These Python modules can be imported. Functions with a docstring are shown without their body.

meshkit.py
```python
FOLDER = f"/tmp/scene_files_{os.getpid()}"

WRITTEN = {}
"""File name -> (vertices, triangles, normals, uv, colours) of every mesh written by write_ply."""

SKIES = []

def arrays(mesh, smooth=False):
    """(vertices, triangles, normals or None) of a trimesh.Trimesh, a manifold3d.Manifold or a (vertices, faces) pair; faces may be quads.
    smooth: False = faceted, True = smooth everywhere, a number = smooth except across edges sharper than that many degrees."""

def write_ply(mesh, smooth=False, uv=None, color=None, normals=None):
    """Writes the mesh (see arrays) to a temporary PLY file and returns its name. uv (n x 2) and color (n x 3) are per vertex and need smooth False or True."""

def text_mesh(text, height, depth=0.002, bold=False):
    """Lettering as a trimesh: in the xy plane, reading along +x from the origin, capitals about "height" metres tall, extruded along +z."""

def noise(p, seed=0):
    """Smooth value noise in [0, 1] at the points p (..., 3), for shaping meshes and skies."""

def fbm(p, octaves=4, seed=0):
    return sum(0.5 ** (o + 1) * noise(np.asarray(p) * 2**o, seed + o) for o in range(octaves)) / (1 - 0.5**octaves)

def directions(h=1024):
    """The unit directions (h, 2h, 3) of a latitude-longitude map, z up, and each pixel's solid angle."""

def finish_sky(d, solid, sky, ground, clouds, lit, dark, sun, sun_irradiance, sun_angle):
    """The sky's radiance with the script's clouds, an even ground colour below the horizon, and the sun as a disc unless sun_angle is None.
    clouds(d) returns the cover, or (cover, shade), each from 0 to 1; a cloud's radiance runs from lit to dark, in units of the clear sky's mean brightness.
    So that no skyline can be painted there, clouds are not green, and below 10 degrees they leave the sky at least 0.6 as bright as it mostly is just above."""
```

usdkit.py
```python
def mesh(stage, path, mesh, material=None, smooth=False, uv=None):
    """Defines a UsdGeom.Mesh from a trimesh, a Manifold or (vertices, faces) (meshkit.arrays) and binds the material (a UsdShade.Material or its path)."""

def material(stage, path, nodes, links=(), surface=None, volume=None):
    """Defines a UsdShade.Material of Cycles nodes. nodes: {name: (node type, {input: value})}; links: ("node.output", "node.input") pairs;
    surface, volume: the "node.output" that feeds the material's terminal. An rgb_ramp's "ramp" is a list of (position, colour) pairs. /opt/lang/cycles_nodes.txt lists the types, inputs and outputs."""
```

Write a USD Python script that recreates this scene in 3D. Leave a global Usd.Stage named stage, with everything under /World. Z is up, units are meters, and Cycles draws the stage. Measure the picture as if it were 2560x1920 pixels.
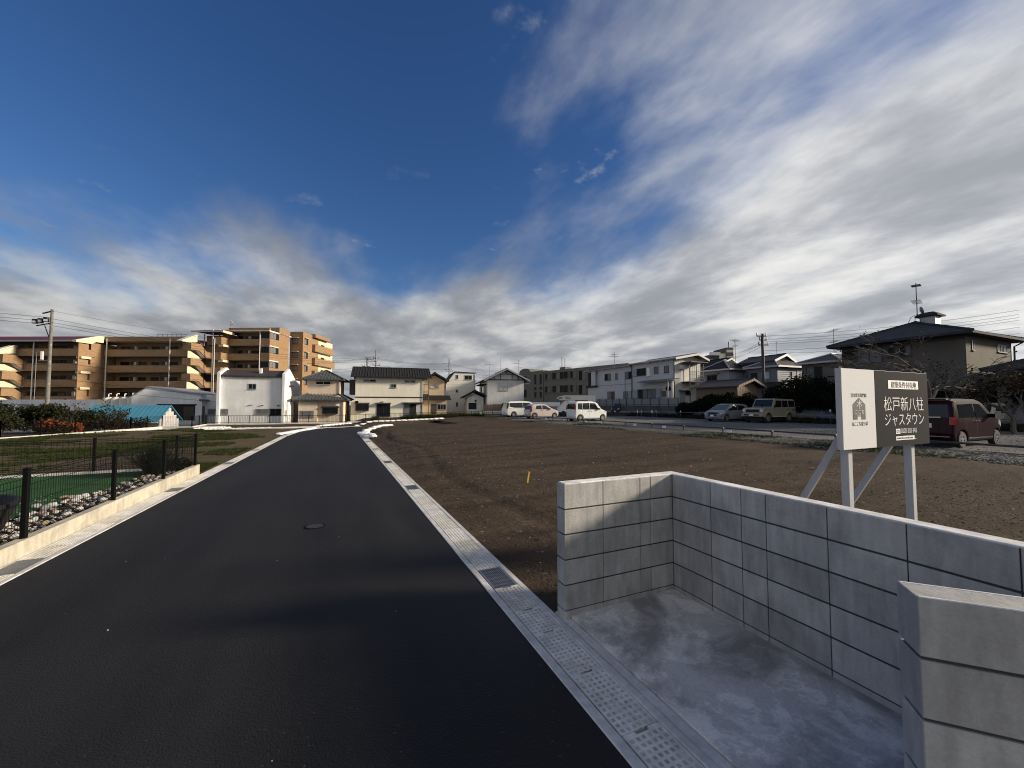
import math, random, glob
import numpy as np
import trimesh, manifold3d, usdkit, meshkit
from manifold3d import Manifold, CrossSection
from pxr import Usd, UsdGeom, UsdLux, UsdShade, Gf, Sdf, Vt

stage = Usd.Stage.CreateInMemory()
UsdGeom.SetStageUpAxis(stage, UsdGeom.Tokens.z)
UsdGeom.SetStageMetersPerUnit(stage, 1.0)
UsdGeom.Xform.Define(stage, '/World')
UsdGeom.Scope.Define(stage, '/World/Looks')

# ------------------------------------------------------------------ camera
YAW, PITCH, EYE = math.radians(23.886), math.radians(2.512), 1.70
_r = np.array([math.cos(YAW), -math.sin(YAW), 0.0])
_h = np.array([math.sin(YAW), math.cos(YAW), 0.0])
_f = _h * math.cos(PITCH) + np.array([0, 0, math.sin(PITCH)])
_u = np.array([0, 0, math.cos(PITCH)]) - _h * math.sin(PITCH)
cam = UsdGeom.Camera.Define(stage, '/World/camera')
cam.AddTransformOp().Set(Gf.Matrix4d(*_r, 0, *_u, 0, *(-_f), 0, 0, 0, EYE, 1))
cam.CreateHorizontalApertureAttr(36.0)
cam.CreateVerticalApertureAttr(27.0)
cam.CreateFocalLengthAttr(36.0 * 980 / 2560)
cam.CreateVerticalApertureOffsetAttr(0.1125)
cam.CreateClippingRangeAttr(Gf.Vec2f(0.05, 3000))
cam.CreateExposureAttr(0.48)

# ------------------------------------------------------------------ sun and sky
SUN_AZ, SUN_EL = math.radians(112), math.radians(19)
SUN = np.array([math.sin(SUN_AZ) * math.cos(SUN_EL), math.cos(SUN_AZ) * math.cos(SUN_EL), math.sin(SUN_EL)])
sun = UsdLux.DistantLight.Define(stage, '/World/sun')
sun.CreateNormalizeAttr(True)
sun.CreateIntensityAttr(1.15)
sun.CreateAngleAttr(7.0)
sun.CreateColorAttr(Gf.Vec3f(1.0, 0.86, 0.68))
sun.AddTransformOp().Set(Gf.Matrix4d().SetRotate(Gf.Rotation(Gf.Vec3d(0, 0, 1), Gf.Vec3d(*map(float, SUN)))))

CLOUD_A, CLOUD_B, SKY_STRENGTH = 5.3, 7.6, 0.080
sky_nodes = {
    "tc": ("texture_coordinate", {}),
    "sky": ("sky_texture", {"sky_type": "single_scattering", "sun_disc": False, "sun_elevation": SUN_EL, "sun_rotation": SUN_AZ, "air_density": 1.0, "aerosol_density": 0.35, "ozone_density": 3.0}),
    "blue": ("hsv", {"hue": 0.512, "saturation": 1.22, "value": 0.92, "fac": 1.0}),
    "s": ("separate_xyz", {}),
    "zp": ("math", {"math_type": "maximum", "value2": 0.0}),
    "zc": ("math", {"math_type": "add", "value2": 0.135}),
    "u": ("math", {"math_type": "divide"}), "v": ("math", {"math_type": "divide"}),
    "p": ("combine_xyz", {"z": 0.0}),
    # the sheet of cloud ends along x = 0.8 overhead; low down all round the horizon lies a closed deck, and overcast added behind the camera lightens the shade
    "a": ("math", {"math_type": "multiply_add", "value2": 1.25, "value3": -0.74}),
    "b": ("math", {"math_type": "multiply_add", "value2": 0.84, "value3": -1.66}),
    "ax": ("vector_math", {"math_type": "dot_product", "vector2": (1.0, -0.15, 0.0)}),
    "rad": ("vector_math", {"math_type": "length"}),
    "c3": ("math", {"math_type": "multiply_add", "value2": -1.1, "value3": -0.25}),
    "m0": ("math", {"math_type": "smoothmax", "value3": 0.4}),
    "m": ("math", {"math_type": "smoothmax", "value3": 0.4}),
    "mp": ("mapping", {"scale": (1.0, 0.55, 1.0), "rotation": (0, 0, 0.30), "location": (3.7, 1.9, 0.0)}),
    "n1": ("noise_texture", {"scale": 1.15, "detail": 10.0, "roughness": 0.55, "distortion": 0.12}),
    "n1b": ("math", {"math_type": "multiply_add", "value2": 2.7, "value3": -1.36}),
    "c": ("math", {"math_type": "add"}),
    "cov": ("map_range", {"range_type": "smoothstep", "from_min": -0.15, "from_max": 0.72}),
    # small loose puffs near the edge of the sheet
    "pn": ("noise_texture", {"scale": 4.2, "detail": 8.0, "roughness": 0.58}),
    "pf": ("map_range", {"range_type": "smoothstep", "from_min": 0.60, "from_max": 0.80, "to_max": 0.6}),
    "pm": ("map_range", {"range_type": "smoothstep", "from_min": -0.7, "from_max": -0.2}),
    "pc": ("math", {"math_type": "multiply"}),
    "cv": ("math", {"math_type": "maximum"}),
    "n2": ("noise_texture", {"scale": 1.7, "detail": 9.0, "roughness": 0.57, "distortion": 0.1}),
    "mp2": ("mapping", {"scale": (0.9, 0.6, 1.0), "location": (9.6, 3.1, 0), "rotation": (0, 0, 0.30)}),
    "sh": ("map_range", {"range_type": "smoothstep", "from_min": 0.34, "from_max": 0.68}),
    "cr": ("rgb_ramp", {"ramp": [(0.0, (0.44, 0.465, 0.51)), (0.35, (0.60, 0.62, 0.66)), (0.7, (0.84, 0.85, 0.86)), (1.0, (1.08, 1.07, 1.04))]}),
    "dot": ("vector_math", {"math_type": "dot_product", "vector2": tuple(SUN)}),
    "glow": ("map_range", {"range_type": "smoothstep", "from_min": -0.3, "from_max": 0.95, "to_min": CLOUD_A, "to_max": CLOUD_B}),
    "cc": ("vector_math", {"math_type": "scale"}),
    "mix": ("mix", {"mix_type": "mix"}),
    "bg": ("background_shader", {"strength": SKY_STRENGTH}),
}
sky_links = [("tc.generated", "s.vector"), ("s.z", "zp.value1"), ("zp.value", "zc.value1"), ("s.x", "u.value1"), ("zc.value", "u.value2"), ("s.y", "v.value1"), ("zc.value", "v.value2"),
    ("u.value", "p.x"), ("v.value", "p.y"), ("p.vector", "ax.vector1"), ("ax.value", "a.value1"), ("p.vector", "rad.vector1"), ("rad.value", "b.value1"), ("v.value", "c3.value1"), ("a.value", "m0.value1"), ("c3.value", "m0.value2"), ("m0.value", "m.value1"), ("b.value", "m.value2"),
    ("p.vector", "mp.vector"), ("mp.vector", "n1.vector"), ("n1.fac", "n1b.value1"), ("m.value", "c.value1"), ("n1b.value", "c.value2"), ("c.value", "cov.value"),
    ("p.vector", "pn.vector"), ("pn.fac", "pf.value"), ("m.value", "pm.value"), ("pf.result", "pc.value1"), ("pm.result", "pc.value2"), ("cov.result", "cv.value1"), ("pc.value", "cv.value2"),
    ("p.vector", "mp2.vector"), ("mp2.vector", "n2.vector"), ("n2.fac", "sh.value"), ("sh.result", "cr.fac"),
    ("tc.generated", "dot.vector1"), ("dot.value", "glow.value"), ("cr.color", "cc.vector1"), ("glow.result", "cc.scale"),
    ("cv.value", "mix.fac"), ("sky.color", "blue.color"), ("blue.color", "mix.color1"), ("cc.vector", "mix.color2"), ("mix.color", "bg.color")]
SKY = usdkit.material(stage, '/World/Looks/sky_look', sky_nodes, sky_links, surface="bg.background")
dome = UsdLux.DomeLight.Define(stage, '/World/sky')
UsdShade.MaterialBindingAPI.Apply(dome.GetPrim()).Bind(SKY)
dome.GetPrim().SetCustomDataByKey('kind', 'structure')

# ------------------------------------------------------------------ materials
def mat(name, color, rough=0.8, var=0.12, scale=6.0, bump=0.0, bscale=40.0, color2=None, metallic=0.0, spec=0.5, coat=0.0, detail=5.0, bdist=0.01, obj=False, stretch=None, per=0.0):
    """Principled material whose colour drifts with noise and whose relief is noise."""
    c = np.array(color, float)
    a = np.array(color2, float) if color2 is not None else np.clip(c * (1 - var), 0, 1)
    b = c if color2 is not None else np.clip(c * (1 + var), 0, 1)
    nodes = {"p": ("principled_bsdf", {"roughness": rough, "metallic": metallic, "specular_ior_level": spec, "coat_weight": coat})}
    links = []
    src = ("texture_coordinate", {}) if obj else ("geometry", {})
    nodes["g"] = src
    vec = "g.object" if obj else "g.position"
    if stretch:
        nodes["mp"] = ("mapping", {"scale": stretch}); links.append((vec, "mp.vector")); vec = "mp.vector"
    nodes["n"] = ("noise_texture", {"scale": scale, "detail": detail, "roughness": 0.6})
    nodes["k"] = ("map_range", {"from_min": 0.3, "from_max": 0.7, "clamp": True})
    nodes["m"] = ("mix", {"color1": tuple(a), "color2": tuple(b)})
    links += [(vec, "n.vector"), ("n.fac", "k.value"), ("k.result", "m.fac")]
    out = "m.color"
    if per:
        nodes["oi"] = ("object_info", {}); nodes["pr"] = ("map_range", {"to_min": 1 - per, "to_max": 1 + per})
        nodes["pm"] = ("vector_math", {"math_type": "scale"})
        links += [("oi.random", "pr.value"), (out, "pm.vector1"), ("pr.result", "pm.scale")]
        out = "pm.vector"
    links.append((out, "p.base_color"))
    if bump:
        nodes["bn"] = ("noise_texture", {"scale": bscale, "detail": 6.0, "roughness": 0.65})
        nodes["bu"] = ("bump", {"strength": bump, "distance": bdist})
        links += [("g.object" if obj else "g.position", "bn.vector"), ("bn.fac", "bu.height"), ("bu.normal", "p.normal")]
    return usdkit.material(stage, '/World/Looks/' + name, nodes, links, surface="p.BSDF")

def paint(name, color, flake=0.03, coat=0.22):
    return usdkit.material(stage, '/World/Looks/' + name, {"g": ("geometry", {}), "n": ("noise_texture", {"scale": 3.0, "detail": 4.0}),
        "m": ("mix", {"color1": tuple(np.array(color) * (1 - flake)), "color2": tuple(np.minimum(np.array(color) * (1 + flake), 1))}),
        "p": ("principled_bsdf", {"roughness": 0.3, "coat_weight": coat, "coat_roughness": 0.05, "specular_ior_level": 0.2})},
        [("g.position", "n.vector"), ("n.fac", "m.fac"), ("m.color", "p.base_color")], surface="p.BSDF")

def leaf_mat(name, dark, light, trans=0.12):
    return usdkit.material(stage, '/World/Looks/' + name, {"g": ("geometry", {}), "r": ("rgb_ramp", {"ramp": [(0, dark), (0.6, tuple((np.array(dark) + np.array(light)) / 2)), (1, light)]}),
        "p": ("principled_bsdf", {"roughness": 0.85, "specular_ior_level": 0.12}), "t": ("translucent_bsdf", {}), "x": ("mix_closure", {"fac": trans})},
        [("g.random_per_island", "r.fac"), ("r.color", "p.base_color"), ("r.color", "t.color"), ("p.BSDF", "x.closure1"), ("t.BSDF", "x.closure2")], surface="x.closure")

def stucco(name, color, streak=0.10, bump=0.5):
    """Rendered house wall: blotches, faint rain streaks down the face and a grainy relief."""
    c = np.array(color)
    return usdkit.material(stage, '/World/Looks/' + name, {"g": ("geometry", {}), "mp": ("mapping", {"scale": (1.6, 1.6, 0.22)}),
        "n": ("noise_texture", {"scale": 1.6, "detail": 6.0, "roughness": 0.65}), "n2": ("noise_texture", {"scale": 0.9, "detail": 5.0}),
        "a": ("math", {"math_type": "multiply"}), "k": ("map_range", {"from_min": 0.12, "from_max": 0.4, "clamp": True}),
        "m": ("mix", {"color1": tuple(c * (1 - 2 * streak) * np.array([0.98, 0.97, 0.94])), "color2": tuple(c)}),
        "bn": ("noise_texture", {"scale": 9.0, "detail": 6.0, "roughness": 0.7}), "bu": ("bump", {"strength": bump, "distance": 0.03}),
        "p": ("principled_bsdf", {"roughness": 0.9, "specular_ior_level": 0.25})},
        [("g.position", "mp.vector"), ("mp.vector", "n.vector"), ("g.position", "n2.vector"), ("n.fac", "a.value1"), ("n2.fac", "a.value2"), ("a.value", "k.value"), ("k.result", "m.fac"), ("m.color", "p.base_color"),
         ("g.position", "bn.vector"), ("bn.fac", "bu.height"), ("bu.normal", "p.normal")], surface="p.BSDF")

def siding(name, color, period=0.18, axis='y'):
    """Corrugated or boarded sheet wall: narrow vertical ribs."""
    c = np.array(color)
    return usdkit.material(stage, '/World/Looks/' + name, {"g": ("geometry", {}), "w": ("wave_texture", {"bands_direction": axis, "scale": 0.314 / period, "detail": 0.0}),
        "n": ("noise_texture", {"scale": 0.8, "detail": 5.0}), "m": ("mix", {"color1": tuple(c * 0.86), "color2": tuple(c)}), "bu": ("bump", {"strength": 0.6, "distance": 0.02}),
        "p": ("principled_bsdf", {"roughness": 0.65})},
        [("g.position", "w.vector"), ("g.position", "n.vector"), ("n.fac", "m.fac"), ("m.color", "p.base_color"), ("w.fac", "bu.height"), ("bu.normal", "p.normal")], surface="p.BSDF")

def brickwork(name, c1, c2, mortar):
    return usdkit.material(stage, '/World/Looks/' + name, {"tc": ("texture_coordinate", {}), "s": ("separate_xyz", {}), "add": ("math", {"math_type": "add"}), "cb": ("combine_xyz", {}),
        "b": ("brick_texture", {"scale": 1.0, "color1": c1, "color2": c2, "mortar": mortar, "mortar_size": 0.012, "brick_width": 0.46, "row_height": 0.12, "bias": 0.0}),
        "n": ("noise_texture", {"scale": 5.0, "detail": 6.0}), "k": ("map_range", {"to_min": 0.65, "to_max": 1.3}), "x": ("vector_math", {"math_type": "scale"}),
        "p": ("principled_bsdf", {"roughness": 0.85, "specular_ior_level": 0.3})},
        [("tc.object", "s.vector"), ("s.x", "add.value1"), ("s.y", "add.value2"), ("add.value", "cb.x"), ("s.z", "cb.y"), ("cb.vector", "b.vector"),
         ("tc.object", "n.vector"), ("n.fac", "k.value"), ("b.color", "x.vector1"), ("k.result", "x.scale"), ("x.vector", "p.base_color")], surface="p.BSDF")

M = {}
M['asphalt'] = usdkit.material(stage, '/World/Looks/asphalt', {"g": ("geometry", {}), "v": ("voronoi_texture", {"scale": 90.0}), "n": ("noise_texture", {"scale": 0.7, "detail": 7.0, "roughness": 0.7}),
    "f": ("noise_texture", {"scale": 45.0, "detail": 4.0, "roughness": 0.8}), "mp": ("mapping", {"scale": (1.3, 0.12, 1.0)}), "st": ("noise_texture", {"scale": 1.0, "detail": 5.0, "roughness": 0.6}),
    "mm": ("math", {"math_type": "multiply_add", "value2": 0.5}), "h": ("math", {"math_type": "multiply"}), "k": ("map_range", {"from_min": 0.55, "from_max": 0.95, "clamp": True}),
    "c": ("mix", {"color1": (0.0048, 0.0046, 0.0044), "color2": (0.0155, 0.0147, 0.0138)}), "sp": ("map_range", {"from_min": 0.68, "from_max": 0.8, "clamp": True}),
    "wn": ("voronoi_texture", {"scale": 130.0}), "wc": ("separate_color", {}), "ws": ("math", {"math_type": "greater_than", "value2": 0.997}), "c2": ("mix", {"color2": (0.06, 0.057, 0.05)}),
    "ha": ("math", {"math_type": "multiply_add", "value2": -0.7}), "bu": ("bump", {"strength": 0.8, "distance": 0.006}), "p": ("principled_bsdf", {"roughness": 0.70, "specular_ior_level": 0.32})},
    [("g.position", "v.vector"), ("g.position", "n.vector"), ("g.position", "f.vector"), ("g.position", "mp.vector"), ("mp.vector", "st.vector"), ("n.fac", "mm.value1"), ("st.fac", "mm.value3"),
     ("mm.value", "k.value"), ("k.result", "c.fac"), ("g.position", "wn.vector"), ("wn.color", "wc.color"), ("wc.r", "ws.value1"), ("c.color", "c2.color1"), ("ws.value", "c2.fac"), ("c2.color", "p.base_color"),
     ("v.distance", "ha.value1"), ("f.fac", "ha.value3"), ("ha.value", "bu.height"), ("bu.normal", "p.normal")], surface="p.BSDF")

def earth(name, lo, hi, dry=None, gravel=0.0, green=None, bump=0.9, fscale=14.0):
    """Loose ground: broad damp and dry patches, clods, fine grain and pale crumbs of stone."""
    nodes = {"g": ("geometry", {}), "n": ("noise_texture", {"scale": 0.35, "detail": 8.0, "roughness": 0.68, "distortion": 0.4}), "f": ("noise_texture", {"scale": fscale, "detail": 8.0, "roughness": 0.75}),
        "mp": ("mapping", {"rotation": (0, 0, 0.35), "scale": (0.25, 1.6, 1)}), "r": ("noise_texture", {"scale": 0.8, "detail": 6.0, "roughness": 0.7}),
        "a": ("math", {"math_type": "multiply_add", "value2": 0.5}), "a2": ("math", {"math_type": "multiply_add", "value2": 0.55}),
        "k": ("map_range", {"from_min": 0.70, "from_max": 1.18, "clamp": True}), "c": ("mix", {"color1": lo, "color2": hi}),
        "v": ("voronoi_texture", {"scale": 26.0}), "vc": ("separate_color", {}), "ws": ("math", {"math_type": "greater_than", "value2": 1.0 - gravel}), "c2": ("mix", {"color2": (0.17, 0.16, 0.145)}),
        "hh": ("math", {"math_type": "multiply_add", "value2": -0.35}), "bu": ("bump", {"strength": bump, "distance": 0.03}), "p": ("principled_bsdf", {"roughness": 0.95, "specular_ior_level": 0.15})}
    links = [("g.position", "n.vector"), ("g.position", "f.vector"), ("g.position", "mp.vector"), ("mp.vector", "r.vector"), ("n.fac", "a.value1"), ("r.fac", "a.value3"), ("f.fac", "a2.value1"), ("a.value", "a2.value3"),
        ("a2.value", "k.value"), ("k.result", "c.fac"), ("g.position", "v.vector"), ("v.color", "vc.color"), ("vc.r", "ws.value1"), ("c.color", "c2.color1"), ("ws.value", "c2.fac"),
        ("v.distance", "hh.value1"), ("f.fac", "hh.value3"), ("hh.value", "bu.height"), ("bu.normal", "p.normal")]
    out = "c2.color"
    if green:
        nodes.update({"gn": ("noise_texture", {"scale": 0.55, "detail": 7.0, "roughness": 0.65}), "gk": ("map_range", {"range_type": "smoothstep", "from_min": 0.50, "from_max": 0.62}), "c3": ("mix", {"color2": green})})
        links += [("g.position", "gn.vector"), ("gn.fac", "gk.value"), ("gk.result", "c3.fac"), ("c2.color", "c3.color1")]
        out = "c3.color"
    links.append((out, "p.base_color"))
    return usdkit.material(stage, '/World/Looks/' + name, nodes, links, surface="p.BSDF")

M['soil'] = earth('soil', (0.016, 0.0112, 0.0075), (0.082, 0.058, 0.037), gravel=0.006)
M['field'] = earth('field', (0.042, 0.031, 0.018), (0.110, 0.082, 0.048), gravel=0.006, green=(0.062, 0.060, 0.022))
M['gravel'] = earth('gravel', (0.10, 0.097, 0.091), (0.20, 0.193, 0.182), gravel=0.14, fscale=9.0)
M['verge'] = earth('verge', (0.065, 0.060, 0.052), (0.175, 0.166, 0.150), gravel=0.22, green=(0.055, 0.060, 0.022))
M['terrain'] = earth('terrain', (0.030, 0.026, 0.018), (0.070, 0.060, 0.042))
M['turf'] = mat('turf', (0.036, 0.105, 0.030), 0.9, 0.25, 3.0, 0.9, 120.0, bdist=0.02, spec=0.2)

def concrete(name, color, stain=0.25, scale=1.4, damp=None, bump=0.35, speck=0.19):
    c = np.array(color)
    nodes = {"g": ("geometry", {}), "n": ("noise_texture", {"scale": scale, "detail": 9.0, "roughness": 0.66, "distortion": 0.5}), "f": ("noise_texture", {"scale": 55.0, "detail": 5.0, "roughness": 0.7}),
        "mp": ("mapping", {"scale": (1.0, 1.0, 0.16)}), "st": ("noise_texture", {"scale": 18.0, "detail": 4.0}),
        "k": ("map_range", {"range_type": "smoothstep", "from_min": 0.38, "from_max": 0.60}), "m": ("mix", {"color1": tuple(c * (1 - stain)), "color2": tuple(c * (1 + 0.25 * stain))}),
        "fm": ("math", {"math_type": "multiply_add", "value2": 0.5}), "k2": ("map_range", {"from_min": 0.45, "from_max": 1.05, "to_min": 1 - speck, "to_max": 1 + speck}), "x": ("vector_math", {"math_type": "scale"}),
        "bu": ("bump", {"strength": bump, "distance": 0.004}), "p": ("principled_bsdf", {"roughness": 0.88, "specular_ior_level": 0.3})}
    links = [("g.position", "n.vector"), ("g.position", "f.vector"), ("g.position", "mp.vector"), ("mp.vector", "st.vector"), ("n.fac", "k.value"), ("k.result", "m.fac"),
        ("f.fac", "fm.value1"), ("st.fac", "fm.value3"), ("fm.value", "k2.value"), ("m.color", "x.vector1"), ("k2.result", "x.scale"), ("x.vector", "p.base_color"), ("f.fac", "bu.height"), ("bu.normal", "p.normal")]
    return usdkit.material(stage, '/World/Looks/' + name, nodes, links, surface="p.BSDF")

for i, t in enumerate((0.90, 1.0, 1.10)):
    M['block%d' % i] = concrete('concrete_block_%d' % i, np.array((0.40, 0.39, 0.375)) * t, 0.16, 2.2, bump=0.7, speck=0.24)
M['slab'] = usdkit.material(stage, '/World/Looks/floor_slab', {"g": ("geometry", {}), "n": ("noise_texture", {"scale": 1.0, "detail": 12.0, "roughness": 0.62, "distortion": 0.7}), "k": ("map_range", {"range_type": "smoothstep", "from_min": 0.40, "from_max": 0.58}),
    "n2": ("noise_texture", {"scale": 3.2, "detail": 12.0, "roughness": 0.72, "distortion": 0.4}), "k2": ("map_range", {"range_type": "smoothstep", "from_min": 0.47, "from_max": 0.56, "to_min": 0.74, "to_max": 1.0}), "f": ("noise_texture", {"scale": 70.0, "detail": 5.0, "roughness": 0.75}), "k3": ("map_range", {"from_min": 0.3, "from_max": 0.7, "to_min": 0.82, "to_max": 1.16}),
    "m": ("mix", {"color1": (0.40, 0.375, 0.345), "color2": (0.80, 0.765, 0.71)}), "x": ("vector_math", {"math_type": "scale"}), "x2": ("vector_math", {"math_type": "scale"}), "bu": ("bump", {"strength": 0.5, "distance": 0.003}), "p": ("principled_bsdf", {"roughness": 0.8, "specular_ior_level": 0.3})},
    [("g.position", "n.vector"), ("g.position", "n2.vector"), ("g.position", "f.vector"), ("n.fac", "k.value"), ("n2.fac", "k2.value"), ("f.fac", "k3.value"), ("k.result", "m.fac"), ("m.color", "x.vector1"), ("k2.result", "x.scale"), ("x.vector", "x2.vector1"), ("k3.result", "x2.scale"), ("x2.vector", "p.base_color"), ("f.fac", "bu.height"), ("bu.normal", "p.normal")], surface="p.BSDF")
M['precast'] = concrete('precast', (0.56, 0.545, 0.52), 0.15, 3.0)
M['lid0'] = concrete('lid_pale', (0.68, 0.665, 0.63), 0.18, 4.0)
M['lid1'] = concrete('lid_warm', (0.62, 0.59, 0.52), 0.22, 4.0)
M['lid2'] = concrete('lid_sunk', (0.50, 0.475, 0.42), 0.25, 9.0)
M['grit'] = mat('grit_stone', (0.095, 0.09, 0.082), 0.9, 0.3, 9.0)
M['grit_pale'] = mat('grit_pale', (0.155, 0.15, 0.138), 0.9, 0.3, 9.0)
M['coping'] = concrete('coping', (0.76, 0.745, 0.72), 0.25, 5.0)
M['kerb'] = concrete('kerb_concrete', (0.46, 0.425, 0.34), 0.22, 2.5)
M['mortar'] = mat('mortar', (0.055, 0.055, 0.055), 0.95)
M['galv'] = mat('galvanised', (0.30, 0.31, 0.33), 0.45, 0.15, 20.0, metallic=0.7)
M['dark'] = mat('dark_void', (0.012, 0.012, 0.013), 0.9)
M['black'] = mat('black_coating', (0.004, 0.0045, 0.005), 0.7, 0.1, spec=0.08)
M['black_plastic'] = mat('black_plastic', (0.006, 0.006, 0.007), 0.7, 0.1)
M['rust'] = mat('dull_pipe', (0.05, 0.047, 0.045), 0.6, 0.3, 8.0, metallic=0.3)
M['steel'] = mat('grey_steel', (0.20, 0.20, 0.21), 0.5, 0.2, 5.0, metallic=0.4)
M['white'] = mat('white_paint', (0.78, 0.78, 0.77), 0.6, 0.04)
M['offwhite'] = mat('off_white', (0.62, 0.60, 0.54), 0.7, 0.08)
M['cream'] = mat('cream_render', (0.66, 0.58, 0.40), 0.85, 0.08, 2.0)
M['glass'] = mat('window_glass', (0.012, 0.014, 0.018), 0.15, 0.3, 0.5, spec=0.1)
M['glass_pale'] = mat('curtained_glass', (0.16, 0.165, 0.17), 0.3, 0.15, 2.0, spec=0.08, stretch=(6, 6, 0.3))
M['glass_white'] = mat('net_curtain', (0.50, 0.50, 0.50), 0.15, 0.1, 2.0, spec=0.6)
M['frame_dark'] = mat('bronze_frame', (0.025, 0.023, 0.022), 0.45)
M['frame_grey'] = mat('aluminium_frame', (0.36, 0.36, 0.37), 0.4, 0.1, metallic=0.5)
M['brown'] = mat('brown_trim', (0.045, 0.030, 0.025), 0.6)
M['shutter'] = mat('shutter_metal', (0.26, 0.28, 0.32), 0.5, 0.08)
M['rubber'] = mat('tyre_rubber', (0.012, 0.012, 0.012), 0.8)
M['alloy'] = mat('alloy_rim', (0.55, 0.55, 0.56), 0.3, 0.05, metallic=0.8)
M['chrome'] = mat('chrome', (0.65, 0.65, 0.66), 0.15, 0.02, metallic=1.0)
M['car_glass'] = mat('car_glass', (0.012, 0.014, 0.016), 0.03, 0.1, spec=0.5)
M['red_lamp'] = mat('tail_lamp', (0.22, 0.008, 0.012), 0.15, 0.1, spec=0.7)
M['head_lamp'] = mat('head_lamp', (0.50, 0.52, 0.54), 0.12, 0.1, spec=0.9)
M['plate'] = mat('number_plate', (0.70, 0.70, 0.68), 0.5, 0.05)
M['timber'] = mat('bark', (0.085, 0.070, 0.058), 0.9, 0.35, 12.0)
M['leaf_hedge'] = leaf_mat('leaf_hedge', (0.012, 0.017, 0.008), (0.034, 0.046, 0.018))
M['leaf_dark'] = leaf_mat('leaf_dark', (0.008, 0.016, 0.007), (0.040, 0.062, 0.020))
M['leaf_brown'] = leaf_mat('leaf_brown', (0.022, 0.024, 0.010), (0.095, 0.070, 0.030))
M['leaf_autumn'] = leaf_mat('leaf_autumn', (0.030, 0.020, 0.010), (0.16, 0.075, 0.025))
M['flower'] = leaf_mat('orange_flower', (0.40, 0.10, 0.04), (0.70, 0.30, 0.16), 0.3)
M['grass'] = leaf_mat('grass_blade', (0.030, 0.042, 0.010), (0.11, 0.10, 0.035), 0.3)
M['bag'] = mat('white_sandbag', (0.80, 0.80, 0.80), 0.75, 0.06, 8.0, 0.9, 30.0, bdist=0.03)
M['vinyl'] = mat('sign_white', (0.66, 0.67, 0.68), 0.8, 0.05, 60.0, spec=0.15)
M['vinyl_dark'] = mat('sign_charcoal', (0.011, 0.012, 0.015), 0.85, 0.05, 60.0, spec=0.1)
M['ink'] = mat('sign_ink', (0.012, 0.012, 0.014), 0.6)
M['ink_white'] = mat('sign_white_print', (0.78, 0.78, 0.78), 0.6, 0.01)
M['post_grey'] = mat('grey_timber', (0.40, 0.41, 0.43), 0.7, 0.10, 6.0, 0.3, 60.0, stretch=(20, 20, 1))
M['yellow'] = mat('yellow_stake', (0.55, 0.28, 0.02), 0.6, 0.2, 20.0)

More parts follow.
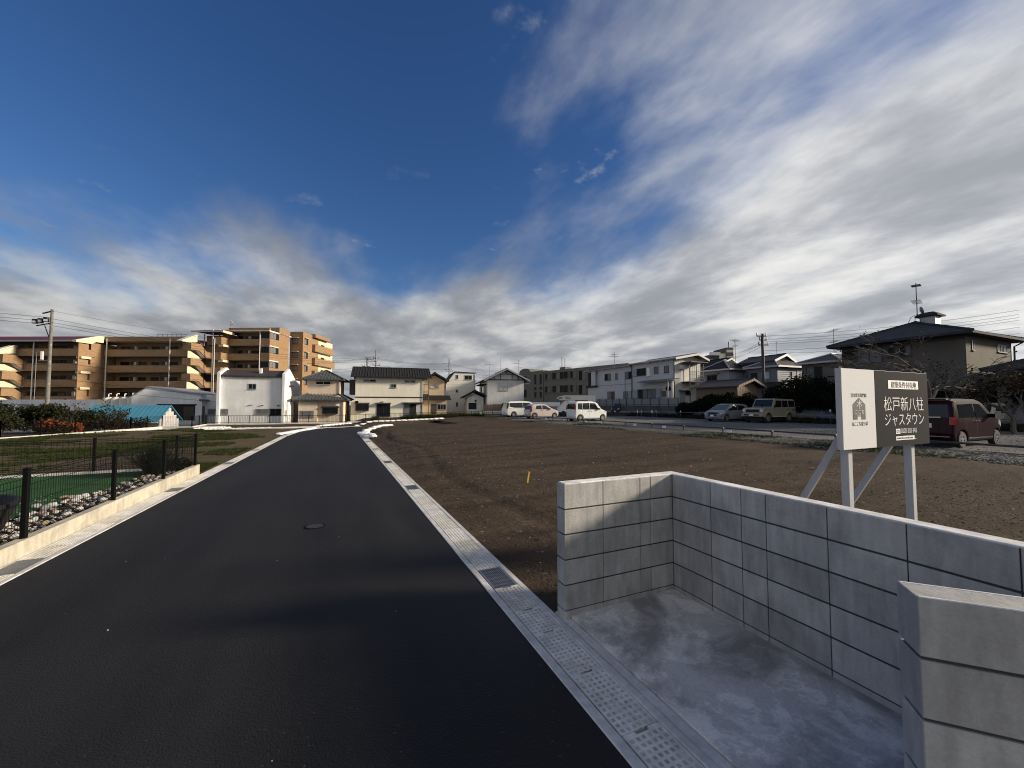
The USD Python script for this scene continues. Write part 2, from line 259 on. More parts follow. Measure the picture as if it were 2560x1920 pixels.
# ------------------------------------------------------------------ mesh building and naming
class MB:
    """Collects solids; becomes ONE mesh."""
    def __init__(s): s.v, s.f, s.n = [], [], 0
    def add(s, v, f):
        v = np.asarray(v, float); s.v.append(v); s.f.append(np.asarray(f, int) + s.n); s.n += len(v); return s
    def box(s, x0, x1, y0, y1, z0, z1):
        v = [(x, y, z) for x in (x0, x1) for y in (y0, y1) for z in (z0, z1)]
        return s.add(v, [(0, 1, 3), (0, 3, 2), (4, 6, 7), (4, 7, 5), (0, 4, 5), (0, 5, 1), (2, 3, 7), (2, 7, 6), (0, 2, 6), (0, 6, 4), (1, 5, 7), (1, 7, 3)])
    def cbox(s, x0, x1, y0, y1, z0, z1, b=0.01):
        v = []
        for x in (0, 1):
            for y in (0, 1):
                for z in (0, 1):
                    for k in range(3):
                        p = [x0 + b if x == 0 else x1 - b, y0 + b if y == 0 else y1 - b, z0 + b if z == 0 else z1 - b]
                        p[k] = (x0, y0, z0)[k] if (x, y, z)[k] == 0 else (x1, y1, z1)[k]
                        v.append(p)
        h = trimesh.convex.convex_hull(np.array(v)); return s.add(h.vertices, h.faces)
    def hull(s, pts):
        h = trimesh.convex.convex_hull(np.array(pts, float)); return s.add(h.vertices, h.faces)
    def bar(s, p, q, w=0.05, h=None, up=(0, 0, 1)):
        p, q = np.array(p, float), np.array(q, float); d = q - p; d /= np.linalg.norm(d)
        a = np.cross(d, up)
        if np.linalg.norm(a) < 1e-6: a = np.cross(d, (0, 1, 0))
        a /= np.linalg.norm(a); b = np.cross(a, d); h = w if h is None else h
        v = [c + i * a * w / 2 + j * b * h / 2 for c in (p, q) for i, j in ((-1, -1), (1, -1), (1, 1), (-1, 1))]
        return s.add(v, [(0, 2, 1), (0, 3, 2), (4, 5, 6), (4, 6, 7), (0, 1, 5), (0, 5, 4), (1, 2, 6), (1, 6, 5), (2, 3, 7), (2, 7, 6), (3, 0, 4), (3, 4, 7)])
    def tube(s, pts, r=0.02, n=6, r2=None, caps=True):
        pts = [np.array(p, float) for p in pts]; m = len(pts); rs = np.linspace(r, r if r2 is None else r2, m); V = []
        for i, p in enumerate(pts):
            d = pts[min(i + 1, m - 1)] - pts[max(i - 1, 0)]; d /= np.linalg.norm(d)
            a = np.cross(d, (0, 0, 1) if abs(d[2]) < 0.9 else (0, 1, 0)); a /= np.linalg.norm(a); b = np.cross(d, a)
            V += [p + rs[i] * (math.cos(t) * a + math.sin(t) * b) for t in np.arange(n) * 2 * math.pi / n]
        F = []
        for i in range(m - 1):
            for k in range(n):
                o, q = i * n, (i + 1) * n; k2 = (k + 1) % n; F += [(o + k, o + k2, q + k2), (o + k, q + k2, q + k)]
        if caps:
            V += [pts[0], pts[-1]]; c0, c1 = m * n, m * n + 1
            F += [(c0, (k + 1) % n, k) for k in range(n)] + [(c1, (m - 1) * n + k, (m - 1) * n + (k + 1) % n) for k in range(n)]
        return s.add(V, F)
    def prism(s, poly, a0, a1, axis='z'):
        """poly (shapely or list of 2D points) extruded along an axis: z (x,y), y (x,z) or x (y,z)."""
        from shapely.geometry import Polygon
        if hasattr(poly, 'geoms'):
            for q in poly.geoms: s.prism(q, a0, a1, axis)
            return s
        g = poly if hasattr(poly, 'exterior') else Polygon(poly)
        t = trimesh.creation.extrude_polygon(g, a1 - a0, engine="earcut"); v = np.array(t.vertices); v[:, 2] += a0; f = np.array(t.faces)
        if axis == 'y': v = v[:, [0, 2, 1]]; f = f[:, ::-1]
        if axis == 'x': v = v[:, [2, 0, 1]]
        return s.add(v, f)
    def man(s, m):
        a = m.to_mesh(); return s.add(a.vert_properties[:, :3], a.tri_verts)
    def tri(s, t): return s.add(t.vertices, t.faces)
    def arr(s): return np.vstack(s.v), np.vstack(s.f)

_used = {}
def numbered(parent, name):
    k = (parent, name); n = _used.get(k, 0); _used[k] = n + 1
    return parent + '/' + (name if n == 0 else '%s_%03d' % (name, n))
def keys(prim, **kw):
    for k, v in kw.items():
        if v: prim.SetCustomDataByKey(k, v)
def thing(name, label, category, loc=(0, 0, 0), rz=0.0, group=None, kind=None, scale=None):
    """An Xform at the thing's base; rz in degrees. Its children are its parts."""
    path = numbered('/World', name); x = UsdGeom.Xform.Define(stage, path)
    x.AddTranslateOp().Set(Gf.Vec3d(*map(float, loc)))
    if rz: x.AddRotateZOp().Set(float(rz))
    if scale: x.AddScaleOp().Set(Gf.Vec3f(scale, scale, scale))
    keys(x.GetPrim(), label=label, category=category, group=group, kind=kind); return path
def part(parent, name, mb, material, smooth=False, label=None, kind=None):
    path = numbered(parent, name)
    m = usdkit.mesh(stage, path, mb.arr() if isinstance(mb, MB) else mb, M[material] if isinstance(material, str) else material, smooth=smooth)
    keys(m.GetPrim(), label=label, kind=kind); return path
def solo(name, mb, material, label, category, group=None, kind=None, smooth=False):
    p = part('/World', name, mb, material, smooth); keys(stage.GetPrimAtPath(p), label=label, category=category, group=group, kind=kind); return p
def struct(name, mb, material, smooth=False): return part('/World', name, mb, material, smooth, kind='structure')
def copy_of(src, loc, rz=0.0, scale=None, label=None, group=None):
    """Another instance of a thing, with its parts, under the next number."""
    base = src.rsplit('/', 1)[1]; was = stage.GetPrimAtPath(src).GetCustomData()
    path = numbered('/World', base); x = UsdGeom.Xform.Define(stage, path)
    x.AddTranslateOp(opSuffix='at').Set(Gf.Vec3d(*map(float, loc))); x.AddRotateZOp(opSuffix='turn').Set(float(rz)); x.AddScaleOp(opSuffix='size').Set(Gf.Vec3f(*(scale or (1, 1, 1))))
    pr = x.GetPrim(); pr.GetReferences().AddInternalReference(src); pr.SetInstanceable(True)
    x.SetXformOpOrder([o for o in x.GetOrderedXformOps() if o.GetOpName().split(':')[-1] in ('at', 'turn', 'size')])
    keys(pr, label=label or was['label'], category=was['category'], group=group or was.get('group')); return path
def ss(t): t = np.clip(t, 0, 1); return t * t * (3 - 2 * t)

# ------------------------------------------------------------------ the lie of the land
def z_road(y): return -0.012 * np.minimum(y, 30.0) - 0.005 * np.maximum(np.asarray(y) - 30.0, 0)
def z_lot(x, y):
    """The new road falls gently away; the bare plot and the car park to its right lie level behind a low bank."""
    zl = z_road(y); P = -0.05 + 0.27 * ss((x - 1.5) / 16.0) + 1.2 * ss((x - 33.6) / 2.5)
    return zl + (P - zl) * ss((x - 1.66) / 1.5)
def z_left(x, y):
    return np.where((x > -3.4) | (y > 13.2), z_road(y), -0.005) if np.ndim(x) else (z_road(y) if (x > -3.4 or y > 13.2) else -0.005)
def sheet(xs, ys, zf, keep=None):
    X, Y = np.meshgrid(xs, ys); Z = zf(X, Y); nx = len(xs)
    v = np.c_[X.ravel(), Y.ravel(), Z.ravel()]; i, j = np.meshgrid(np.arange(len(xs) - 1), np.arange(len(ys) - 1)); a = (j * nx + i).ravel()
    f = np.c_[a, a + 1, a + nx + 1, a + nx]
    if keep is not None:
        c = v[f].mean(1); f = f[keep(c[:, 0], c[:, 1])]
    f = np.vstack([f[:, [0, 1, 2]], f[:, [0, 2, 3]]]); k, inv = np.unique(f, return_inverse=True); return v[k], inv.reshape(f.shape)

# one sheet of ground to the horizon, under everything
_g = np.r_[-900, -500, -250, -140, np.arange(-90, 91, 3.0), 140, 250, 500, 900]
_gy = np.r_[-900, -400, -150, -60, np.arange(-30, 151, 3.0), 250, 500, 900]
struct('ground', sheet(_g, _gy, lambda x, y: z_lot(x, np.clip(y, -30, 60)) - 0.22), 'terrain', smooth=True)

# asphalt road, flaring and turning right at its far end
ROAD = [(-2.98, -8), (1.30, -8), (1.30, 31.0), (1.75, 32.6), (2.6, 33.6), (9, 34.2), (9, 40.2), (0.9, 39.7), (-0.6, 39.2), (-1.5, 38.4), (-2.2, 36.6), (-2.7, 33.4), (-2.98, 29.5)]
from shapely.geometry import Polygon, Point, LineString, box as sbox
from shapely import prepare
_roadp = Polygon(ROAD).buffer(0.004)
t = trimesh.creation.triangulate_polygon(_roadp, engine="earcut")
rv, rf = np.array(t[0]), np.array(t[1])
tm = trimesh.Trimesh(np.c_[rv, np.zeros(len(rv))], rf, process=True)
tm = tm.subdivide_to_size(1.2); rv = np.array(tm.vertices); rv[:, 2] = z_road(rv[:, 1]) + 0.004 * np.sin(rv[:, 0] * 1.3)
struct('road', (rv, tm.faces), 'asphalt', smooth=True)

# the bare plot: raked soil with a bank along the gutter, tracks and clods
def dirt(x, y):
    P = np.c_[np.ravel(x), np.ravel(y), np.zeros(np.size(x))]
    big = (meshkit.fbm(P * 0.35, 4, 3) - 0.5) * 0.08; mid = (meshkit.fbm(P * np.array([0.8, 2.2, 1]), 4, 9) - 0.5) * 0.035; fine = (meshkit.fbm(P * 9.0, 3, 5) - 0.5) * 0.028
    far = np.clip((np.ravel(x) - 1.65) / 0.5, 0.12, 1)
    z = (big + mid + fine) * far
    k = np.ravel(x); z -= 0.03 * np.exp(-((k - 2.75 - 0.3 * np.sin(np.ravel(y) * 0.5)) / 0.22) ** 2)      # the rut a blade left along the bank
    return z_lot(x, y) - 0.015 + z.reshape(np.shape(x))
_no_pad = lambda x, y: ~((x > 1.66) & (x < 2.93) & (y > -0.4) & (y < 2.86))
xs = np.r_[np.arange(1.64, 6.0, 0.055), np.arange(6.0, 10, 0.11), np.arange(10, 16.4, 0.24)]
ys = np.r_[np.arange(-4, 0, 0.25), np.arange(0, 9, 0.055), np.arange(9, 16, 0.11), np.arange(16, 42.6, 0.28)]
def _lotkeep(x, y): return _no_pad(x, y) & ~((y > 33.9) & (y < 39.6) & (x < 8.6))
def _dirt(x, y):
    z = dirt(x, y); inroad = ((y > 33.0) & (y < 40.6) & (x < 9.4)); z = np.where(inroad, np.minimum(z, z_road(y) + 0.10 * ss((x - 2.6) / 6)), z)
    inpad = ((x > 1.6) & (x < 3.0) & (y > -0.5) & (y < 2.95)); return np.where(inpad, np.minimum(z, -0.10), z)
struct('soil', sheet(xs, ys, _dirt, _lotkeep), 'soil', smooth=True)
# stony verge, then the gravel car park, then the rough bank under the hedge
def _rough(a, s, seed): return lambda x, y: z_lot(x, y) + a * (meshkit.fbm(np.stack([x * s, y * s, 0 * x], -1), 4, seed) - 0.5)
struct('gravel_verge', sheet(np.arange(15.2, 19.4, 0.13), np.arange(-3, 40, 0.13), lambda x, y: _rough(0.09, 1.5, 21)(x, y) - 0.05 * ss((16.2 - x) / 1.0) - 0.04 * ss((x - 18.6) / .8)), 'verge', smooth=True)
struct('car_park', sheet(np.arange(18.5, 36.0, 0.3), np.arange(-12, 62, 0.3), lambda x, y: _rough(0.035, 0.8, 33)(x, y) + 0.012), 'gravel', smooth=True)
# far strip of bare soil before the houses and the rough field on the left
struct('soil_strip', sheet(np.arange(-13, 34, 0.5), np.arange(39.0, 62, 0.5), lambda x, y: np.where(y < 40.3, np.where(x < 9.0, z_road(y) + 0.02, z_lot(x, y) - 0.03), z_lot(x, y) + 0.02) + 0.05 * (meshkit.fbm(np.stack([x, y, 0 * x], -1), 3, 41) - 0.5), lambda x, y: ~((y < 39.9) & (x > -1.9) & (x < 9))), 'soil', smooth=True)
def _field(x, y):
    edge = np.clip((-3.35 - x) / 1.2, 0, 1)
    return z_road(y) - 0.012 + edge * (0.05 + 0.10 * (meshkit.fbm(np.stack([x * 0.5, y * 0.5, 0 * x], -1), 4, 51) - 0.5) + 0.03 * (meshkit.fbm(np.stack([x * 3, y * 3, 0 * x], -1), 3, 52) - 0.5))
_fieldp = Polygon([(-60, 13.15), (-3.30, 13.15), (-3.30, 29.5), (-3.02, 33.4), (-2.52, 36.8), (-1.75, 38.9), (-1.6, 40.2), (-60, 40.2)]); prepare(_fieldp)
import shapely
struct('field', sheet(np.r_[-60, -40, -30, np.arange(-22, -3.0, 0.2), np.arange(-3.0, -1.5, 0.1)], np.r_[np.arange(13.15, 40.2, 0.2), 40.2], _field, lambda x, y: shapely.contains_xy(_fieldp, x, y)), 'field', smooth=True)
struct('garden_bed', sheet(np.arange(-5.0, -3.35, 0.06), np.arange(-2, 13.15, 0.06), lambda x, y: -0.035 + 0.06 * (meshkit.fbm(np.stack([x * 4, y * 4, 0 * x], -1), 3, 61) - 0.5)), 'soil', smooth=True)
struct('lawn', sheet(np.arange(-16, -4.09, 0.1), np.arange(-4, 13.05, 0.1), lambda x, y: 0.008 + 0.015 * (meshkit.fbm(np.stack([x, y, 0 * x], -1), 3, 62) - 0.5), lambda x, y: x < -4.25 - 0.12 * np.sin(y * 0.9)), 'turf', smooth=True)
# beyond the boundary fence: yards of the workshop and of the flats
struct('yard', sheet(np.arange(-70, -12, 2.0), np.arange(40, 100, 2.0), lambda x, y: z_road(y) - 0.08), 'gravel', smooth=True)

# ------------------------------------------------------------------ gutters with lids and gratings
def lid_meshes(x0, x1, y0, y1, z, flip):
    """A cast lid: a net of ribs round sunk squares, and at one end a lifting notch."""
    m, q = MB(), MB(); g = 0.003; x0 += g; x1 -= g; y0 += g; y1 -= g; T = 0.05; R = 0.004
    nx = 6; ny = max(3, int(round((y1 - y0 - 0.02) / 0.041)))
    yb = y0 + 0.020 if flip else y0; yt = y1 if flip else y1 - 0.020
    q.box(x0 + .001, x1 - .001, yb + .001, yt - .001, z - T, z - R); q.box(x0 + .001, x1 - .001, y0, y1, z - T, z - .020)
    for a, b in ((x0, x0 + 0.075), (x1 - 0.075, x1)): m.box(a, b, (y0 if flip else yt + 1e-4), (yb - 1e-4 if flip else y1), z - T + .001, z - 0.001)
    e = 0.012; w = 0.014
    for i in range(nx + 1):
        c = x0 + e / 2 + (x1 - x0 - e) * i / nx; hw = e / 2 if i in (0, nx) else w / 2; m.box(c - hw, c + hw, yb, yt, z - R - 0.002, z)
    for j in range(ny + 1):
        c = yb + e / 2 + (yt - yb - e) * j / ny; hw = e / 2 if j in (0, ny) else w / 2; m.box(x0 + 0.001, x1 - 0.001, c - hw, c + hw, z - R - 0.002, z - 0.0006)
    return m, q
def grate_mesh(x0, x1, y0, y1, z):
    m = MB(); e = 0.012; x0 += .004; x1 -= .004; y0 += .004; y1 -= .004
    for a, b in ((x0, x0 + e), (x1 - e, x1)): m.box(a, b, y0, y1, z - 0.04, z)
    for a, b in ((y0, y0 + e), (y1 - e, y1)): m.box(x0 + e, x1 - e, a, b, z - 0.04, z - .001)
    n = 13
    for i in range(1, n): c = x0 + (x1 - x0) * i / n; m.box(c - 0.0025, c + 0.0025, y0 + e, y1 - e, z - 0.035, z - 0.002)
    for j in range(1, 6): c = y0 + (y1 - y0) * j / 6; m.box(x0 + e, x1 - e, c - 0.004, c + 0.004, z - 0.034, z - 0.004)
    return m
def gutter(label, road_x, sgn, bounds, grates, yend, rim2):
    """road_x: the road's edge; sgn: +1 when the gutter lies to the right of it."""
    G = thing('roadside_gutter', label, 'gutter', (0, 0, 0))
    X = lambda a: road_x + sgn * a
    y = bounds[0]; k = 0
    while y < yend - 0.1:                                  # the U-shaped channel, cast in pieces: two rims and a floor
        y2 = min(y + 2.0, yend)
        for a, b, nm in ((0.0, 0.064, 'inner_rim'), (0.316, rim2, 'outer_rim')):
            m = MB(); xa, xb = sorted((X(a), X(b))); za, zb = z_road(y) + 0.012, z_road(y2) + 0.012; c = 0.006
            m.hull([(x, yy, z) for yy, zt in ((y + .003, za), (y2 - .003, zb)) for x, z in ((xa, zt - 0.3), (xb, zt - 0.3), (xa, zt - c), (xb, zt - c), (xa + c, zt), (xb - c, zt))]); part(G, nm, m, 'precast')
        m = MB(); xa, xb = sorted((X(0.06), X(0.32))); m.hull([(x, yy, zz) for yy, zt in ((y, z_road(y)), (y2, z_road(y2))) for x in (xa, xb) for zz in (zt - 0.32, zt - 0.24)]); part(G, 'channel_floor', m, 'mortar'); y = y2; k += 1
    rnd = random.Random(5 + int(sgn))
    for i in range(len(bounds) - 1):
        a, b = bounds[i], bounds[i + 1]; xa, xb = sorted((X(0.068), X(0.312))); z = z_road((a + b) / 2) + 0.010 + rnd.uniform(-0.0025, 0.0025)
        if any(abs(a - g) < 0.12 for g in grates): part(G, 'steel_grating', grate_mesh(xa, xb, a, b, z), 'galv', label='galvanised steel grating between the concrete lids')
        else:
            rb, sq = lid_meshes(xa, xb, a, b, z, False); lp = part(G, 'gutter_lid', rb, 'lid1' if rnd.random() < 0.35 else 'lid0'); part(lp, 'sunk_squares', sq, 'lid2')
b = [0.69 - 0.5 * k for k in range(4, -1, -1)] + [1.19, 1.69, 2.19, 2.69, 3.05, 3.5, 3.97]
while b[-1] < 30.4: b.append(round(b[-1] + 0.5, 3))
gutter('concrete gutter with waffle lids between the asphalt and the bare brown plot', 1.30, 1, b, (3.5, 8.47, 12.97, 17.47, 21.97, 26.47), b[-1], 0.372)
b = [2.9 + 0.5 * k for k in range(53)]
gutter('concrete gutter with waffle lids beside the fenced lawn on the left', -2.98, -1, b, (5.9, 10.4, 14.9, 19.4, 23.9), b[-1], 0.318)
# kerbs that carry the road edge round its far bends
def kerb_run(name, pts, w, label, over=0.03):
    t = thing(name, label, 'kerb')
    for (xa, ya), (xb, yb) in zip(pts[:-1], pts[1:]):
        d = np.array([xb - xa, yb - ya]); L = np.linalg.norm(d); d /= L; n = np.array([-d[1], d[0]]) * w / 2; k = max(1, int(round(L / 1.2)))
        for i in range(k):
            p, q = np.array([xa, ya]) + d * (L * i / k + .004), np.array([xa, ya]) + d * (L * (i + 1) / k - .004); m = MB()
            m.hull([(*(e + s * n), z + h) for e in (p, q) for s in (-1, 1) for z in (float(z_road(e[1])),) for h in (-0.2, over)]); part(t, 'kerb_stone', m, 'precast')
kerb_run('bend_kerb', [(-3.14, 29.45), (-2.86, 33.4), (-2.36, 36.7), (-1.62, 38.55), (-0.66, 39.36), (0.9, 39.86), (9, 40.36)], 0.30, 'pale flush kerb round the far left bend of the road')
kerb_run('bend_kerb', [(1.46, 30.52), (1.46, 31.0), (1.9, 32.5), (2.68, 33.42), (9, 34.0)], 0.30, 'pale flush kerb at the far right corner of the road')
# manhole cover
t = thing('manhole_cover', 'small round iron manhole cover set in the asphalt road', 'manhole cover', (-0.28, 6.48, z_road(6.48)))
m = MB(); m.tri(trimesh.creation.cylinder(0.115, 0.03, sections=40, transform=trimesh.transformations.translation_matrix((0, 0, -0.009))))
for k in range(-4, 5):
    h = math.sqrt(0.105 ** 2 - (k * 0.023) ** 2); m.box(k * 0.023 - 0.004, k * 0.023 + 0.004, -h, h, 0.005, 0.008)
part(t, 'lid', m, mat('cast_iron', (0.030, 0.032, 0.031), 0.7, 0.2, 12.0))
m = MB(); m.tri(trimesh.creation.annulus(0.119, 0.140, 0.012, sections=40)); part(t, 'ring', m, 'black')

# ------------------------------------------------------------------ block enclosure for refuse, with its concrete floor
m = MB()
m.hull([(1.745, 2.78, 0.004), (2.86, 2.78, 0.012), (2.86, -0.35, 0.012), (1.745, 0.74, 0.002), (1.745, 2.78, -0.12), (2.86, 2.78, -0.12), (2.86, -0.35, -0.12), (1.745, .74, -0.12)])
struct('enclosure_floor', m, 'slab')
m = MB(); m.hull([(x, y, z) for x, h in ((1.676, 0.0), (1.735, 0.006)) for y in (-1.3, 2.9) for z in (h - 0.02 * (y > 0), -0.15)])
struct('floor_edge_strip', m, 'precast')
W = thing('block_wall', 'grey concrete block wall of five courses round the bare floor beside the road', 'wall')
rnd = random.Random(4); H0, CH, J = 0.05, 0.20, 0.0028
def blocks(parent, pts, place, z0=H0, n=5):
    """Courses of blocks: pts along the wall, place(a, b, z0, z1) -> hull points of one block."""
    for r in range(n):
        for a, b in zip(pts[:-1], pts[1:]):
            m = MB(); m.hull(place(min(a, b) + J, max(a, b) - J, z0 + r * CH + .006, z0 + (r + 1) * CH - (.006 if r < n - 1 else 0))); part(parent, 'concrete_block', m, 'block%d' % rnd.randrange(3))
    for a, b in zip(pts[:-1], pts[1:]):
        m = MB(); m.hull(place(min(a, b) + J, max(a, b) - J, -0.16, z0 - J)); part(parent, 'base_block', m, 'block1')
def bev(x0, x1, y0, y1, z0, z1, c=0.003):
    P = []
    for x, sx in ((x0, 1), (x1, -1)):
        for y, sy in ((y0, 1), (y1, -1)):
            for z, sz in ((z0, 1), (z1, -1)): P += [(x + c * sx, y + c * sy, z), (x + c * sx, y, z + c * sz), (x, y + c * sy, z + c * sz)]
    return P
blocks(W, [1.681, 2.06, 2.46, 2.58, 2.952], lambda a, b, z0, z1: bev(a - (J if a < 1.7 else 0), b, 2.752, 2.872, z0, z1))
ys_ = [2.744, 2.34, 2.07, 1.88, 1.49, 1.11, 0.72, 0.33, -0.06, -0.45]
blocks(W, ys_, lambda a, b, z0, z1: bev(2.832, 2.952, a, b, z0, z1))
for bx in ((1.692, 2.945, 2.760, 2.866), (2.839, 2.946, -0.44, 2.758)):
    m = MB(); m.box(bx[0], bx[1], bx[2], bx[3], -0.15, 1.045); part(W, 'mortar_core', m, 'mortar')
for bx in ((1.690, 2.946, 2.758, 2.866), (2.838, 2.946, -0.44, 2.756)):
    m = MB(); m.cbox(bx[0], bx[1], bx[2], bx[3], 1.046, 1.058, 0.004); part(W, 'mortar_cap', m, 'coping')
S = thing('block_wall', 'short slanting concrete block wall nearest the camera at the right', 'wall')
d = np.array([0.690, -0.7238]); nrm = np.array([0.7238, 0.690]); P0 = np.array([1.799, 0.683])
def slant(a, b, v0, v1, z0, z1, c=0.003):
    return [(*(P0 + d * u + nrm * v), z) for u, v, z in bev(a, b, v0, v1, z0, z1, c)]
blocks(S, [0.0, 0.39, 0.79, 1.19, 1.42], lambda a, b, z0, z1: slant(a - (J if a < .1 else 0), b, 0.0, 0.138, z0, z1))
m = MB(); m.hull(slant(0.012, 1.415, 0.010, 0.128, -0.15, 1.045, 0.001)); part(S, 'mortar_core', m, 'mortar')
m = MB(); m.hull(slant(0.012, 1.41, 0.016, 0.122, 1.04, 1.0495)); part(S, 'mortar_cap', m, 'coping')
m = MB(); m.hull(slant(0.004, 1.41, 0.004, 0.0155, 1.046, 1.052)); m.hull(slant(0.004, 1.41, 0.1225, 0.134, 1.046, 1.052)); part(S, 'cap_edge', m, 'coping')

# ------------------------------------------------------------------ sign board
def glyphs(text, height, squeeze=1.0, thin=0.0, depth=0.003, gap=0.0):
    """Lettering in the xz plane, reading along +x from the origin, facing -y."""
    from PIL import Image, ImageDraw, ImageFont
    from shapely import affinity, union_all
    fonts = glob.glob("/opt/blender-*/*/datafiles/fonts/Noto Sans CJK Regular.woff2") or glob.glob("/opt/blender-*/*/datafiles/fonts/Inter.woff2")
    font = ImageFont.truetype(fonts[0], 120); out = MB(); x = 0.0; s = height / 106.0
    for ch in text:
        x0, y0, x1, y1 = font.getbbox(ch, anchor="ls")
        if x1 > x0:
            im = Image.new("L", (x1 - x0 + 8, y1 - y0 + 8)); ImageDraw.Draw(im).text((4 - x0, 4 - y0), ch, 255, font, anchor="ls")
            on = np.pad(np.asarray(im) > 127, ((0, 0), (1, 1))).astype(np.int8)
            r, a = np.nonzero(np.diff(on, axis=1) == 1); e = np.nonzero(np.diff(on, axis=1) == -1)[1]
            g = union_all(shapely.box(a, -r - 1, e, -r)).buffer(0.6).buffer(-0.6 - thin).simplify(0.6)
            g = affinity.affine_transform(g, [s * squeeze, 0, 0, s, (x0 - 4) * s * squeeze + x, (4 - y0) * s])
            for q in getattr(g, 'geoms', [g]):
                if q.area > 1e-9: out.prism(q, 0, depth, 'y')
        x += (font.getlength(ch) * s + gap) * squeeze
    return out, x
def shift(mb, dx, dy, dz):
    for v in mb.v: v += np.array([dx, dy, dz])
    return mb
def lettering(parent, name, text, x0, x1, z0, h, material, thin=0.0, gap=0.0):
    _, w = glyphs(text, h, 1.0, thin, gap=gap); g, _ = glyphs(text, h, (x1 - x0) / w, thin, 0.003, gap); part(parent, name, shift(g, x0, -0.0042, z0), material)
B = thing('sign_board', 'land sale sign board, white and charcoal panels with white Japanese lettering on posts', 'sign', (5.03, 2.46, 0.0))
m = MB(); m.cbox(0, 1.94, 0, 0.06, 1.20, 2.10, 0.004); part(B, 'board', m, 'post_grey')
m = MB(); m.box(0.004, 0.668, -0.002, 0.0, 1.204, 2.096); part(B, 'white_panel', m, 'vinyl')
m = MB(); m.box(0.669, 1.936, -0.002, 0.0, 1.204, 2.096); part(B, 'charcoal_panel', m, 'vinyl_dark')
m = MB(); m.box(0.97, 1.69, -0.004, -0.002, 1.888, 1.99); part(B, 'white_strip', m, 'ink_white')
def let(*a, **k): lettering(B, 'lettering', *a, **k)
let('建築条件付売地', 1.03, 1.64, 1.907, 0.072, 'ink')
for p in [x for x in stage.GetPrimAtPath(B).GetChildren() if x.GetName() == 'lettering']: UsdGeom.Xformable(p).AddTranslateOp().Set(Gf.Vec3d(0, -0.002, 0))
let('松戸新八柱', 0.85, 1.815, 1.635, 0.165, 'ink_white', thin=1.2)
let('ジャスタウン', 0.85, 1.815, 1.455, 0.150, 'ink_white', thin=1.2)
let('0120-210-341', 1.225, 1.61, 1.352, 0.066, 'ink_white')
let('注文住宅専門店', 0.175, 0.495, 1.785, 0.042, 'ink')
let('木ここち家ラボ', 0.175, 0.50, 1.462, 0.046, 'ink')
m = MB()
hs = Polygon([(0.205, 1.53), (0.205, 1.70), (0.33, 1.775), (0.455, 1.70), (0.455, 1.53), (0.372, 1.53), (0.372, 1.566), (0.292, 1.566), (0.292, 1.53)]).difference(shapely.union_all([sbox(0.292, 1.574, 0.372, 1.580), sbox(0.292, 1.588, 0.372, 1.594)]))
m.prism(hs, -0.0045, -0.002, 'y'); em = part(B, 'house_emblem', m, 'ink')
def em_let(text, x0, x1, z0, h):
    g, w = glyphs(text, h); g, _ = glyphs(text, h, (x1 - x0) / w); part(em, 'emblem_lettering', shift(g, x0, -0.0065, z0), 'vinyl')
em_let('木', 0.272, 0.392, 1.672, 0.083); em_let('×', 0.305, 0.355, 1.640, 0.05); em_let('ここち', 0.232, 0.428, 1.592, 0.05)
m = MB(); m.box(1.105, 1.455 + 0.09, -0.004, -0.002, 1.268, 1.316); m.box(1.56, 1.585, -0.004, -0.002, 1.272, 1.279); part(B, 'web_strip', m, 'ink_white')
g, w = glyphs('www.kicocochi.com', 0.028); g, _ = glyphs('www.kicocochi.com', 0.028, 0.38 / w); part(B, 'web_lettering', shift(g, 1.125, -0.0062, 1.282), 'steel')
loop = Point(1.135, 1.375).buffer(0.018).difference(Point(1.135, 1.375).buffer(0.009)).union(Point(1.175, 1.375).buffer(0.018).difference(Point(1.175, 1.375).buffer(0.009)))
m = MB(); m.prism(sbox(1.105, 1.344, 1.205, 1.405).difference(loop), -0.0045, -0.002, 'y'); part(B, 'freephone_mark', m, 'ink_white')
for x in (0.255, 1.665):
    m = MB(); m.cbox(x - 0.042, x + 0.042, 0.061, 0.14, -0.25, 2.02, 0.004); part(B, 'post', m, 'post_grey')
    m = MB(); m.bar((x + (0.07 if x < 1 else -0.07), 0.13, 1.42), (x + (0.07 if x < 1 else -0.07), 0.95, -0.12), 0.04, 0.07); part(B, 'brace', m, 'post_grey')

# ------------------------------------------------------------------ yellow stake
t = thing('survey_stake', 'leaning yellow plastic stake standing alone in the brown soil', 'stake', (3.84, 7.86, float(z_lot(3.84, 7.86)) - 0.03), 0)
m = MB(); m.hull([(x + dx * 1.0, y, z) for z, dx in ((-0.1, -0.01), (0.27, 0.055)) for x in (-0.018, 0.018) for y in (-0.008, 0.008)]); part(t, 'stake', m, 'yellow')
m = MB(); m.hull([(x, y, z) for x in (0.034, 0.076) for y in (-0.0095, 0.0095) for z in (0.235, 0.272)]); part(t, 'head', m, 'yellow')

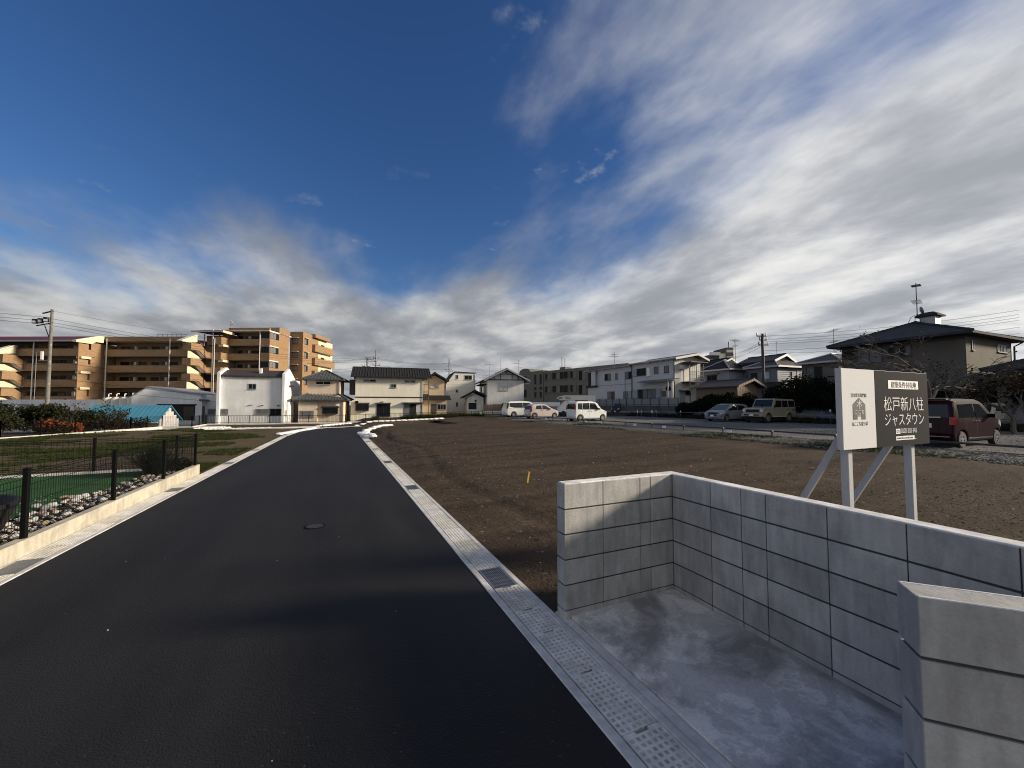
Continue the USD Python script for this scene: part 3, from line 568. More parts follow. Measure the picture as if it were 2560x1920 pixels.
# ------------------------------------------------------------------ left fence on its kerb
K = thing('kerb_wall', 'low yellowish concrete kerb wall under the black mesh fence by the road', 'kerb')
y = -1.0; i = 0
while y < 12.85:
    y2 = min(y + 0.6, 12.9); m = MB(); m.hull(bev(-3.44, -3.318, y + .001, y2 - .001, -0.3, 0.118, 0.006)); part(K, 'kerb_block', m, 'kerb'); y = y2; i += 1
K2 = thing('kerb_wall', 'low pale concrete kerb at the far end of the lawn', 'kerb')
for i in range(22):
    x = -3.45 - i * 0.6; m = MB(); m.hull(bev(x - 0.599, x - 0.001, 13.06, 13.18, -0.3, 0.045, 0.006)); part(K2, 'kerb_block', m, 'precast')
def mesh_fence(label, p, q, z0, z1, posts, fold=0.05, pitch=0.05, rows=(0.16, 0.33, 0.50), wire=0.0030, r=0.026):
    """Folded wire-mesh panels between square posts; posts are distances along the run."""
    F = thing('mesh_fence', label, 'fence'); p, q = np.array(p, float), np.array(q, float); d = q - p; L = np.linalg.norm(d); d /= L; n = np.array([-d[1], d[0]])
    P = lambda a, v, z: (*(p + d * a + n * v), z)
    for a in posts:
        m = MB(); c = p + d * a; m.cbox(c[0] - r, c[0] + r, c[1] - r, c[1] + r, z0 - 0.1, z1, 0.004); post = part(F, 'post', m, 'black')
        m = MB(); m.cbox(c[0] - r - .004, c[0] + r + .004, c[1] - r - .004, c[1] + r + .004, z1 + .001, z1 + 0.012, 0.003); part(post, 'cap', m, 'black')
    edges = sorted(set([0.0, L]) | set(posts)); off = r + 0.006
    for a0, a1 in zip(edges[:-1], edges[1:]):
        m = MB(); zt, zb = z1 - 0.03, z0 + 0.035
        n_ = int((a1 - a0 - 0.02) / pitch)
        for k in range(n_ + 1):
            a = a0 + 0.01 + k * pitch
            m.tube([P(a, off, zb), P(a, off + fold * .7, zb + 0.045), P(a, off, zb + 0.09), P(a, off, zt - 0.09), P(a, off + fold * .7, zt - 0.045), P(a, off, zt)], wire, 4, caps=False)
        for z in (zb, zb + 0.09, zt - 0.09, zt) : m.tube([P(a0 + .004, off - .004, z), P(a1 - .004, off - .004, z)], wire * 1.25, 4, caps=False)
        for z in (zb + 0.045, zt - 0.045): m.tube([P(a0 + .004, off + fold * .7 + .003, z), P(a1 - .004, off + fold * .7 + .003, z)], wire * 1.25, 4, caps=False)
        for rr in rows: m.tube([P(a0 + .004, off - .004, z0 + rr * (z1 - z0) / 0.66), P(a1 - .004, off - .004, z0 + rr * (z1 - z0) / 0.66)], wire * 1.2, 4, caps=False)
        part(F, 'mesh_panel', m, 'black')
    return F
mesh_fence('black wire mesh fence along the road on the yellowish kerb', (-3.378, 0.65), (-3.378, 12.78), 0.118, 0.93, [0.0, 2.0, 4.0, 6.0, 8.02, 10.06, 12.08])
mesh_fence('black wire mesh fence crossing the far end of the lawn', (-15.5, 13.12), (-3.44, 13.12), 0.045, 0.86, [0.06, 2.0, 4.0, 6.0, 8.0, 10.0, 11.62], fold=0.03, pitch=0.1, rows=(0.14, 0.28, 0.42, 0.54), wire=0.0042)
# garden stones, tub, shrub
rnd = random.Random(12)
def stone(seed, n=1):
    t = trimesh.creation.icosphere(subdivisions=2); v = np.array(t.vertices); v *= 1 + 0.55 * (meshkit.fbm(v * 1.3 + seed * 7.1, 3, seed) - 0.5)[:, None]; rng = np.random.default_rng(seed)
    for _ in range(7):
        k = rng.normal(size=3); k /= np.linalg.norm(k); dd = v @ k; lim = np.quantile(dd, 0.86); v -= np.outer(np.maximum(dd - lim, 0) * 0.8, k)
    m = MB(); m.add(v * np.array([1, 0.8, 0.62]), t.faces); return m
stone_mats = [mat('stone_white', (0.50, 0.49, 0.47), 0.85, 0.25, 9.0), mat('stone_tan', (0.33, 0.25, 0.17), 0.85, 0.3, 9.0), mat('stone_grey', (0.20, 0.20, 0.21), 0.85, 0.3, 9.0)]
lbl = ['white garden stone in the border behind the roadside mesh fence', 'tan garden stone in the border behind the roadside mesh fence', 'dark grey garden stone in the border behind the roadside mesh fence']
grp = ['white border stones', 'tan border stones', 'grey border stones']; firsts = {}
for i in range(230):
    y = rnd.uniform(4.6, 12.4); side = rnd.random(); x = (-4.16 + rnd.gauss(0, 0.10) - 0.12 * math.sin(y * 0.9)) if side < 0.62 else rnd.uniform(-4.1, -3.52); k = rnd.choices((0, 1, 2), (0.56, 0.28, 0.16))[0]; sz = rnd.uniform(0.028, 0.068) * (1.1 if side < .62 else 0.85)
    if y > 10.2 and side < .62 and rnd.random() < .5: continue
    key = (k, rnd.randrange(2)); loc = (x, y, 0.01 + sz * 0.25); rz = rnd.uniform(0, 360)
    if key not in firsts:
        src = thing('garden_stone', lbl[k], 'stone', loc, rz, grp[k]); UsdGeom.Xformable(stage.GetPrimAtPath(src)).AddScaleOp().Set(Gf.Vec3f(sz, sz, sz)); part(src, 'stone', stone(20 + 3 * k + key[1]), stone_mats[k], smooth=30); firsts[key] = src
    else: copy_of(firsts[key], loc, rz, (sz, sz * rnd.uniform(.8, 1.1), sz * rnd.uniform(.8, 1.2)), lbl[k], grp[k])
T = thing('planting_tub', 'big black plastic tub behind the mesh fence at the left edge', 'tub', (-4.28, 6.72, 0.0), scale=1.4)
m = MB(); prof = [(0.36, 0.10), (0.46, 0.12), (0.54, 0.32), (0.56, 0.34), (0.56, 0.37), (0.53, 0.37), (0.50, 0.32), (0.43, 0.15), (0.0, 0.14)]
t_ = trimesh.creation.revolve(np.array([(0.0, 0.10)] + prof), sections=40); m.add(np.array(t_.vertices) * np.array([0.92, 1.05, 1]), t_.faces); part(T, 'tub', m, 'black_plastic', smooth=35)
m = MB()
m.tri(trimesh.creation.cylinder(.3, .13, sections=24, transform=trimesh.transformations.translation_matrix((0, 0, .034))))
part(T, 'base', m, 'black_plastic')

# ------------------------------------------------------------------ building kit (local frame: x along the front, y into the depth, z up)
M['render_white'] = stucco('render_white', (0.80, 0.81, 0.81), 0.09, 0.7)
M['render_grey'] = stucco('render_grey', (0.68, 0.69, 0.69), 0.12, 0.6)
M['render_cream'] = stucco('render_cream', (0.80, 0.77, 0.66), 0.06, 0.5)
M['render_beige'] = stucco('render_beige', (0.68, 0.56, 0.44), 0.06, 0.4)
M['render_tan'] = stucco('render_tan', (0.50, 0.39, 0.28), 0.06, 0.4)
M['panel_white'] = stucco('panel_white', (0.80, 0.79, 0.72), 0.05, 0.2)
M['blue_grey'] = stucco('blue_grey', (0.30, 0.33, 0.39), 0.05, 0.3)
M['green_grey'] = stucco('green_grey', (0.16, 0.16, 0.135), 0.06, 0.3)
M['dark_house'] = stucco('dark_house', (0.135, 0.125, 0.108), 0.08, 0.4)
M['slate_wall'] = siding('slate_wall', (0.16, 0.18, 0.215), 0.22, 'z')
M['siding_blue'] = siding('siding_blue', (0.50, 0.505, 0.50), 0.32, 'y')
M['siding_pale'] = siding('siding_pale', (0.50, 0.505, 0.50), 0.32, 'x')
M['board_brown'] = siding('board_brown', (0.15, 0.10, 0.068), 0.24, 'y')
M['board_tan'] = siding('board_tan', (0.15, 0.10, 0.068), 0.24, 'x')
M['roof_tile'] = mat('roof_tile', (0.026, 0.027, 0.027), 0.85, 0.35, 3.0, spec=0.15)
M['roof_tile_grey'] = mat('roof_tile_grey', (0.075, 0.082, 0.082), 0.85, 0.3, 3.0, spec=0.2)
M['roof_brown'] = mat('roof_brown', (0.045, 0.036, 0.034), 0.7, 0.25, 3.0)
M['roof_slate'] = mat('roof_slate', (0.042, 0.045, 0.050), 0.85, 0.25, 1.5, 0.5, 9.0, bdist=0.03, spec=0.15)
M['roof_metal'] = mat('roof_metal', (0.24, 0.24, 0.25), 0.5, 0.12, 1.0)
M['roof_red'] = mat('roof_red', (0.11, 0.022, 0.018), 0.6, 0.12, 1.0)
M['roof_blue'] = mat('roof_blue', (0.062, 0.235, 0.335), 0.55, 0.10, 1.2)
M['brick'] = brickwork('brick', (0.33, 0.205, 0.105), (0.265, 0.155, 0.075), (0.25, 0.185, 0.12))
M['brick_dark'] = M['brick']

def fb(m, O, d, n, a0, a1, k0, k1, z0, z1):
    """A box in a wall's own frame: a along the wall, k outwards from its face."""
    O, d, n = (np.array(q, float) for q in (O, d, n)); return m.hull([(*(O + d * a + n * k), z) for a in (a0, a1) for k in (k0, k1) for z in (z0, z1)])
FRONT = ((0, 0), (1, 0), (0, -1))
def wall_face(o, d): d = np.array(d, float) / np.linalg.norm(d); return (o, tuple(d), (d[1], -d[0]))
def window(b, face, a0, a1, z0, z1, frame='frame_grey', glass='glass', panes=2, bars=0, proud=0.035, fw=0.05, sill=True, name='window', k=0.0, mats=None):
    O, d, n = face; m = MB(); F = lambda *q: fb(m, O, d, n, *q)
    F(a0 - fw, a0, k, k + proud, z0 - fw, z1 + fw); F(a1, a1 + fw, k, k + proud, z0 - fw, z1 + fw); F(a0, a1, k, k + proud, z1, z1 + fw); F(a0, a1, k, k + proud, z0 - fw, z0)
    for i in range(1, panes): c = a0 + (a1 - a0) * i / panes; F(c - 0.025, c + 0.025, k, k + proud * .9, z0, z1)
    if sill: F(a0 - fw - .03, a1 + fw + .03, k, k + proud + 0.05, z0 - fw - 0.04, z0 - fw)
    for i in range(bars): c = a0 + (a1 - a0) * (i + .5) / bars; F(c - 0.010, c + 0.010, k + proud + .03, k + proud + .05, z0 - .03, z1 + .03)
    if bars:
        for z in (z0 + .02, z1 - .02): F(a0 - fw, a1 + fw, k + proud + .025, k + proud + .055, z - .012, z + .012)
    w = part(b, name, m, frame)
    for i in range(panes):
        m = MB(); e = 0.02; fb(m, O, d, n, a0 + (a1 - a0) * i / panes + e, a0 + (a1 - a0) * (i + 1) / panes - e, k, k + 0.012 + 0.008 * (i % 2), z0 + .002, z1 - .002); part(w, 'pane', m, mats[i] if mats else glass)
    return w
def slabs(b, name, boxes, material, label=None):
    for q in boxes: m = MB(); m.box(*q); part(b, name, m, material, label=label)
def bx(b, name, x0, x1, y0, y1, z0, z1, material, label=None):
    m = MB(); m.box(x0, x1, y0, y1, z0, z1); return part(b, name, m, material, label=label)
def awning(b, face, a0, a1, z, out=0.35, material='brown', rise=0.10):
    O, d, n = face; m = MB(); O, d, n = (np.array(q, float) for q in face)
    m.hull([(*(O + d * a + n * k), zz) for a in (a0, a1) for k, zz in ((0, z), (0, z + rise + .03), (out, z), (out, z + .03))]); return part(b, 'awning', m, material)
def gable(b, x0, x1, y0, y1, ze, zr, ridge, material, t=0.14, axis='x', verge=None, name='roof', ribs=0, rib_mat=None, zb=None):
    """Gabled roof as two slabs; ridge: where the ridge line stands across the other axis. zb: height of the far eave if it differs."""
    zb = ze if zb is None else zb; m = MB(); P = (lambda s, c, z: (s, c, z)) if axis == 'x' else (lambda s, c, z: (c, s, z))
    (s0, s1), (c0, c1) = ((x0, x1), (y0, y1)) if axis == 'x' else ((y0, y1), (x0, x1))
    for c, z in ((c0, ze), (c1, zb)): m.hull([P(s, cc, zz + h) for s in (s0, s1) for cc, zz in ((c, z), (ridge, zr)) for h in (0, t)])
    r = part(b, name, m, material)
    m = MB(); m.tube([P(s0 - .02, ridge, zr + t), P(s1 + .02, ridge, zr + t)], 0.10, 8); part(r, 'ridge_cap', m, rib_mat or material)
    if ribs:
        m = MB()
        for c, z in ((c0, ze), (c1, zb)):
            for i in range(ribs + 1):
                s = s0 + (s1 - s0) * i / ribs; m.tube([P(s, c, z + t - .01), P(s, ridge, zr + t - .01)], 0.055, 5)
        part(r, 'tile_rolls', m, rib_mat or material, kind='stuff')
    if verge:
        for s in (s0, s1):
            m = MB()
            for c, z in ((c0, ze), (c1, zb)): m.hull([P(s + q, cc, zz + h) for q in (-.03, .03) for cc, zz in ((c, z), (ridge, zr)) for h in (-.10, t + .03)])
            part(r, 'verge_board', m, verge)
    return r
def hip(b, x0, x1, y0, y1, ze, zr, rx0, rx1, ry, material, t=0.16, ribs=0, rib_mat=None, name='roof', ry1=None, cap='same'):
    ry1 = ry if ry1 is None else ry1; m = MB(); m.hull([(x, y, z) for x in (x0, x1) for y in (y0, y1) for z in (ze, ze + t)] + [(rx0, ry, zr), (rx1, ry1, zr)]); r = part(b, name, m, material); cm = (rib_mat or material) if cap == 'same' else cap
    for c, e in (((x0, y0), (rx0, ry)), ((x1, y0), (rx1, ry)), ((x0, y1), (rx0, ry1)), ((x1, y1), (rx1, ry1))):
        m = MB(); m.tube([(*c, ze + t), (*e, zr + .02)], 0.09, 6); part(r, 'hip_cap', m, cm)
    if abs(rx1 - rx0) + abs(ry1 - ry) > .1: m = MB(); m.tube([(rx0, ry, zr + .03), (rx1, ry1, zr + .03)], 0.10, 6); part(r, 'ridge_cap', m, cm)
    if ribs:
        m = MB()
        for i in range(1, ribs):
            x = x0 + (x1 - x0) * i / ribs; q = min(1, (x - x0) / max(rx0 - x0, 1e-6), (x1 - x) / max(x1 - rx1, 1e-6)); m.tube([(x, y0, ze + t - .01), (x, y0 + (ry - y0) * q, ze + t + (zr - ze - t) * q - .01)], 0.05, 5)
        for xx, rx in ((x0, rx0), (x1, rx1)):
            for i in range(1, ribs):
                y = y0 + (y1 - y0) * i / ribs; q = min(1, (y - y0) / max(ry - y0, 1e-6), (y1 - y) / max(y1 - ry, 1e-6)); m.tube([(xx, y, ze + t - .01), (xx + (rx - xx) * q, y, ze + t + (zr - ze - t) * q - .01)], 0.05, 5)
        part(r, 'tile_rolls', m, rib_mat or material, kind='stuff')
    return r
def pipe(b, pts, r=0.05, material='white', name='downpipe', n=8): m = MB(); m.tube(pts, r, n); return part(b, name, m, material)

# ------------------------------------------------------------------ white workshop house with the brown roof
b = thing('white_house', 'windowless looking white rendered house between raised end walls, brown roof', 'house', (-11.84, 51.96, 0.068), -7.89, scale=0.96)
bx(b, 'wall', 0.02, 6.42, 0, 8, -1.6, 4.86, 'render_white')
for u0, u1 in ((-0.16, 0.12), (6.40, 6.66)):
    m = MB(); m.prism([(-0.38, -1.6), (-0.38, 5.30), (1.55, 6.05), (8.1, 3.4), (8.1, -1.6)], u0, u1, 'x'); part(b, 'end_wall', m, 'render_white')
m = MB(); m.prism([(-0.22, 4.87), (-0.22, 5.03), (1.55, 5.78), (8.0, 3.2), (8.0, 3.0), (1.55, 5.55)], 0.125, 6.395, 'x'); part(b, 'roof', m, 'roof_brown')
bx(b, 'roof_vent', 3.72, 3.98, 0.55, 0.85, 5.2, 5.95, 'white')
window(b, FRONT, 2.85, 3.59, 3.5, 4.04, mats=['glass', 'glass'])
window(b, FRONT, 0.15, 0.86, 0.62, 1.15, bars=7, panes=1, glass='glass_pale')
window(b, FRONT, 3.70, 4.98, 0.62, 1.14, bars=11, glass='glass_pale')
window(b, FRONT, 5.10, 6.26, 0.46, 1.14, 'frame_dark')
slabs(b, 'vent_hood', [(2.98, 3.32, -0.12, 0, 1.62, 1.66), (4.2, 4.42, -.12, 0, 1.55, 1.64), (5.85, 6.08, -0.2, 0, 1.5, 1.66)], 'steel')
bx(b, 'annex_wall', 6.67, 7.0, 0.1, 4, -1.4, 2.0, 'render_white'); bx(b, 'meter_box', 6.68, 6.98, -0.25, 0.09, 0.40, 1.02, 'offwhite')
bx(b, 'side_canopy', 6.68, 7.0, 1.5, 2.6, 3.9, 4.02, 'brown')

# ------------------------------------------------------------------ small beige house with two tiled roofs
b = thing('beige_house', 'small beige house with two tiers of grey tiled hip roof', 'house', (-4.21, 52.18, 0), -7.89)
bx(b, 'wall', 0, 4.83, 0, 6, -1.5, 2.3, 'render_beige'); bx(b, 'upper_wall', 0.66, 4.18, 0.9, 5.4, 2.3, 4.75, 'render_beige'); bx(b, 'front_bay', 0, 2.0, -0.3, -.001, -1.5, 1.9, 'render_beige')
hip(b, -0.58, 5.36, -0.75, 6.7, 2.16, 2.98, 0.7, 4.1, 0.85, 'roof_tile_grey', .12, 17, ry1=5.4); hip(b, 0.05, 4.78, 0.25, 6.0, 4.62, 5.95, 2.2, 2.5, 3.1, 'roof_tile_grey', .14, 13)
f = wall_face((0, .9), (1, 0)); window(b, f, 1.6, 3.2, 4.14, 4.46, 'white')
window(b, wall_face((0, -.3), (1, 0)), 0.18, 1.62, 0.22, 0.92, 'frame_grey', 'glass_pale', 4, bars=10)
bx(b, 'box_window', 2.55, 4.25, -0.32, -.001, 0.58, 1.30, 'frame_dark'); window(b, wall_face((0, -.325), (1, 0)), 2.62, 4.18, 0.66, 1.22, 'frame_dark', 'glass', 2); awning(b, FRONT, 2.4, 4.4, 1.34, 0.5, 'frame_dark')
bx(b, 'bay_canopy', -0.1, 2.1, -0.55, -.301, 1.92, 2.0, 'frame_grey'); bx(b, 'vent_hood', 4.0, 4.3, -0.2, -.001, 1.52, 1.72, 'white')
pipe(b, [(4.78, -0.06, -0.6), (4.78, -0.06, 2.2)], 0.04, 'steel'); pipe(b, [(4.22, .84, 2.9), (4.22, .84, 4.6)], 0.04, 'steel')
bx(b, 'rear_lean_to', -1.2, -.02, 1.2, 5, -1.4, 2.7, 'dark_house')

# ------------------------------------------------------------------ cream house with the long tiled roof
b = thing('cream_house', 'wide cream house with brown band and long ribbed dark tile roof', 'house', (1.45, 53.27, -0.102), -5.89, scale=1.06)
bx(b, 'wall', 0.46, 8.35, 0, 5, -1.2, 4.95, 'render_cream')
m = MB(); m.prism([(0, -1.2), (0.459, -1.2), (0.459, 2.32), (0, 2.08)], 0.0, 4.0, 'y'); part(b, 'side_annex', m, 'render_cream')
bx(b, 'band', 0.46, 8.36, -0.03, -.001, 2.49, 2.63, 'brown')
gable(b, 0.0, 9.3, -0.62, 5.6, 4.92, 6.22, 2.3, 'roof_tile', .12, 'x', 'roof_tile', ribs=30)
window(b, FRONT, 1.36, 2.74, 4.46, 4.66, 'frame_grey', mats=['glass_pale', 'glass']); window(b, FRONT, 6.08, 7.44, 4.38, 4.70, 'white', 'glass_pale'); window(b, FRONT, 4.56, 5.12, 3.77, 4.17, 'frame_grey', bars=3)
bx(b, 'box_window', 0.52, 2.02, -0.30, -.001, 0.95, 1.74, 'frame_dark'); window(b, wall_face((0, -.305), (1, 0)), 0.6, 1.94, 1.06, 1.68, 'frame_dark'); awning(b, FRONT, 0.42, 2.12, 1.78, 0.42)
window(b, FRONT, 2.92, 4.42, 0.30, 1.70, 'frame_dark', name='sliding_door'); awning(b, FRONT, 2.75, 4.55, 1.78, 0.40)
window(b, FRONT, 6.1, 8.2, 0.35, 1.74, 'frame_dark', panes=3, mats=['glass_pale', 'dark', 'glass_white'], name='sliding_door'); awning(b, FRONT, 5.85, 8.45, 1.84, 0.55)
bx(b, 'extractor', 0.5, 0.82, -0.28, -.001, 1.85, 2.1, 'black'); bx(b, 'vent_hood', 3.4, 3.68, -0.1, -.001, 1.98, 2.06, 'board_tan')
pipe(b, [(8.30, -0.06, -0.5), (8.30, -0.06, 4.9)], 0.035, 'steel'); pipe(b, [(9.08, 0.2, -0.4), (9.08, 0.2, 4.9)], 0.045, 'brown', 'balcony_post'); pipe(b, [(8.5, 0.2, 2.9), (8.5, 0.2, 4.2)], 0.03, 'brown', 'balcony_post')
slabs(b, 'balcony_rail', [(8.37, 9.08, 0.17, 0.22, z, z + .06) for z in (2.95, 3.12, 3.34, 4.18)], 'brown'); bx(b, 'balcony_floor', 8.36, 9.1, 0.2, 3.0, 2.84, 2.94, 'brown')
bx(b, 'left_bay', -0.25, 0.459, 0.8, 3.5, 2.9, 4.7, 'frame_dark')

# ------------------------------------------------------------------ tan gabled house behind it
b = thing('tan_house', 'tan gabled house half hidden to the right of the cream house', 'house', (11.3, 57.6, -0.102), -5.89, scale=1.06)
m = MB(); m.prism([(-1.6, -1), (2.92, -1), (2.92, 5.0), (1.55, 5.75), (-1.6, 4.2)], 0, 6, 'y'); part(b, 'wall', m, 'render_tan')
gable(b, -2.0, 3.5, -0.6, 6.3, 3.98, 5.98, 1.55, 'roof_tile', .12, 'y', 'roof_tile', zb=4.90)
bx(b, 'lower_wall', -0.8, 3.1, -0.9, -.001, -1, 2.35, 'render_tan')
m = MB(); m.hull([(x, y, z + h) for x in (-0.9, 3.6) for y, z in ((-1.5, 2.26), (-.002, 2.86)) for h in (0, .1)]); r = part(b, 'lean_to_roof', m, 'roof_tile'); m = MB()
for i in range(16): m.tube([(-.9 + 4.5 * i / 15, -1.5, 2.36), (-.9 + 4.5 * i / 15, -.06, 2.94)], 0.05, 5)
part(r, 'tile_rolls', m, 'roof_tile', kind='stuff')
window(b, FRONT, 0.96, 2.10, 3.98, 4.27, 'frame_grey', mats=['glass_white', 'glass_pale']); f = wall_face((0, -.9), (1, 0)); bx(b, 'door', 1.0, 1.74, -0.93, -.901, 0.4, 1.74, 'brown'); window(b, f, 1.86, 3.0, 1.0, 1.70, 'frame_grey', 'glass', 3)

# ------------------------------------------------------------------ white three-storey house
b = thing('white_house', 'white three storey house with a steep dark roof on its left', 'house', (16.53, 64.86, 0), -7.89)
m = MB(); m.prism([(0, -1), (5.05, -1), (5.05, 7.05), (1.45, 7.12), (0, 5.2)], 0, 7, 'y'); part(b, 'wall', m, 'panel_white')
m = MB(); m.prism([(-0.55, 4.55), (-.45, 4.48), (1.50, 7.13), (5.2, 7.06), (5.2, 7.16), (1.42, 7.28)], -0.12, 7.2, 'y'); part(b, 'roof', m, 'roof_slate')
window(b, FRONT, 1.74, 2.04, 6.1, 6.66, 'frame_grey', panes=1); window(b, FRONT, 3.2, 4.4, 5.97, 6.64, 'frame_grey'); window(b, FRONT, 1.72, 2.02, 3.76, 4.16, 'frame_grey', panes=1); window(b, FRONT, 1.74, 2.04, 1.4, 2.02, 'frame_grey', panes=1); window(b, FRONT, 3.2, 3.52, 1.57, 2.07, 'frame_grey', panes=1)
pipe(b, [(4.95, -0.05, 0), (4.95, -0.05, 6.9)], 0.04, 'steel')
for z in (2.6, 3.2, 3.8, 4.5, 5.1, 5.7): bx(b, 'panel_joint', .05, 5.0, -0.006, -.0005, z, z + .02, 'frame_grey')

# ------------------------------------------------------------------ traditional gabled house
b = thing('gabled_house', 'white walled traditional house, timbered gable, small porch roof at left', 'house', (19.89, 55.72, 0), -11.89)
m = MB(); m.prism([(0.68, -1), (6.34, -1), (6.34, 5.5), (3.55, 6.9), (0.68, 5.5)], 0, 9.5, 'y'); part(b, 'wall', m, 'render_grey')
gable(b, 0.05, 7.15, -0.75, 10, 5.25, 7.02, 3.58, 'roof_slate', .12, 'y', 'frame_grey')
for q in ((0.7, 6.32, 5.38, 5.52), (2.5, 4.7, 6.26, 6.34)): bx(b, 'gable_beam', q[0], q[1], -0.05, -.001, q[2], q[3], 'frame_dark')
for u, zt in ((1.72, 5.95), (2.66, 6.25), (4.48, 6.25), (5.4, 5.95), (3.55, 6.8)): bx(b, 'gable_post', u - .05, u + .05, -0.052, -.0012, (5.525 if u != 3.55 else 6.345), zt, 'frame_dark')
window(b, FRONT, 2.5, 3.8, 3.84, 4.46, 'frame_grey', 'glass_white')
slabs(b, 'fence_board', [(0.05 + .235 * i, 0.05 + .235 * i + .215, -0.5, -.47, 0.82, 1.68 + (.06 if i > 5 else 0)) for i in range(14)], 'board_brown')
bx(b, 'garden_wall', 0.0, 6.3, -0.55, -.30, -1, 0.62, 'block0'); bx(b, 'garden_wall_cap', 0.0, 6.3, -0.56, -.29, .625, 0.72, 'white')
f = wall_face((0.68, 9.4), (0, -1)); window(b, f, 2.2, 5.2, 3.6, 4.6, 'frame_dark', mats=['brown', 'glass_white']); bx(b, 'side_eave', -0.4, 0.66, 0.5, 6, 4.72, 4.80, 'roof_slate')
m = MB(); m.prism([(-2.2, -1), (0.3, -1), (0.3, 2.75), (-0.95, 3.35), (-2.2, 2.75)], 1.6, 5.5, 'y'); part(b, 'porch_wall', m, 'render_grey'); gable(b, -2.95, 1.05, 1.0, 5.6, 2.68, 3.72, -0.95, 'roof_tile', .14, 'y', 'roof_tile')
bx(b, 'porch_window', -2.0, -0.78, 1.56, 1.599, 0.95, 1.92, 'dark'); bx(b, 'alarm_box', -1.05, -.8, 1.45, 1.599, 2.1, 2.4, 'dark'); bx(b, 'meter_box', -.35, -.15, 1.48, 1.599, 1.05, 1.65, 'white')
bx(b, 'right_balcony', 6.345, 7.6, 1.5, 6, 4.95, 5.05, 'steel')

# ------------------------------------------------------------------ dark flats with the arched parapet
b = thing('dark_apartments', 'dark green grey apartment building with an arched parapet at its left', 'apartment building', (41.22, 75.80, 0), -75.89)
bx(b, 'wall', 0.0, 22, 0, 9, 0.4, 9.0, 'green_grey'); bx(b, 'stair_wall', -4.3, -.001, -0.25, 7, 0.4, 9.15, 'green_grey')
th = np.linspace(0, math.pi, 15); m = MB(); m.prism([(-8.3, 0.4), (-4.301, 0.4), (-4.301, 9.1)] + [(-6.3 + 2.0 * math.cos(q), 9.1 + 0.9 * math.sin(q)) for q in th[1:-1]] + [(-8.3, 9.1)], -0.22, 6, 'y'); part(b, 'arch_wall', m, 'green_grey')
f2 = wall_face((0, -.25), (1, 0))
for u0, u1, z0, z1 in ((-2.85, -2.2, 6.25, 8.35), (-1.05, -.4, 6.25, 8.35), (-2.85, -2.2, 5.0, 5.55), (-1.05, -.4, 5.0, 5.55), (-2.85, -2.2, 3.3, 4.45), (-1.05, -.4, 3.3, 4.45), (-7.2, -5.6, 6.4, 8.2), (-7.2, -5.6, 3.4, 5.0)): window(b, f2, u0, u1, z0, z1, 'frame_dark', panes=1, k=0.0 if u0 > -4 else -.03)
for dz in (0, -2.82):
    for u0, u1, z0, z1, p in ((0.45, 2.1, 7.1, 8.4, 2), (2.74, 7.3, 7.05, 8.45, 4), (7.95, 9.5, 7.07, 8.4, 2), (10.29, 12.1, 6.5, 8.35, 2), (12.9, 15, 7.05, 8.4, 2)):
        window(b, FRONT, u0, u1, z0 + dz, z1 + dz, 'green_grey', panes=p, mats=(['glass', 'glass_pale', 'glass', 'glass'] if p == 4 else ['glass', 'glass_pale']), proud=0.10, fw=.08)
bx(b, 'roof_plant', 2.9, 4.5, 2, 4, 9.0, 9.75, 'green_grey'); pipe(b, [(3.2, 2.4, 9.7), (3.2, 2.4, 12.0)], .05, 'dark', 'mast'); pipe(b, [(4.1, 2.4, 9.7), (4.1, 2.4, 11.6)], .04, 'dark', 'mast')

# ------------------------------------------------------------------ long grey two-storey building
b = thing('grey_two_storey_building', 'long pale grey two storey building with metal outside stair at its end', 'building', (36.2, 51.9, 0), -90)
bx(b, 'wall', 0.0, 10.13, 0, 4.6, 0.6, 6.93, 'siding_blue'); bx(b, 'wall', 10.131, 17.45, 0, 4.25, 0.6, 7.08, 'siding_blue'); bx(b, 'end_wall', 17.451, 17.49, 0.002, 4.25, 0.6, 7.10, 'siding_pale')
m = MB(); m.prism([(0.0, 7.11), (4.25, 7.11), (4.25, 7.15), (3.1, 7.60), (0, 7.16)], 17.451, 17.49, 'x'); part(b, 'gable_wall', m, 'siding_pale')
gable(b, -0.4, 10.1, -0.45, 5.0, 6.88, 7.30, 3.0, 'roof_metal', .1, 'x', 'roof_metal'); gable(b, 9.95, 18.2, -0.5, 5.0, 7.02, 7.68, 3.1, 'roof_metal', .12, 'x', 'offwhite')
bx(b, 'band', 0, 10.13, -0.02, -.001, 4.46, 4.52, 'slate_wall'); bx(b, 'recess', 0.0, 1.15, -0.006, -.001, 4.62, 6.7, 'dark'); bx(b, 'bay', 1.16, 2.4, -0.25, -.001, 4.6, 6.75, 'siding_blue'); bx(b, 'bay_floor', -.1, 2.45, -0.30, -.001, 4.3, 4.6, 'dark')  # shade of the recess painted as a flat dark sheet on the wall
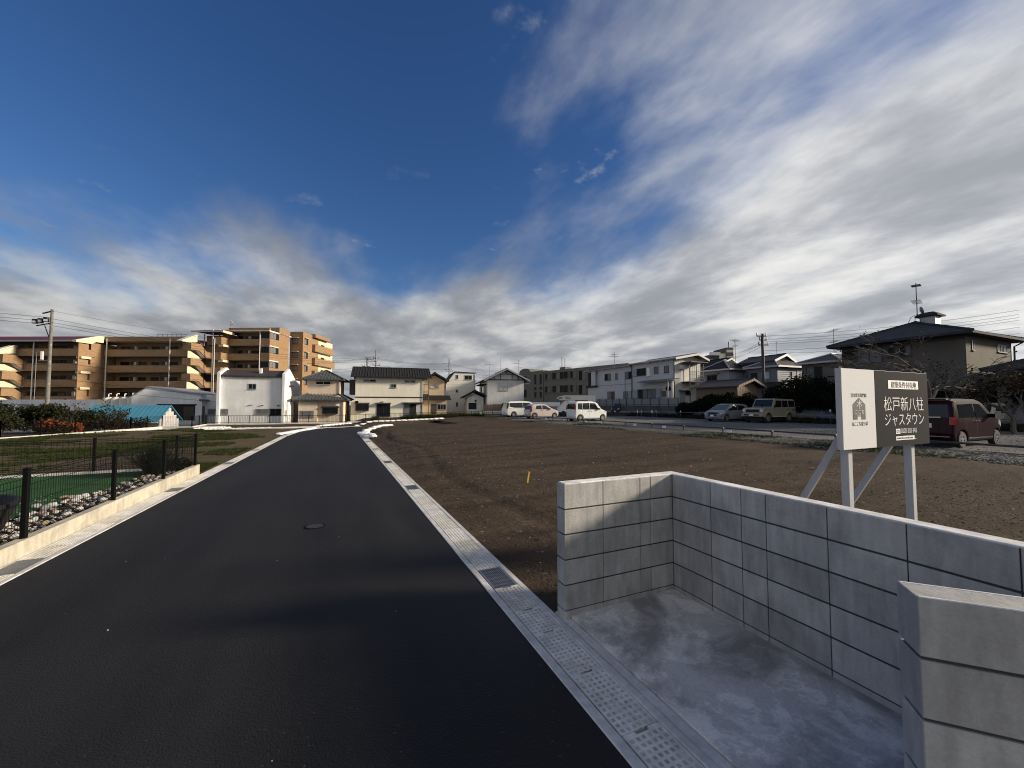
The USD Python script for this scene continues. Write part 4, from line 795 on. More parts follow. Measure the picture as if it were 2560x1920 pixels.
for u0, u1, z0, z1, fr, p, ms in ((4.3, 5.65, 5.28, 6.16, 'frame_dark', 2, ['glass', 'glass_pale']), (6.7, 7.25, 5.26, 6.12, 'steel', 1, ['glass_pale']), (8.95, 10.05, 5.24, 6.12, 'frame_dark', 2, ['glass_pale', 'glass']), (4.9, 6.45, 2.45, 3.53, 'frame_dark', 2, ['glass_pale', 'glass']), (8.45, 9.5, 2.45, 3.45, 'frame_dark', 1, ['glass_pale']), (11.25, 12.75, 5.5, 6.36, 'frame_dark', 2, ['glass', 'glass']), (14.3, 14.9, 5.62, 6.36, 'frame_dark', 1, ['glass_pale']), (15.95, 16.6, 5.6, 6.32, 'frame_dark', 1, ['glass_pale']), (11.4, 13.0, 2.52, 3.62, 'frame_dark', 2, ['glass', 'glass_pale']), (13.1, 14.6, 2.52, 3.62, 'frame_dark', 2, ['glass_pale', 'glass_pale'])):
    window(b, FRONT, u0, u1, z0, z1, fr, panes=p, mats=ms)
slabs(b, 'shutter_box', [(9.55, 10.1, -0.14, -.001, 2.4, 3.5), (10.36, 11.2, -0.14, -.001, 5.44, 6.38), (10.36, 11.3, -.14, -.001, 2.46, 3.66), (14.66, 15.4, -0.14, -.001, 2.46, 3.66)], 'shutter')
bx(b, 'water_heater', 13.3, 13.75, -0.32, -.001, 5.3, 6.35, 'white'); bx(b, 'louvre', 15.5, 16.15, -.05, -.001, 2.62, 3.34, 'board_brown')
m = MB(); m.tri(trimesh.creation.cylinder(0.28, 0.3, sections=18, transform=trimesh.transformations.translation_matrix((16.65, -.16, 3.6)) @ trimesh.transformations.rotation_matrix(math.pi / 2, (1, 0, 0)))); part(b, 'vent_cowl', m, 'dark', smooth=40)
m = MB(); m.hull([(u, v, z) for u in (12.3, 18.3) for v, z in ((-1.15, 4.42), (-.002, 4.62), (-1.15, 4.50), (-.002, 4.78))]); part(b, 'canopy', m, 'slate_wall')
slabs(b, 'canopy_post', [(17.3, 17.42, -0.95, -.83, 1.0, 4.45), (17.9, 18.1, -0.95, -.80, 1.0, 4.45)], 'offwhite')
pipe(b, [(10.2, -.07, 0.8), (10.2, -.07, 6.9)], .06, 'frame_dark'); pipe(b, [(2.5, -.32, 4.6), (2.5, -.32, 6.8)], .05, 'frame_dark'); pipe(b, [(17.5, -.07, 1.0), (17.5, -.07, 7.0)], .05, 'frame_dark'); pipe(b, [(9.35, -.5, .5), (9.35, -.5, 6.2)], .03, 'frame_dark')
st = MB()                                              # the outside stair on the end wall
for v in (1.2, 2.3, 3.45): st.bar((18.6, v, 0.6), (18.6, v, 6.65), .07)
for z in (4.75, 5.15, 5.55): st.bar((18.6, 1.2, z), (18.6, 3.45, z), .04)
for v in np.arange(1.3, 3.4, .18): st.bar((18.6, v, 4.4), (18.6, v, 5.55), .02)
part(b, 'stair_frame', st, 'rust'); bx(b, 'stair_landing', 17.5, 18.7, 1.1, 3.5, 4.30, 4.40, 'rust'); bx(b, 'stair_canopy', 17.5, 19.0, 1.0, 3.8, 6.62, 6.70, 'rust')
for i in range(14): bx(b, 'stair_tread', 17.75, 18.55, 3.5 + .17 * i if i < 7 else 4.6 - .17 * (i - 7), 3.74 + .17 * i if i < 7 else 4.84 - .17 * (i - 7), 4.2 - .25 * i, 4.24 - .25 * i, 'rust')
fe = wall_face((17.49, 0), (0, 1)); bx(b, 'upper_door', 17.491, 17.53, 1.5, 2.3, 4.42, 6.3, 'offwhite'); bx(b, 'lower_door', 17.491, 17.53, 0.75, 1.6, 1.2, 3.2, 'shutter'); bx(b, 'door_canopy', 17.491, 18.1, .6, 2.4, 3.36, 3.45, 'roof_metal'); window(b, fe, 1.75, 2.5, 2.9, 3.3, 'frame_dark', panes=1); bx(b, 'air_conditioner', 17.5, 17.85, .7, 1.4, 5.9, 6.35, 'offwhite')

# ------------------------------------------------------------------ houses at the right, backs to the light
def right_house(label, x, y, w, dp, ze, zt, wallmat, rmat, name='grey_house', trim='frame_grey'):
    """Hip-roofed house whose near corner stands at (x, y); it spreads to +x (w) and +y (dp)."""
    b = thing(name, label, 'house', (x, y, 0)); bx(b, 'wall', 0, w, 0, dp, 0.5, ze + .1, wallmat)
    hip(b, -.45, w + .45, -.45, dp + .45, ze, zt, w * .42, w * .58, dp * .5, rmat, .14, cap=trim); bx(b, 'gutter_board', -.47, w + .47, -.47, -.451, ze - .04, ze + .15, trim); bx(b, 'gutter_board', -.47, -.451, -.45, dp + .45, ze - .04, ze + .15, trim); return b
LEFT = lambda dp: wall_face((0, dp), (0, -1))          # the face towards -x, measured from its far end
b = right_house('pale blue grey house with dark hip roof behind the brown shed', 43.78, 33.11, 3.6, 3.6, 5.95, 7.35, 'blue_grey', 'roof_tile')
window(b, LEFT(3.6), .5, 1.9, 4.6, 5.4, 'frame_dark', panes=2); awning(b, LEFT(3.6), .2, 2.3, 5.55, .4, 'frame_grey')
m = MB(); m.prism([(1.4, .5), (6.2, .5), (6.2, 6.0), (2.7, 7.5), (1.4, 6.95)], 2.0, 7.5, 'y'); part(b, 'rear_wall', m, 'slate_wall'); gable(b, 1.05, 6.6, 1.6, 7.9, 6.88, 7.58, 2.7, 'roof_tile', .14, 'y', 'frame_grey', zb=5.85)
b = right_house('slate blue and grey house with brown hip roof behind the utility pole', 45.07, 28.16, 4.9, 3.3, 5.95, 7.1, 'slate_wall', 'roof_brown')
bx(b, 'front_wall', .05, 4.85, -0.03, -.001, 0.5, 5.9, 'slate_wall'); window(b, LEFT(3.3), .25, 1.0, 4.5, 5.4, 'frame_dark', panes=1); window(b, LEFT(3.3), 1.6, 2.4, 4.7, 5.4, 'frame_grey', 'glass_white', 1)
f = wall_face((0, -.03), (1, 0)); window(b, f, 2.35, 2.62, 4.96, 5.42, 'frame_dark', panes=1); window(b, f, 3.6, 4.15, 4.68, 5.6, 'frame_dark', panes=1, glass='glass_white')
m = MB(); m.prism([(1.4, .5), (6.4, .5), (6.4, 6.0), (3.2, 7.45), (1.4, 6.8)], 1.2, 5.2, 'y'); part(b, 'rear_wall', m, 'slate_wall'); gable(b, .95, 6.9, 0.8, 5.5, 6.7, 7.52, 3.2, 'roof_brown', .14, 'y', 'frame_grey', zb=5.85)
m = MB(); m.hull([(x, y, z) for x in (-1.2, 0) for y in (-1.0, 2.2) for z in ((3.55, 3.65) if x < -1 else (4.15, 4.25))]); part(b, 'lean_to_roof', m, 'roof_tile')
b = right_house('grey house with one broad dark window and brown hip roof', 45.3, 22.3, 5, 3.4, 5.95, 7.0, 'green_grey', 'roof_brown')
window(b, LEFT(3.4), .5, 1.9, 4.5, 5.6, 'frame_dark', mats=['glass_pale', 'glass']); m = MB(); m.hull([(x, y, z) for x in (-1.6, 0) for y in (0.6, 3.2) for z in ((3.7, 3.8) if x < -1 else (4.3, 4.4))]); part(b, 'lean_to_roof', m, 'roof_tile'); bx(b, 'veranda_wall', -1.0, -.001, -1.6, .5, .5, 5.2, 'green_grey'); bx(b, 'veranda_band', -1.02, -1.001, -1.6, .5, 4.35, 4.5, 'dark')

b = right_house('added unseen dark house past the right edge, shading the car park', 39.0, -12.0, 9, 11.5, 5.9, 7.4, 'dark_house', 'roof_slate', trim='frame_dark')  # unseen house, added to shade the car park and the maroon car
window(b, LEFT(11.5), 3, 4.6, 1.4, 3.2, 'frame_dark'); window(b, LEFT(11.5), 7, 8.6, 4.2, 5.3, 'frame_dark')

b = thing('brown_shed', 'low brown boarded shed with tan gable end beside the hedge', 'shed', (35.39, 25.89, 0))
m = MB(); m.prism([(0, 0.8), (2.92, 0.8), (2.92, 3.45), (1.75, 4.02), (0, 3.45)], 0.03, 4.8, 'y'); part(b, 'wall', m, 'board_brown')
m = MB(); m.prism([(0, 0.8), (2.92, 0.8), (2.92, 3.45), (1.75, 4.02), (0, 3.45)], 0.0, 0.029, 'y'); part(b, 'gable_wall', m, 'board_tan')
gable(b, -.45, 3.7, -.45, 5.1, 3.40, 4.12, 1.85, 'roof_brown', .1, 'y', 'board_tan', zb=3.35)

b = thing('dark_house', 'large dark two storey house with broad hip roof, chimney and aerial behind the sign', 'house', (35.5, 10.74, 0))
bx(b, 'wall', 0, 7.15, 0, 6.5, 0.5, 6.08, 'dark_house'); bx(b, 'front_wall', .02, 7.13, -0.03, -.001, 0.5, 6.05, 'dark_house')
hip(b, -1.02, 8.0, -.66, 7.0, 6.0, 7.62, 2.6, 3.6, 3.2, 'roof_slate', .16); L = LEFT(6.5)
bx(b, 'upper_band', -.02, -.001, 0, 6.5, 5.78, 6.0, 'frame_dark')
window(b, L, .05, .9, 4.75, 5.72, 'frame_dark', panes=1, glass='dark'); window(b, L, 1.0, 2.42, 4.75, 5.72, 'frame_dark', mats=['glass_pale', 'glass_pale']); window(b, L, 2.8, 3.1, 5.05, 5.66, 'frame_dark', panes=1); window(b, L, 3.42, 4.0, 5.05, 5.70, 'frame_dark', mats=['glass', 'glass_pale'])
f = wall_face((0, -.03), (1, 0)); window(b, f, 4.75, 6.3, 5.25, 5.68, 'frame_dark', panes=3, mats=['glass_pale', 'glass', 'glass_pale']); window(b, f, .85, 1.1, 5.15, 5.7, 'frame_dark', panes=1, glass='glass_white')
bx(b, 'chimney', 2.75, 3.65, 2.2, 3.0, 6.6, 7.95, 'frame_grey'); m = MB(); m.hull([(x, y, z) for x, y, z in [(a, c, 7.955) for a in (2.55, 3.85) for c in (2.0, 3.2)] + [(a, c, 8.05) for a in (2.55, 3.85) for c in (2.0, 3.2)] + [(a, c, 8.28) for a in (2.85, 3.55) for c in (2.3, 2.9)]]); part(b, 'chimney_cap', m, 'roof_tile')
pipe(b, [(7.3, -.5, 5.95), (7.3, -.12, 5.7), (7.2, -.12, 3)], .05, 'frame_dark')
b = thing('dark_house', 'lower dark wing roof at the far right edge beside the big dark house', 'house', (37.2, 4.6, 0))
bx(b, 'wall', 0, 9, 0, 5.4, .5, 3.85, 'dark_house'); hip(b, -.6, 9.6, -.6, 5.9, 3.75, 5.05, 2.6, 6, 2.7, 'roof_slate', .14)

# ------------------------------------------------------------------ far tower
b = thing('tower_block', 'distant high apartment tower rising behind the grey roofs', 'apartment building', (139.5, 113.4, 0), -23.9)
bx(b, 'wall', 0.0, 3.4, 0, 10, 5, 22.2, 'frame_dark'); bx(b, 'wall', 3.41, 6.2, 0.2, 10, 5, 22.6, 'panel_white', 'pale stair tower of the high block'); bx(b, 'wall', 6.21, 9.0, -.5, 10, 5, 25, 'board_brown', 'brown taller shaft of the high block')
slabs(b, 'balcony', [(-.6, 3.4, -1.0, -.001, z, z + 1.3) for z in np.arange(7.0, 22, 2.95)], 'panel_white'); slabs(b, 'band', [(6.2, 9.01, -.55, -.501, z, z + 1.0) for z in np.arange(10.0, 24, 2.6)], 'panel_white')
bx(b, 'roof_rail', 0, 3.4, 0, .1, 22.21, 23.1, 'offwhite'); pipe(b, [(8.0, 1, 25), (8.0, 1, 27.6)], .25, 'steel', 'mast')

# ------------------------------------------------------------------ brick apartment block on the left
b = thing('brick_apartments', 'tan brick apartment building, four to six storeys, with outside stairs and open galleries', 'apartment building', (-19.78, 91.88, 0), -25.0)
FL = 2.86
M['steel_deck'] = mat('deck_concrete', (0.22, 0.215, 0.205), 0.9, 0.2, 3.0)
def gallery(u0, u1, v, vb, tops, ztop, doors, end_lit=True):
    """Open access galleries: parapets at v, the dwelling wall at vb behind them, doors and windows in it."""
    bx(b, 'wall', u0, u1, vb, vb + 6, -1.0, ztop, 'brick_dark')
    for z in tops:
        bx(b, 'parapet', u0, u1, v, v + 0.15, z - 1.28, z, 'brick_dark'); bx(b, 'gallery_floor', u0, u1, v + .151, vb - .002, z - 1.30, z - 1.10, 'steel_deck')
        m = MB(); m.tube([(u0 + .05, v + .08, z + .06), (u1 - .05, v + .08, z + .06)], .03, 5); part(b, 'handrail', m, 'frame_dark')
        f = wall_face((0, vb), (1, 0))
        for a0, a1, kind in doors:
            if kind == 'm': bx(b, 'meter_box', a0, a1, vb - .3, vb - .002, z - 1.09, z + .85, 'offwhite')
            elif kind == 'd': bx(b, 'door', a0, a1, vb - .04, vb - .002, z - 1.09, z + .95, 'frame_dark')
            else: window(b, f, a0, a1, z - .15, z + .85, 'frame_dark', mats=['glass', 'glass'], sill=False)
def lattice(u0, u1, v, z, h=.8):
    m = MB()
    for i in range(14): c = u0 + (u1 - u0) * (i + .5) / 14; m.box(c - .03, c + .03, v - .05, v, z, z + h)
    part(b, 'window_lattice', m, 'board_tan')
A = -20.67                                              # left wing, standing forward
gallery(A - 26, A - 0.5, -7.670, -5.5, [11.55, 8.91, 6.06, 3.15], 12.9, [(A - 8, A - 6.3, 'w'), (A - 6.1, A - 4.8, 'w'), (A - 4.6, A - 3.5, 'd'), (A - 3.37, A - 2.88, 'm'), (A - 2.74, A - 1.2, 'w'), (A - 12, A - 10.4, 'w'), (A - 14, A - 13, 'd'), (A - 16.5, A - 15, 'w'), (A - 19, A - 17.4, 'w')])
lattice(A - 2.7, A - 1.25, -5.560, 3.0); lattice(A - 6.05, A - 4.85, -5.560, 3.0)
bx(b, 'end_wall', A - .499, A - .30, -7.670, -6.050, -1, 12.85, 'brick')
for z in (11.55, 8.91, 6.06, 3.15):
    bx(b, 'end_parapet', A - .499, A - .30, -6.049, -4.740, z - 1.28, z, 'brick'); bx(b, 'beam_end', A - .9, A + .1, -7.500, -5.9, z - 1.72, z - 1.32, 'cream')
m = MB(); m.prism([(-8.35, 12.75), (-8.35, 12.95), (-4.6, 14.25), (3, 14.25), (3, 13.7), (-4.6, 13.7)], A - 26, A - .55, 'x'); part(b, 'roof', m, 'roof_red'); bx(b, 'eaves_gutter', A - 26, A - .6, -8.500, -8.355, 12.7, 12.95, 'frame_grey')
m = MB(); m.prism([(-8.4, 12.62), (-8.4, 13.0), (-4.6, 14.3), (-3.8, 14.3), (-3.9, 13.1), (-5.2, 13.1), (-5.8, 12.62)], A - .54, A + .05, 'x'); part(b, 'roof_end', m, 'cream')
B2 = -19.87                                             # middle section
gallery(B2 - 1.0, B2 + 15.4, -3.45, -1.3, [11.93, 8.96, 6.05, 3.2], 14.0, [(B2 - .05, B2 + 1.65, 'w'), (B2 + 1.9, B2 + 2.72, 'd'), (B2 + 2.83, B2 + 3.26, 'm'), (B2 + 3.5, B2 + 5, 'w'), (B2 + 6, B2 + 7.5, 'w'), (B2 + 7.8, B2 + 8.7, 'd'), (B2 + 8.9, B2 + 9.35, 'm'), (B2 + 9.6, B2 + 11.1, 'w')])
lattice(B2, B2 + 1.6, -1.36, 11.75, .85); lattice(B2 + 3.55, B2 + 4.95, -1.36, 11.75, .85)
bx(b, 'roof_parapet', B2 - 1.0, B2 + 14.6, -3.65, -3.35, 13.45, 14.32, 'brick_dark'); bx(b, 'roof_deck', B2 - 1, B2 + 14.6, -3.349, 5, 13.5, 13.8, 'offwhite')
m = MB()
for u in np.arange(B2 + 9, B2 + 14.4, .9): m.bar((u, -3.4, 14.3), (u, -3.4, 14.8), .04)
m.bar((B2 + 8.8, -3.4, 14.8), (B2 + 14.4, -3.4, 14.8), .05); part(b, 'roof_rail', m, 'frame_dark')
def stair(u, v, tops, run, drop, length, canopy=True, h=1.25, w=1.6):
    """Open flight beside the block: landing parapets in front, brick balustrade stepping down along its lit side."""
    for z in tops:
        bx(b, 'landing_parapet', u - w, u - .14, v, v + .14, z - h, z, 'brick_dark'); bx(b, 'landing_floor', u - w, u - .14, v + .141, v + run[0], z - h, z - h + .16, 'offwhite')
        P = [(0, z - h), (0, z), (run[0], z), (run[1], z - drop), (length, z - drop), (length, z - drop - h), (run[1] - .2, z - drop - h), (run[0] - .1, z - h)]
        m = MB(); m.prism([(v + a, c) for a, c in P], u - .13, u, 'x'); part(b, 'stair_balustrade', m, 'brick')
        m = MB(); m.prism([(v + run[0] - .1, z - h), (v + run[0] - .1, z - h + .2), (v + run[1] - .2, z - drop - h + .2), (v + length, z - drop - h + .2), (v + length, z - drop - h - .02), (v + run[1] - .3, z - drop - h - .02)], u - w * .5, u - .131, 'x'); part(b, 'stair_flight', m, 'offwhite')
        m = MB(); m.prism([(v + .3, z - h - .02), (v + run[1] - .2, z - drop - h - .1), (v + run[1] - .1, z - FL), (v + .3, z - FL + .1)], u - w * .52 - .1, u - w * .52, 'x'); part(b, 'stair_web', m, 'cream')
        m = MB(); m.tube([(u - .06, v + .1, z + .08), (u - .06, v + run[0], z + .08)], .025, 5); part(b, 'handrail', m, 'frame_dark')
    z = tops[0]
    m = MB(); m.prism([(v + .5, z + .02), (v - 1.0, z + .02), (v - 1.0, z + .12), (v + 2.1, z + 1.65), (v + 2.3, z + 1.65), (v + 2.3, z + .4)], u - .9, u - .82, 'x'); part(b, 'canopy_side', m, 'cream')
    m = MB(); m.hull([(uu, v + a, c) for uu in (u - w - .2, u - .82) for a, c in ((-1.1, z + .10), (-1.1, z + .2), (2.1, z + 1.68), (2.1, z + 1.78), (2.6, z + 1.7))]); part(b, 'stair_canopy', m, 'offwhite')
stair(-30.6, -10.6, [10.25, 7.40, 4.56], (1.55, 3.3), 1.22, 3.95, h=1.42)
stair(-2.82, -5.32, [12.97, 10.14, 7.30, 4.46], (1.95, 3.6), 1.22, 5.35)
bx(b, 'wall', -4.45, -1.2, 0.15, 6, -1, 15.1, 'brick_dark'); bx(b, 'wall', -4.44, -2.9, -.2, .149, -1, 9.0, 'dark')
for z in (14.5, 11.54, 8.7): bx(b, 'side_parapet', -3.9, -2.6, -.4, -.2, z - 1.28, z, 'brick_dark'); bx(b, 'side_parapet', -2.599, -2.5, -.4, .9, z - 1.28, z, 'brick')
for z in (14.5, 11.54, 8.7, 5.85):                       # projecting lobby beside the stair
    bx(b, 'lobby_parapet', -1.2, 0.0, -2.01, -1.86, z - 1.3, z, 'brick_dark'); bx(b, 'lobby_parapet', 0.001, 0.12, -2.01, -.001, z - 1.3, z, 'brick'); bx(b, 'lobby_floor', -1.2, 0.0, -1.859, 1.5, z - 1.32, z - 1.12, 'offwhite'); bx(b, 'beam_end', -.6, .3, -1.7, -.2, z - 1.75, z - 1.35, 'cream')
bx(b, 'wall', -1.199, 0.0, 0.0, 6, -1, 15.4, 'brick_dark')
m = MB(); m.hull([(u, v, z) for u in (-4.9, .6) for v, z in ((-2.6, 15.45), (-2.6, 15.62), (2.5, 15.62), (2.5, 16.3), (0, 16.25))]); part(b, 'roof', m, 'roof_red'); bx(b, 'eaves_gutter', -5.2, .62, -2.75, -2.605, 15.35, 15.62, 'frame_grey'); m = MB(); m.prism([(-2.7, 15.3), (-2.7, 15.66), (.2, 15.66), (.2, 15.2), (-1.5, 15.2)], .61, .95, 'x'); part(b, 'roof_end', m, 'cream')
gallery(0.125, 6.4, 0, 2.0, [14.43, 11.57, 8.72, 5.86], 16.0, [(0.5, 1.4, 'w'), (2.0, 2.6, 'd'), (2.75, 3.1, 'm'), (3.3, 4.7, 'w')])
bx(b, 'roof_slab', -.2, 8.2, -.3, 7, 15.92, 16.12, 'offwhite'); bx(b, 'roof_parapet', -.1, 8.0, 0.1, .4, 16.121, 16.65, 'brick_dark')
bx(b, 'wall', 6.41, 8.05, 0.02, 6, -1, 15.915, 'brick_dark'); bx(b, 'side_wall', 8.051, 8.12, 0.02, 6.3, -1, 15.915, 'brick')
bx(b, 'stair_tower', 6.0, 8.13, 2.9, 6.3, 16.125, 17.25, 'brick_dark'); bx(b, 'stair_tower_side', 8.131, 8.2, 2.9, 6.3, 15.92, 17.25, 'brick')
fs = wall_face((8.12, 0), (0, 1))
for z in (14.62, 11.78, 8.92): window(b, wall_face((0, .02), (1, 0)), 6.5, 7.95, z, z + 1.1, 'frame_dark', panes=3, sill=False); window(b, fs, .2, 2.8, z, z + 1.1, 'frame_dark', panes=3, mats=['glass_pale', 'glass_pale', 'glass'], sill=False); m = MB(); m.hull([(8.125 + du, v, z + 1.2 + h) for du, v in ((0, .02), (0.12, .3), (.12, 2.6), (0, 2.9)) for h in (0, .18)]); part(b, 'bay_hood', m, 'offwhite')
bx(b, 'wall', 7.7, 10.42, 7.44, 14, -1, 17.2, 'brick_dark'); bx(b, 'side_wall', 10.421, 10.49, 7.44, 9.9, -1, 17.2, 'brick'); bx(b, 'side_wall', 10.1, 10.3, 9.901, 21, -1, 16.6, 'cream')
fr, fs = wall_face((0, 7.44), (1, 0)), wall_face((10.49, 0), (0, 1))
for z in (14.7, 11.75, 8.92, 5.95):
    window(b, fr, 8.3, 9.4, z, z + 1.05, 'frame_dark', mats=['glass_pale', 'glass_pale']); bx(b, 'window_hood', 8.1, 9.6, 7.0, 7.439, z + 1.2, z + 1.28, 'offwhite'); window(b, fs, 8.2, 9.4, z, z + 1.05, 'frame_dark', mats=['glass_pale', 'glass']); bx(b, 'window_hood', 10.491, 10.9, 8.0, 9.6, z + 1.2, z + 1.28, 'offwhite')
fw = wall_face((10.3, 0), (0, 1))
for z, e in ((15.1, 20.0), (12.1, 20.6), (9.2, 20.6), (6.3, 20.6)):
    bx(b, 'balcony', 10.301, 11.0, 11.32, 11.45, z - 1.55, z, 'brick_dark'); bx(b, 'balcony', 11.001, 11.12, 11.32, e, z - 1.55, z, 'brick'); bx(b, 'balcony_floor', 10.302, 11.0, 11.451, e, z - 1.56, z - 1.36, 'offwhite')
    window(b, fw, 12.2, 13.6, z - .9, z + .5, 'frame_dark', sill=False); window(b, fw, 15.5, 16.9, z - .9, z + .5, 'frame_dark', sill=False); m = MB(); m.tube([(11.06, 11.4, z + .12), (11.06, e, z + .12)], .035, 5); part(b, 'handrail', m, 'frame_dark')
bx(b, 'balcony_roof', 10.1, 11.15, 11.32, 18.0, 16.65, 17.4, 'brick')
for u, v, z0, z1, r in ((A - 8.2, -7.85, -1, 12.7, .09), (A - 7.6, -7.85, -1, 10.9, .05), (B2 - .35, -3.7, -1, 13.95, .09), (B2 + 11.6, -3.65, -1, 13.9, .09), (-1.32, -2.2, 1, 15.9, .09), (-1.0, -2.2, 1, 14.2, .07), (6.3, -.15, 6, 16.05, .08), (-2.6, 1.0, 13.5, 16.6, .09), (-4.3, -.6, 13, 15.3, .10)): pipe(b, [(u, v, z0), (u, v, z1)], r, 'offwhite')
t = thing('satellite_dish', 'white satellite dish on the roof of the brick apartments', 'satellite dish', (-20.5, 96.6, 16.3), 10)
pipe(t, [(0, 0, -.1), (0, 0, 1.9)], .06, 'steel', 'mast'); m = MB(); d_ = trimesh.creation.revolve(np.array([(0, 0), (.35, .05), (.62, .18), (.62, .22), (.35, .09), (0, .04)]), sections=24); d_.apply_transform(trimesh.transformations.rotation_matrix(math.radians(65), (0, 1, 0))); m.add(np.array(d_.vertices) + (0.1, -.1, 2.1), d_.faces); part(t, 'dish', m, 'white', smooth=30)

# ------------------------------------------------------------------ yard buildings in front of the flats
b = thing('boundary_wall', 'long grey rendered wall with a cream end below the brick apartments', 'wall', (-48.85, 89.44, 0), -23.89)
bx(b, 'wall', -30, 15.4, 0, .3, -1, 2.47, 'render_grey'); bx(b, 'cream_end', 15.401, 16.85, 0.0, .3, -1, 2.46, 'cream'); bx(b, 'gate_canopy', 3.5, 5.4, -.7, -.001, 1.6, 1.7, 'frame_dark')
b = thing('white_workshop', 'low white workshop with uneven gable roof line beside the white house', 'workshop', (-20.66, 56.0, 0), -10.0)
m = MB(); m.prism([(0, -1.4), (6.53, -1.4), (6.53, 2.72), (1.55, 3.66), (0, 2.58)], 0, 9, 'y'); part(b, 'wall', m, 'render_white'); m = MB(); m.prism([(-.12, 2.52), (-.04, 2.48), (1.55, 3.62), (6.62, 2.66), (6.62, 2.74), (1.55, 3.74)], -.1, 9.1, 'y'); part(b, 'roof', m, 'frame_grey')
bx(b, 'side_wall', 6.531, 8.6, 0.9, 8, -1.4, 2.80, 'render_white'); pipe(b, [(6.65, -.1, -1), (6.65, -.1, 2.4)], .06, 'white'); m = MB(); m.hull([(6.5 + u, v, z) for u, v, z in ((0, -.35, 2.32), (.6, -.35, 2.22), (0, .8, 2.32), (.6, .8, 2.22), (0, -.3, 2.08), (.5, -.3, 2.08), (0, .8, 2.08), (.5, .8, 2.08))]); part(b, 'rain_hopper', m, 'steel')
bx(b, 'opening', 2.6, 6.0, -.012, -.001, -.10, 1.62, 'dark'); slabs(b, 'shutter_panel', [(4.92, 5.42, -.05, -.013, -.06, 1.45), (5.44, 5.95, -.05, -.013, -.06, 1.45)], 'brown'); bx(b, 'door_track', 2.4, 6.15, -.12, -.001, 1.62, 1.74, 'frame_dark'); bx(b, 'sign_board', 6.75, 6.95, -.12, -.02, -.3, 1.5, 'brown')  # darkness inside the doorway is painted: a thin dark sheet over the wall
window(b, wall_face((0, .9), (1, 0)), 6.9, 8.3, .6, 1.15, 'frame_grey', 'glass_pale', 2, bars=14)
b = thing('blue_roof_shed', 'low shed with a bright blue metal roof behind the bushes and fence', 'shed', (-21.2, 48.45, 0), -13.89)
m = MB(); m.hull([(u, v, z) for u in (-.3, 6.25) for v, z in ((-.35, 0.08), (-.35, 0.14), (1.35, 1.56), (1.35, 1.62))]); r = part(b, 'roof', m, 'roof_blue'); m = MB(); m.hull([(u, v, z) for u in (-.3, 6.25) for v, z in ((3.1, .1), (3.1, 0.16), (1.35, 1.56), (1.35, 1.62))]); part(b, 'roof', m, 'roof_blue')
m = MB()
for i in range(18): u = -.25 + 6.45 * i / 17; m.bar((u, -.35, .15), (u, 1.35, 1.63), .03, .03)
part(r, 'seam', m, 'roof_blue', kind='stuff'); bx(b, 'wall', 0, 6.0, 0, 2.7, -1.2, .25, 'slate_wall'); slabs(b, 'eaves_gutter', [(3.6, 6.2, -.45, -.355, .0, .08)], 'white')
for k in range(7): bx(b, 'concrete_block', 6.001, 6.12, .0 + .39 * k, .385 + .39 * k, -1.2, 0.25 + (1.25 - abs(.2 + .39 * k - 1.35)) * .9, 'block2')
t = thing('white_tank', 'white cylindrical tank with pipe on top beside the workshop', 'tank', (-24.0, 59.6, 0.2), 0, 'row of white tanks beside the workshop'); m = MB()
t_ = trimesh.creation.revolve(np.array([(0, 0), (.46, 0), (.47, .05), (.47, 2.15), (.40, 2.24), (0, 2.28)]), sections=24); m.tri(t_); part(t, 'body', m, 'offwhite', smooth=30); m = MB(); m.tube([(0, 0, 2.2), (0, 0, 2.65), (.1, 0, 2.75), (.25, 0, 2.7)], .05, 8); part(t, 'vent_pipe', m, 'white'); m = MB(); m.tri(trimesh.creation.cylinder(.2, .08, sections=16, transform=trimesh.transformations.translation_matrix((0, .1, 2.30)))); part(t, 'hatch', m, 'white')
for i in (1, 2, 3): copy_of(t, (-24.0 + .92 * i * .914, 59.6 - .92 * i * .405, 0.2), 37 * i)

# ------------------------------------------------------------------ retaining wall, chain-link top, ground floor clutter on the right
b = thing('retaining_wall', 'dark stained retaining wall with a see-through fence along its top behind the car park', 'wall', (34.9, 32.8, 0))
M['old_concrete'] = concrete('old_concrete', (0.085, 0.085, 0.082), 0.4, 0.6); M['grey_sheet'] = siding('grey_sheet', (0.20, 0.21, 0.22), .4, 'y')
for i in range(8): bx(b, 'wall_panel', 0, .3, 2.9 * i, 2.9 * i + 2.88, -.3, 1.52, 'old_concrete')
for i in range(17): bx(b, 'fence_post', .1, .16, 1.45 * i, 1.45 * i + .06, 1.52, 2.5, 'frame_dark')
m = MB()
for z in (1.7, 2.46): m.box(.12, .14, 0, 23.2, z, z + .03)
part(b, 'fence_rail', m, 'frame_dark', kind='stuff')
for i in range(16): bx(b, 'fence_sheet', .17, .19, 1.45 * i + .07, 1.45 * i + 1.44, 1.54, 2.42, 'grey_sheet')

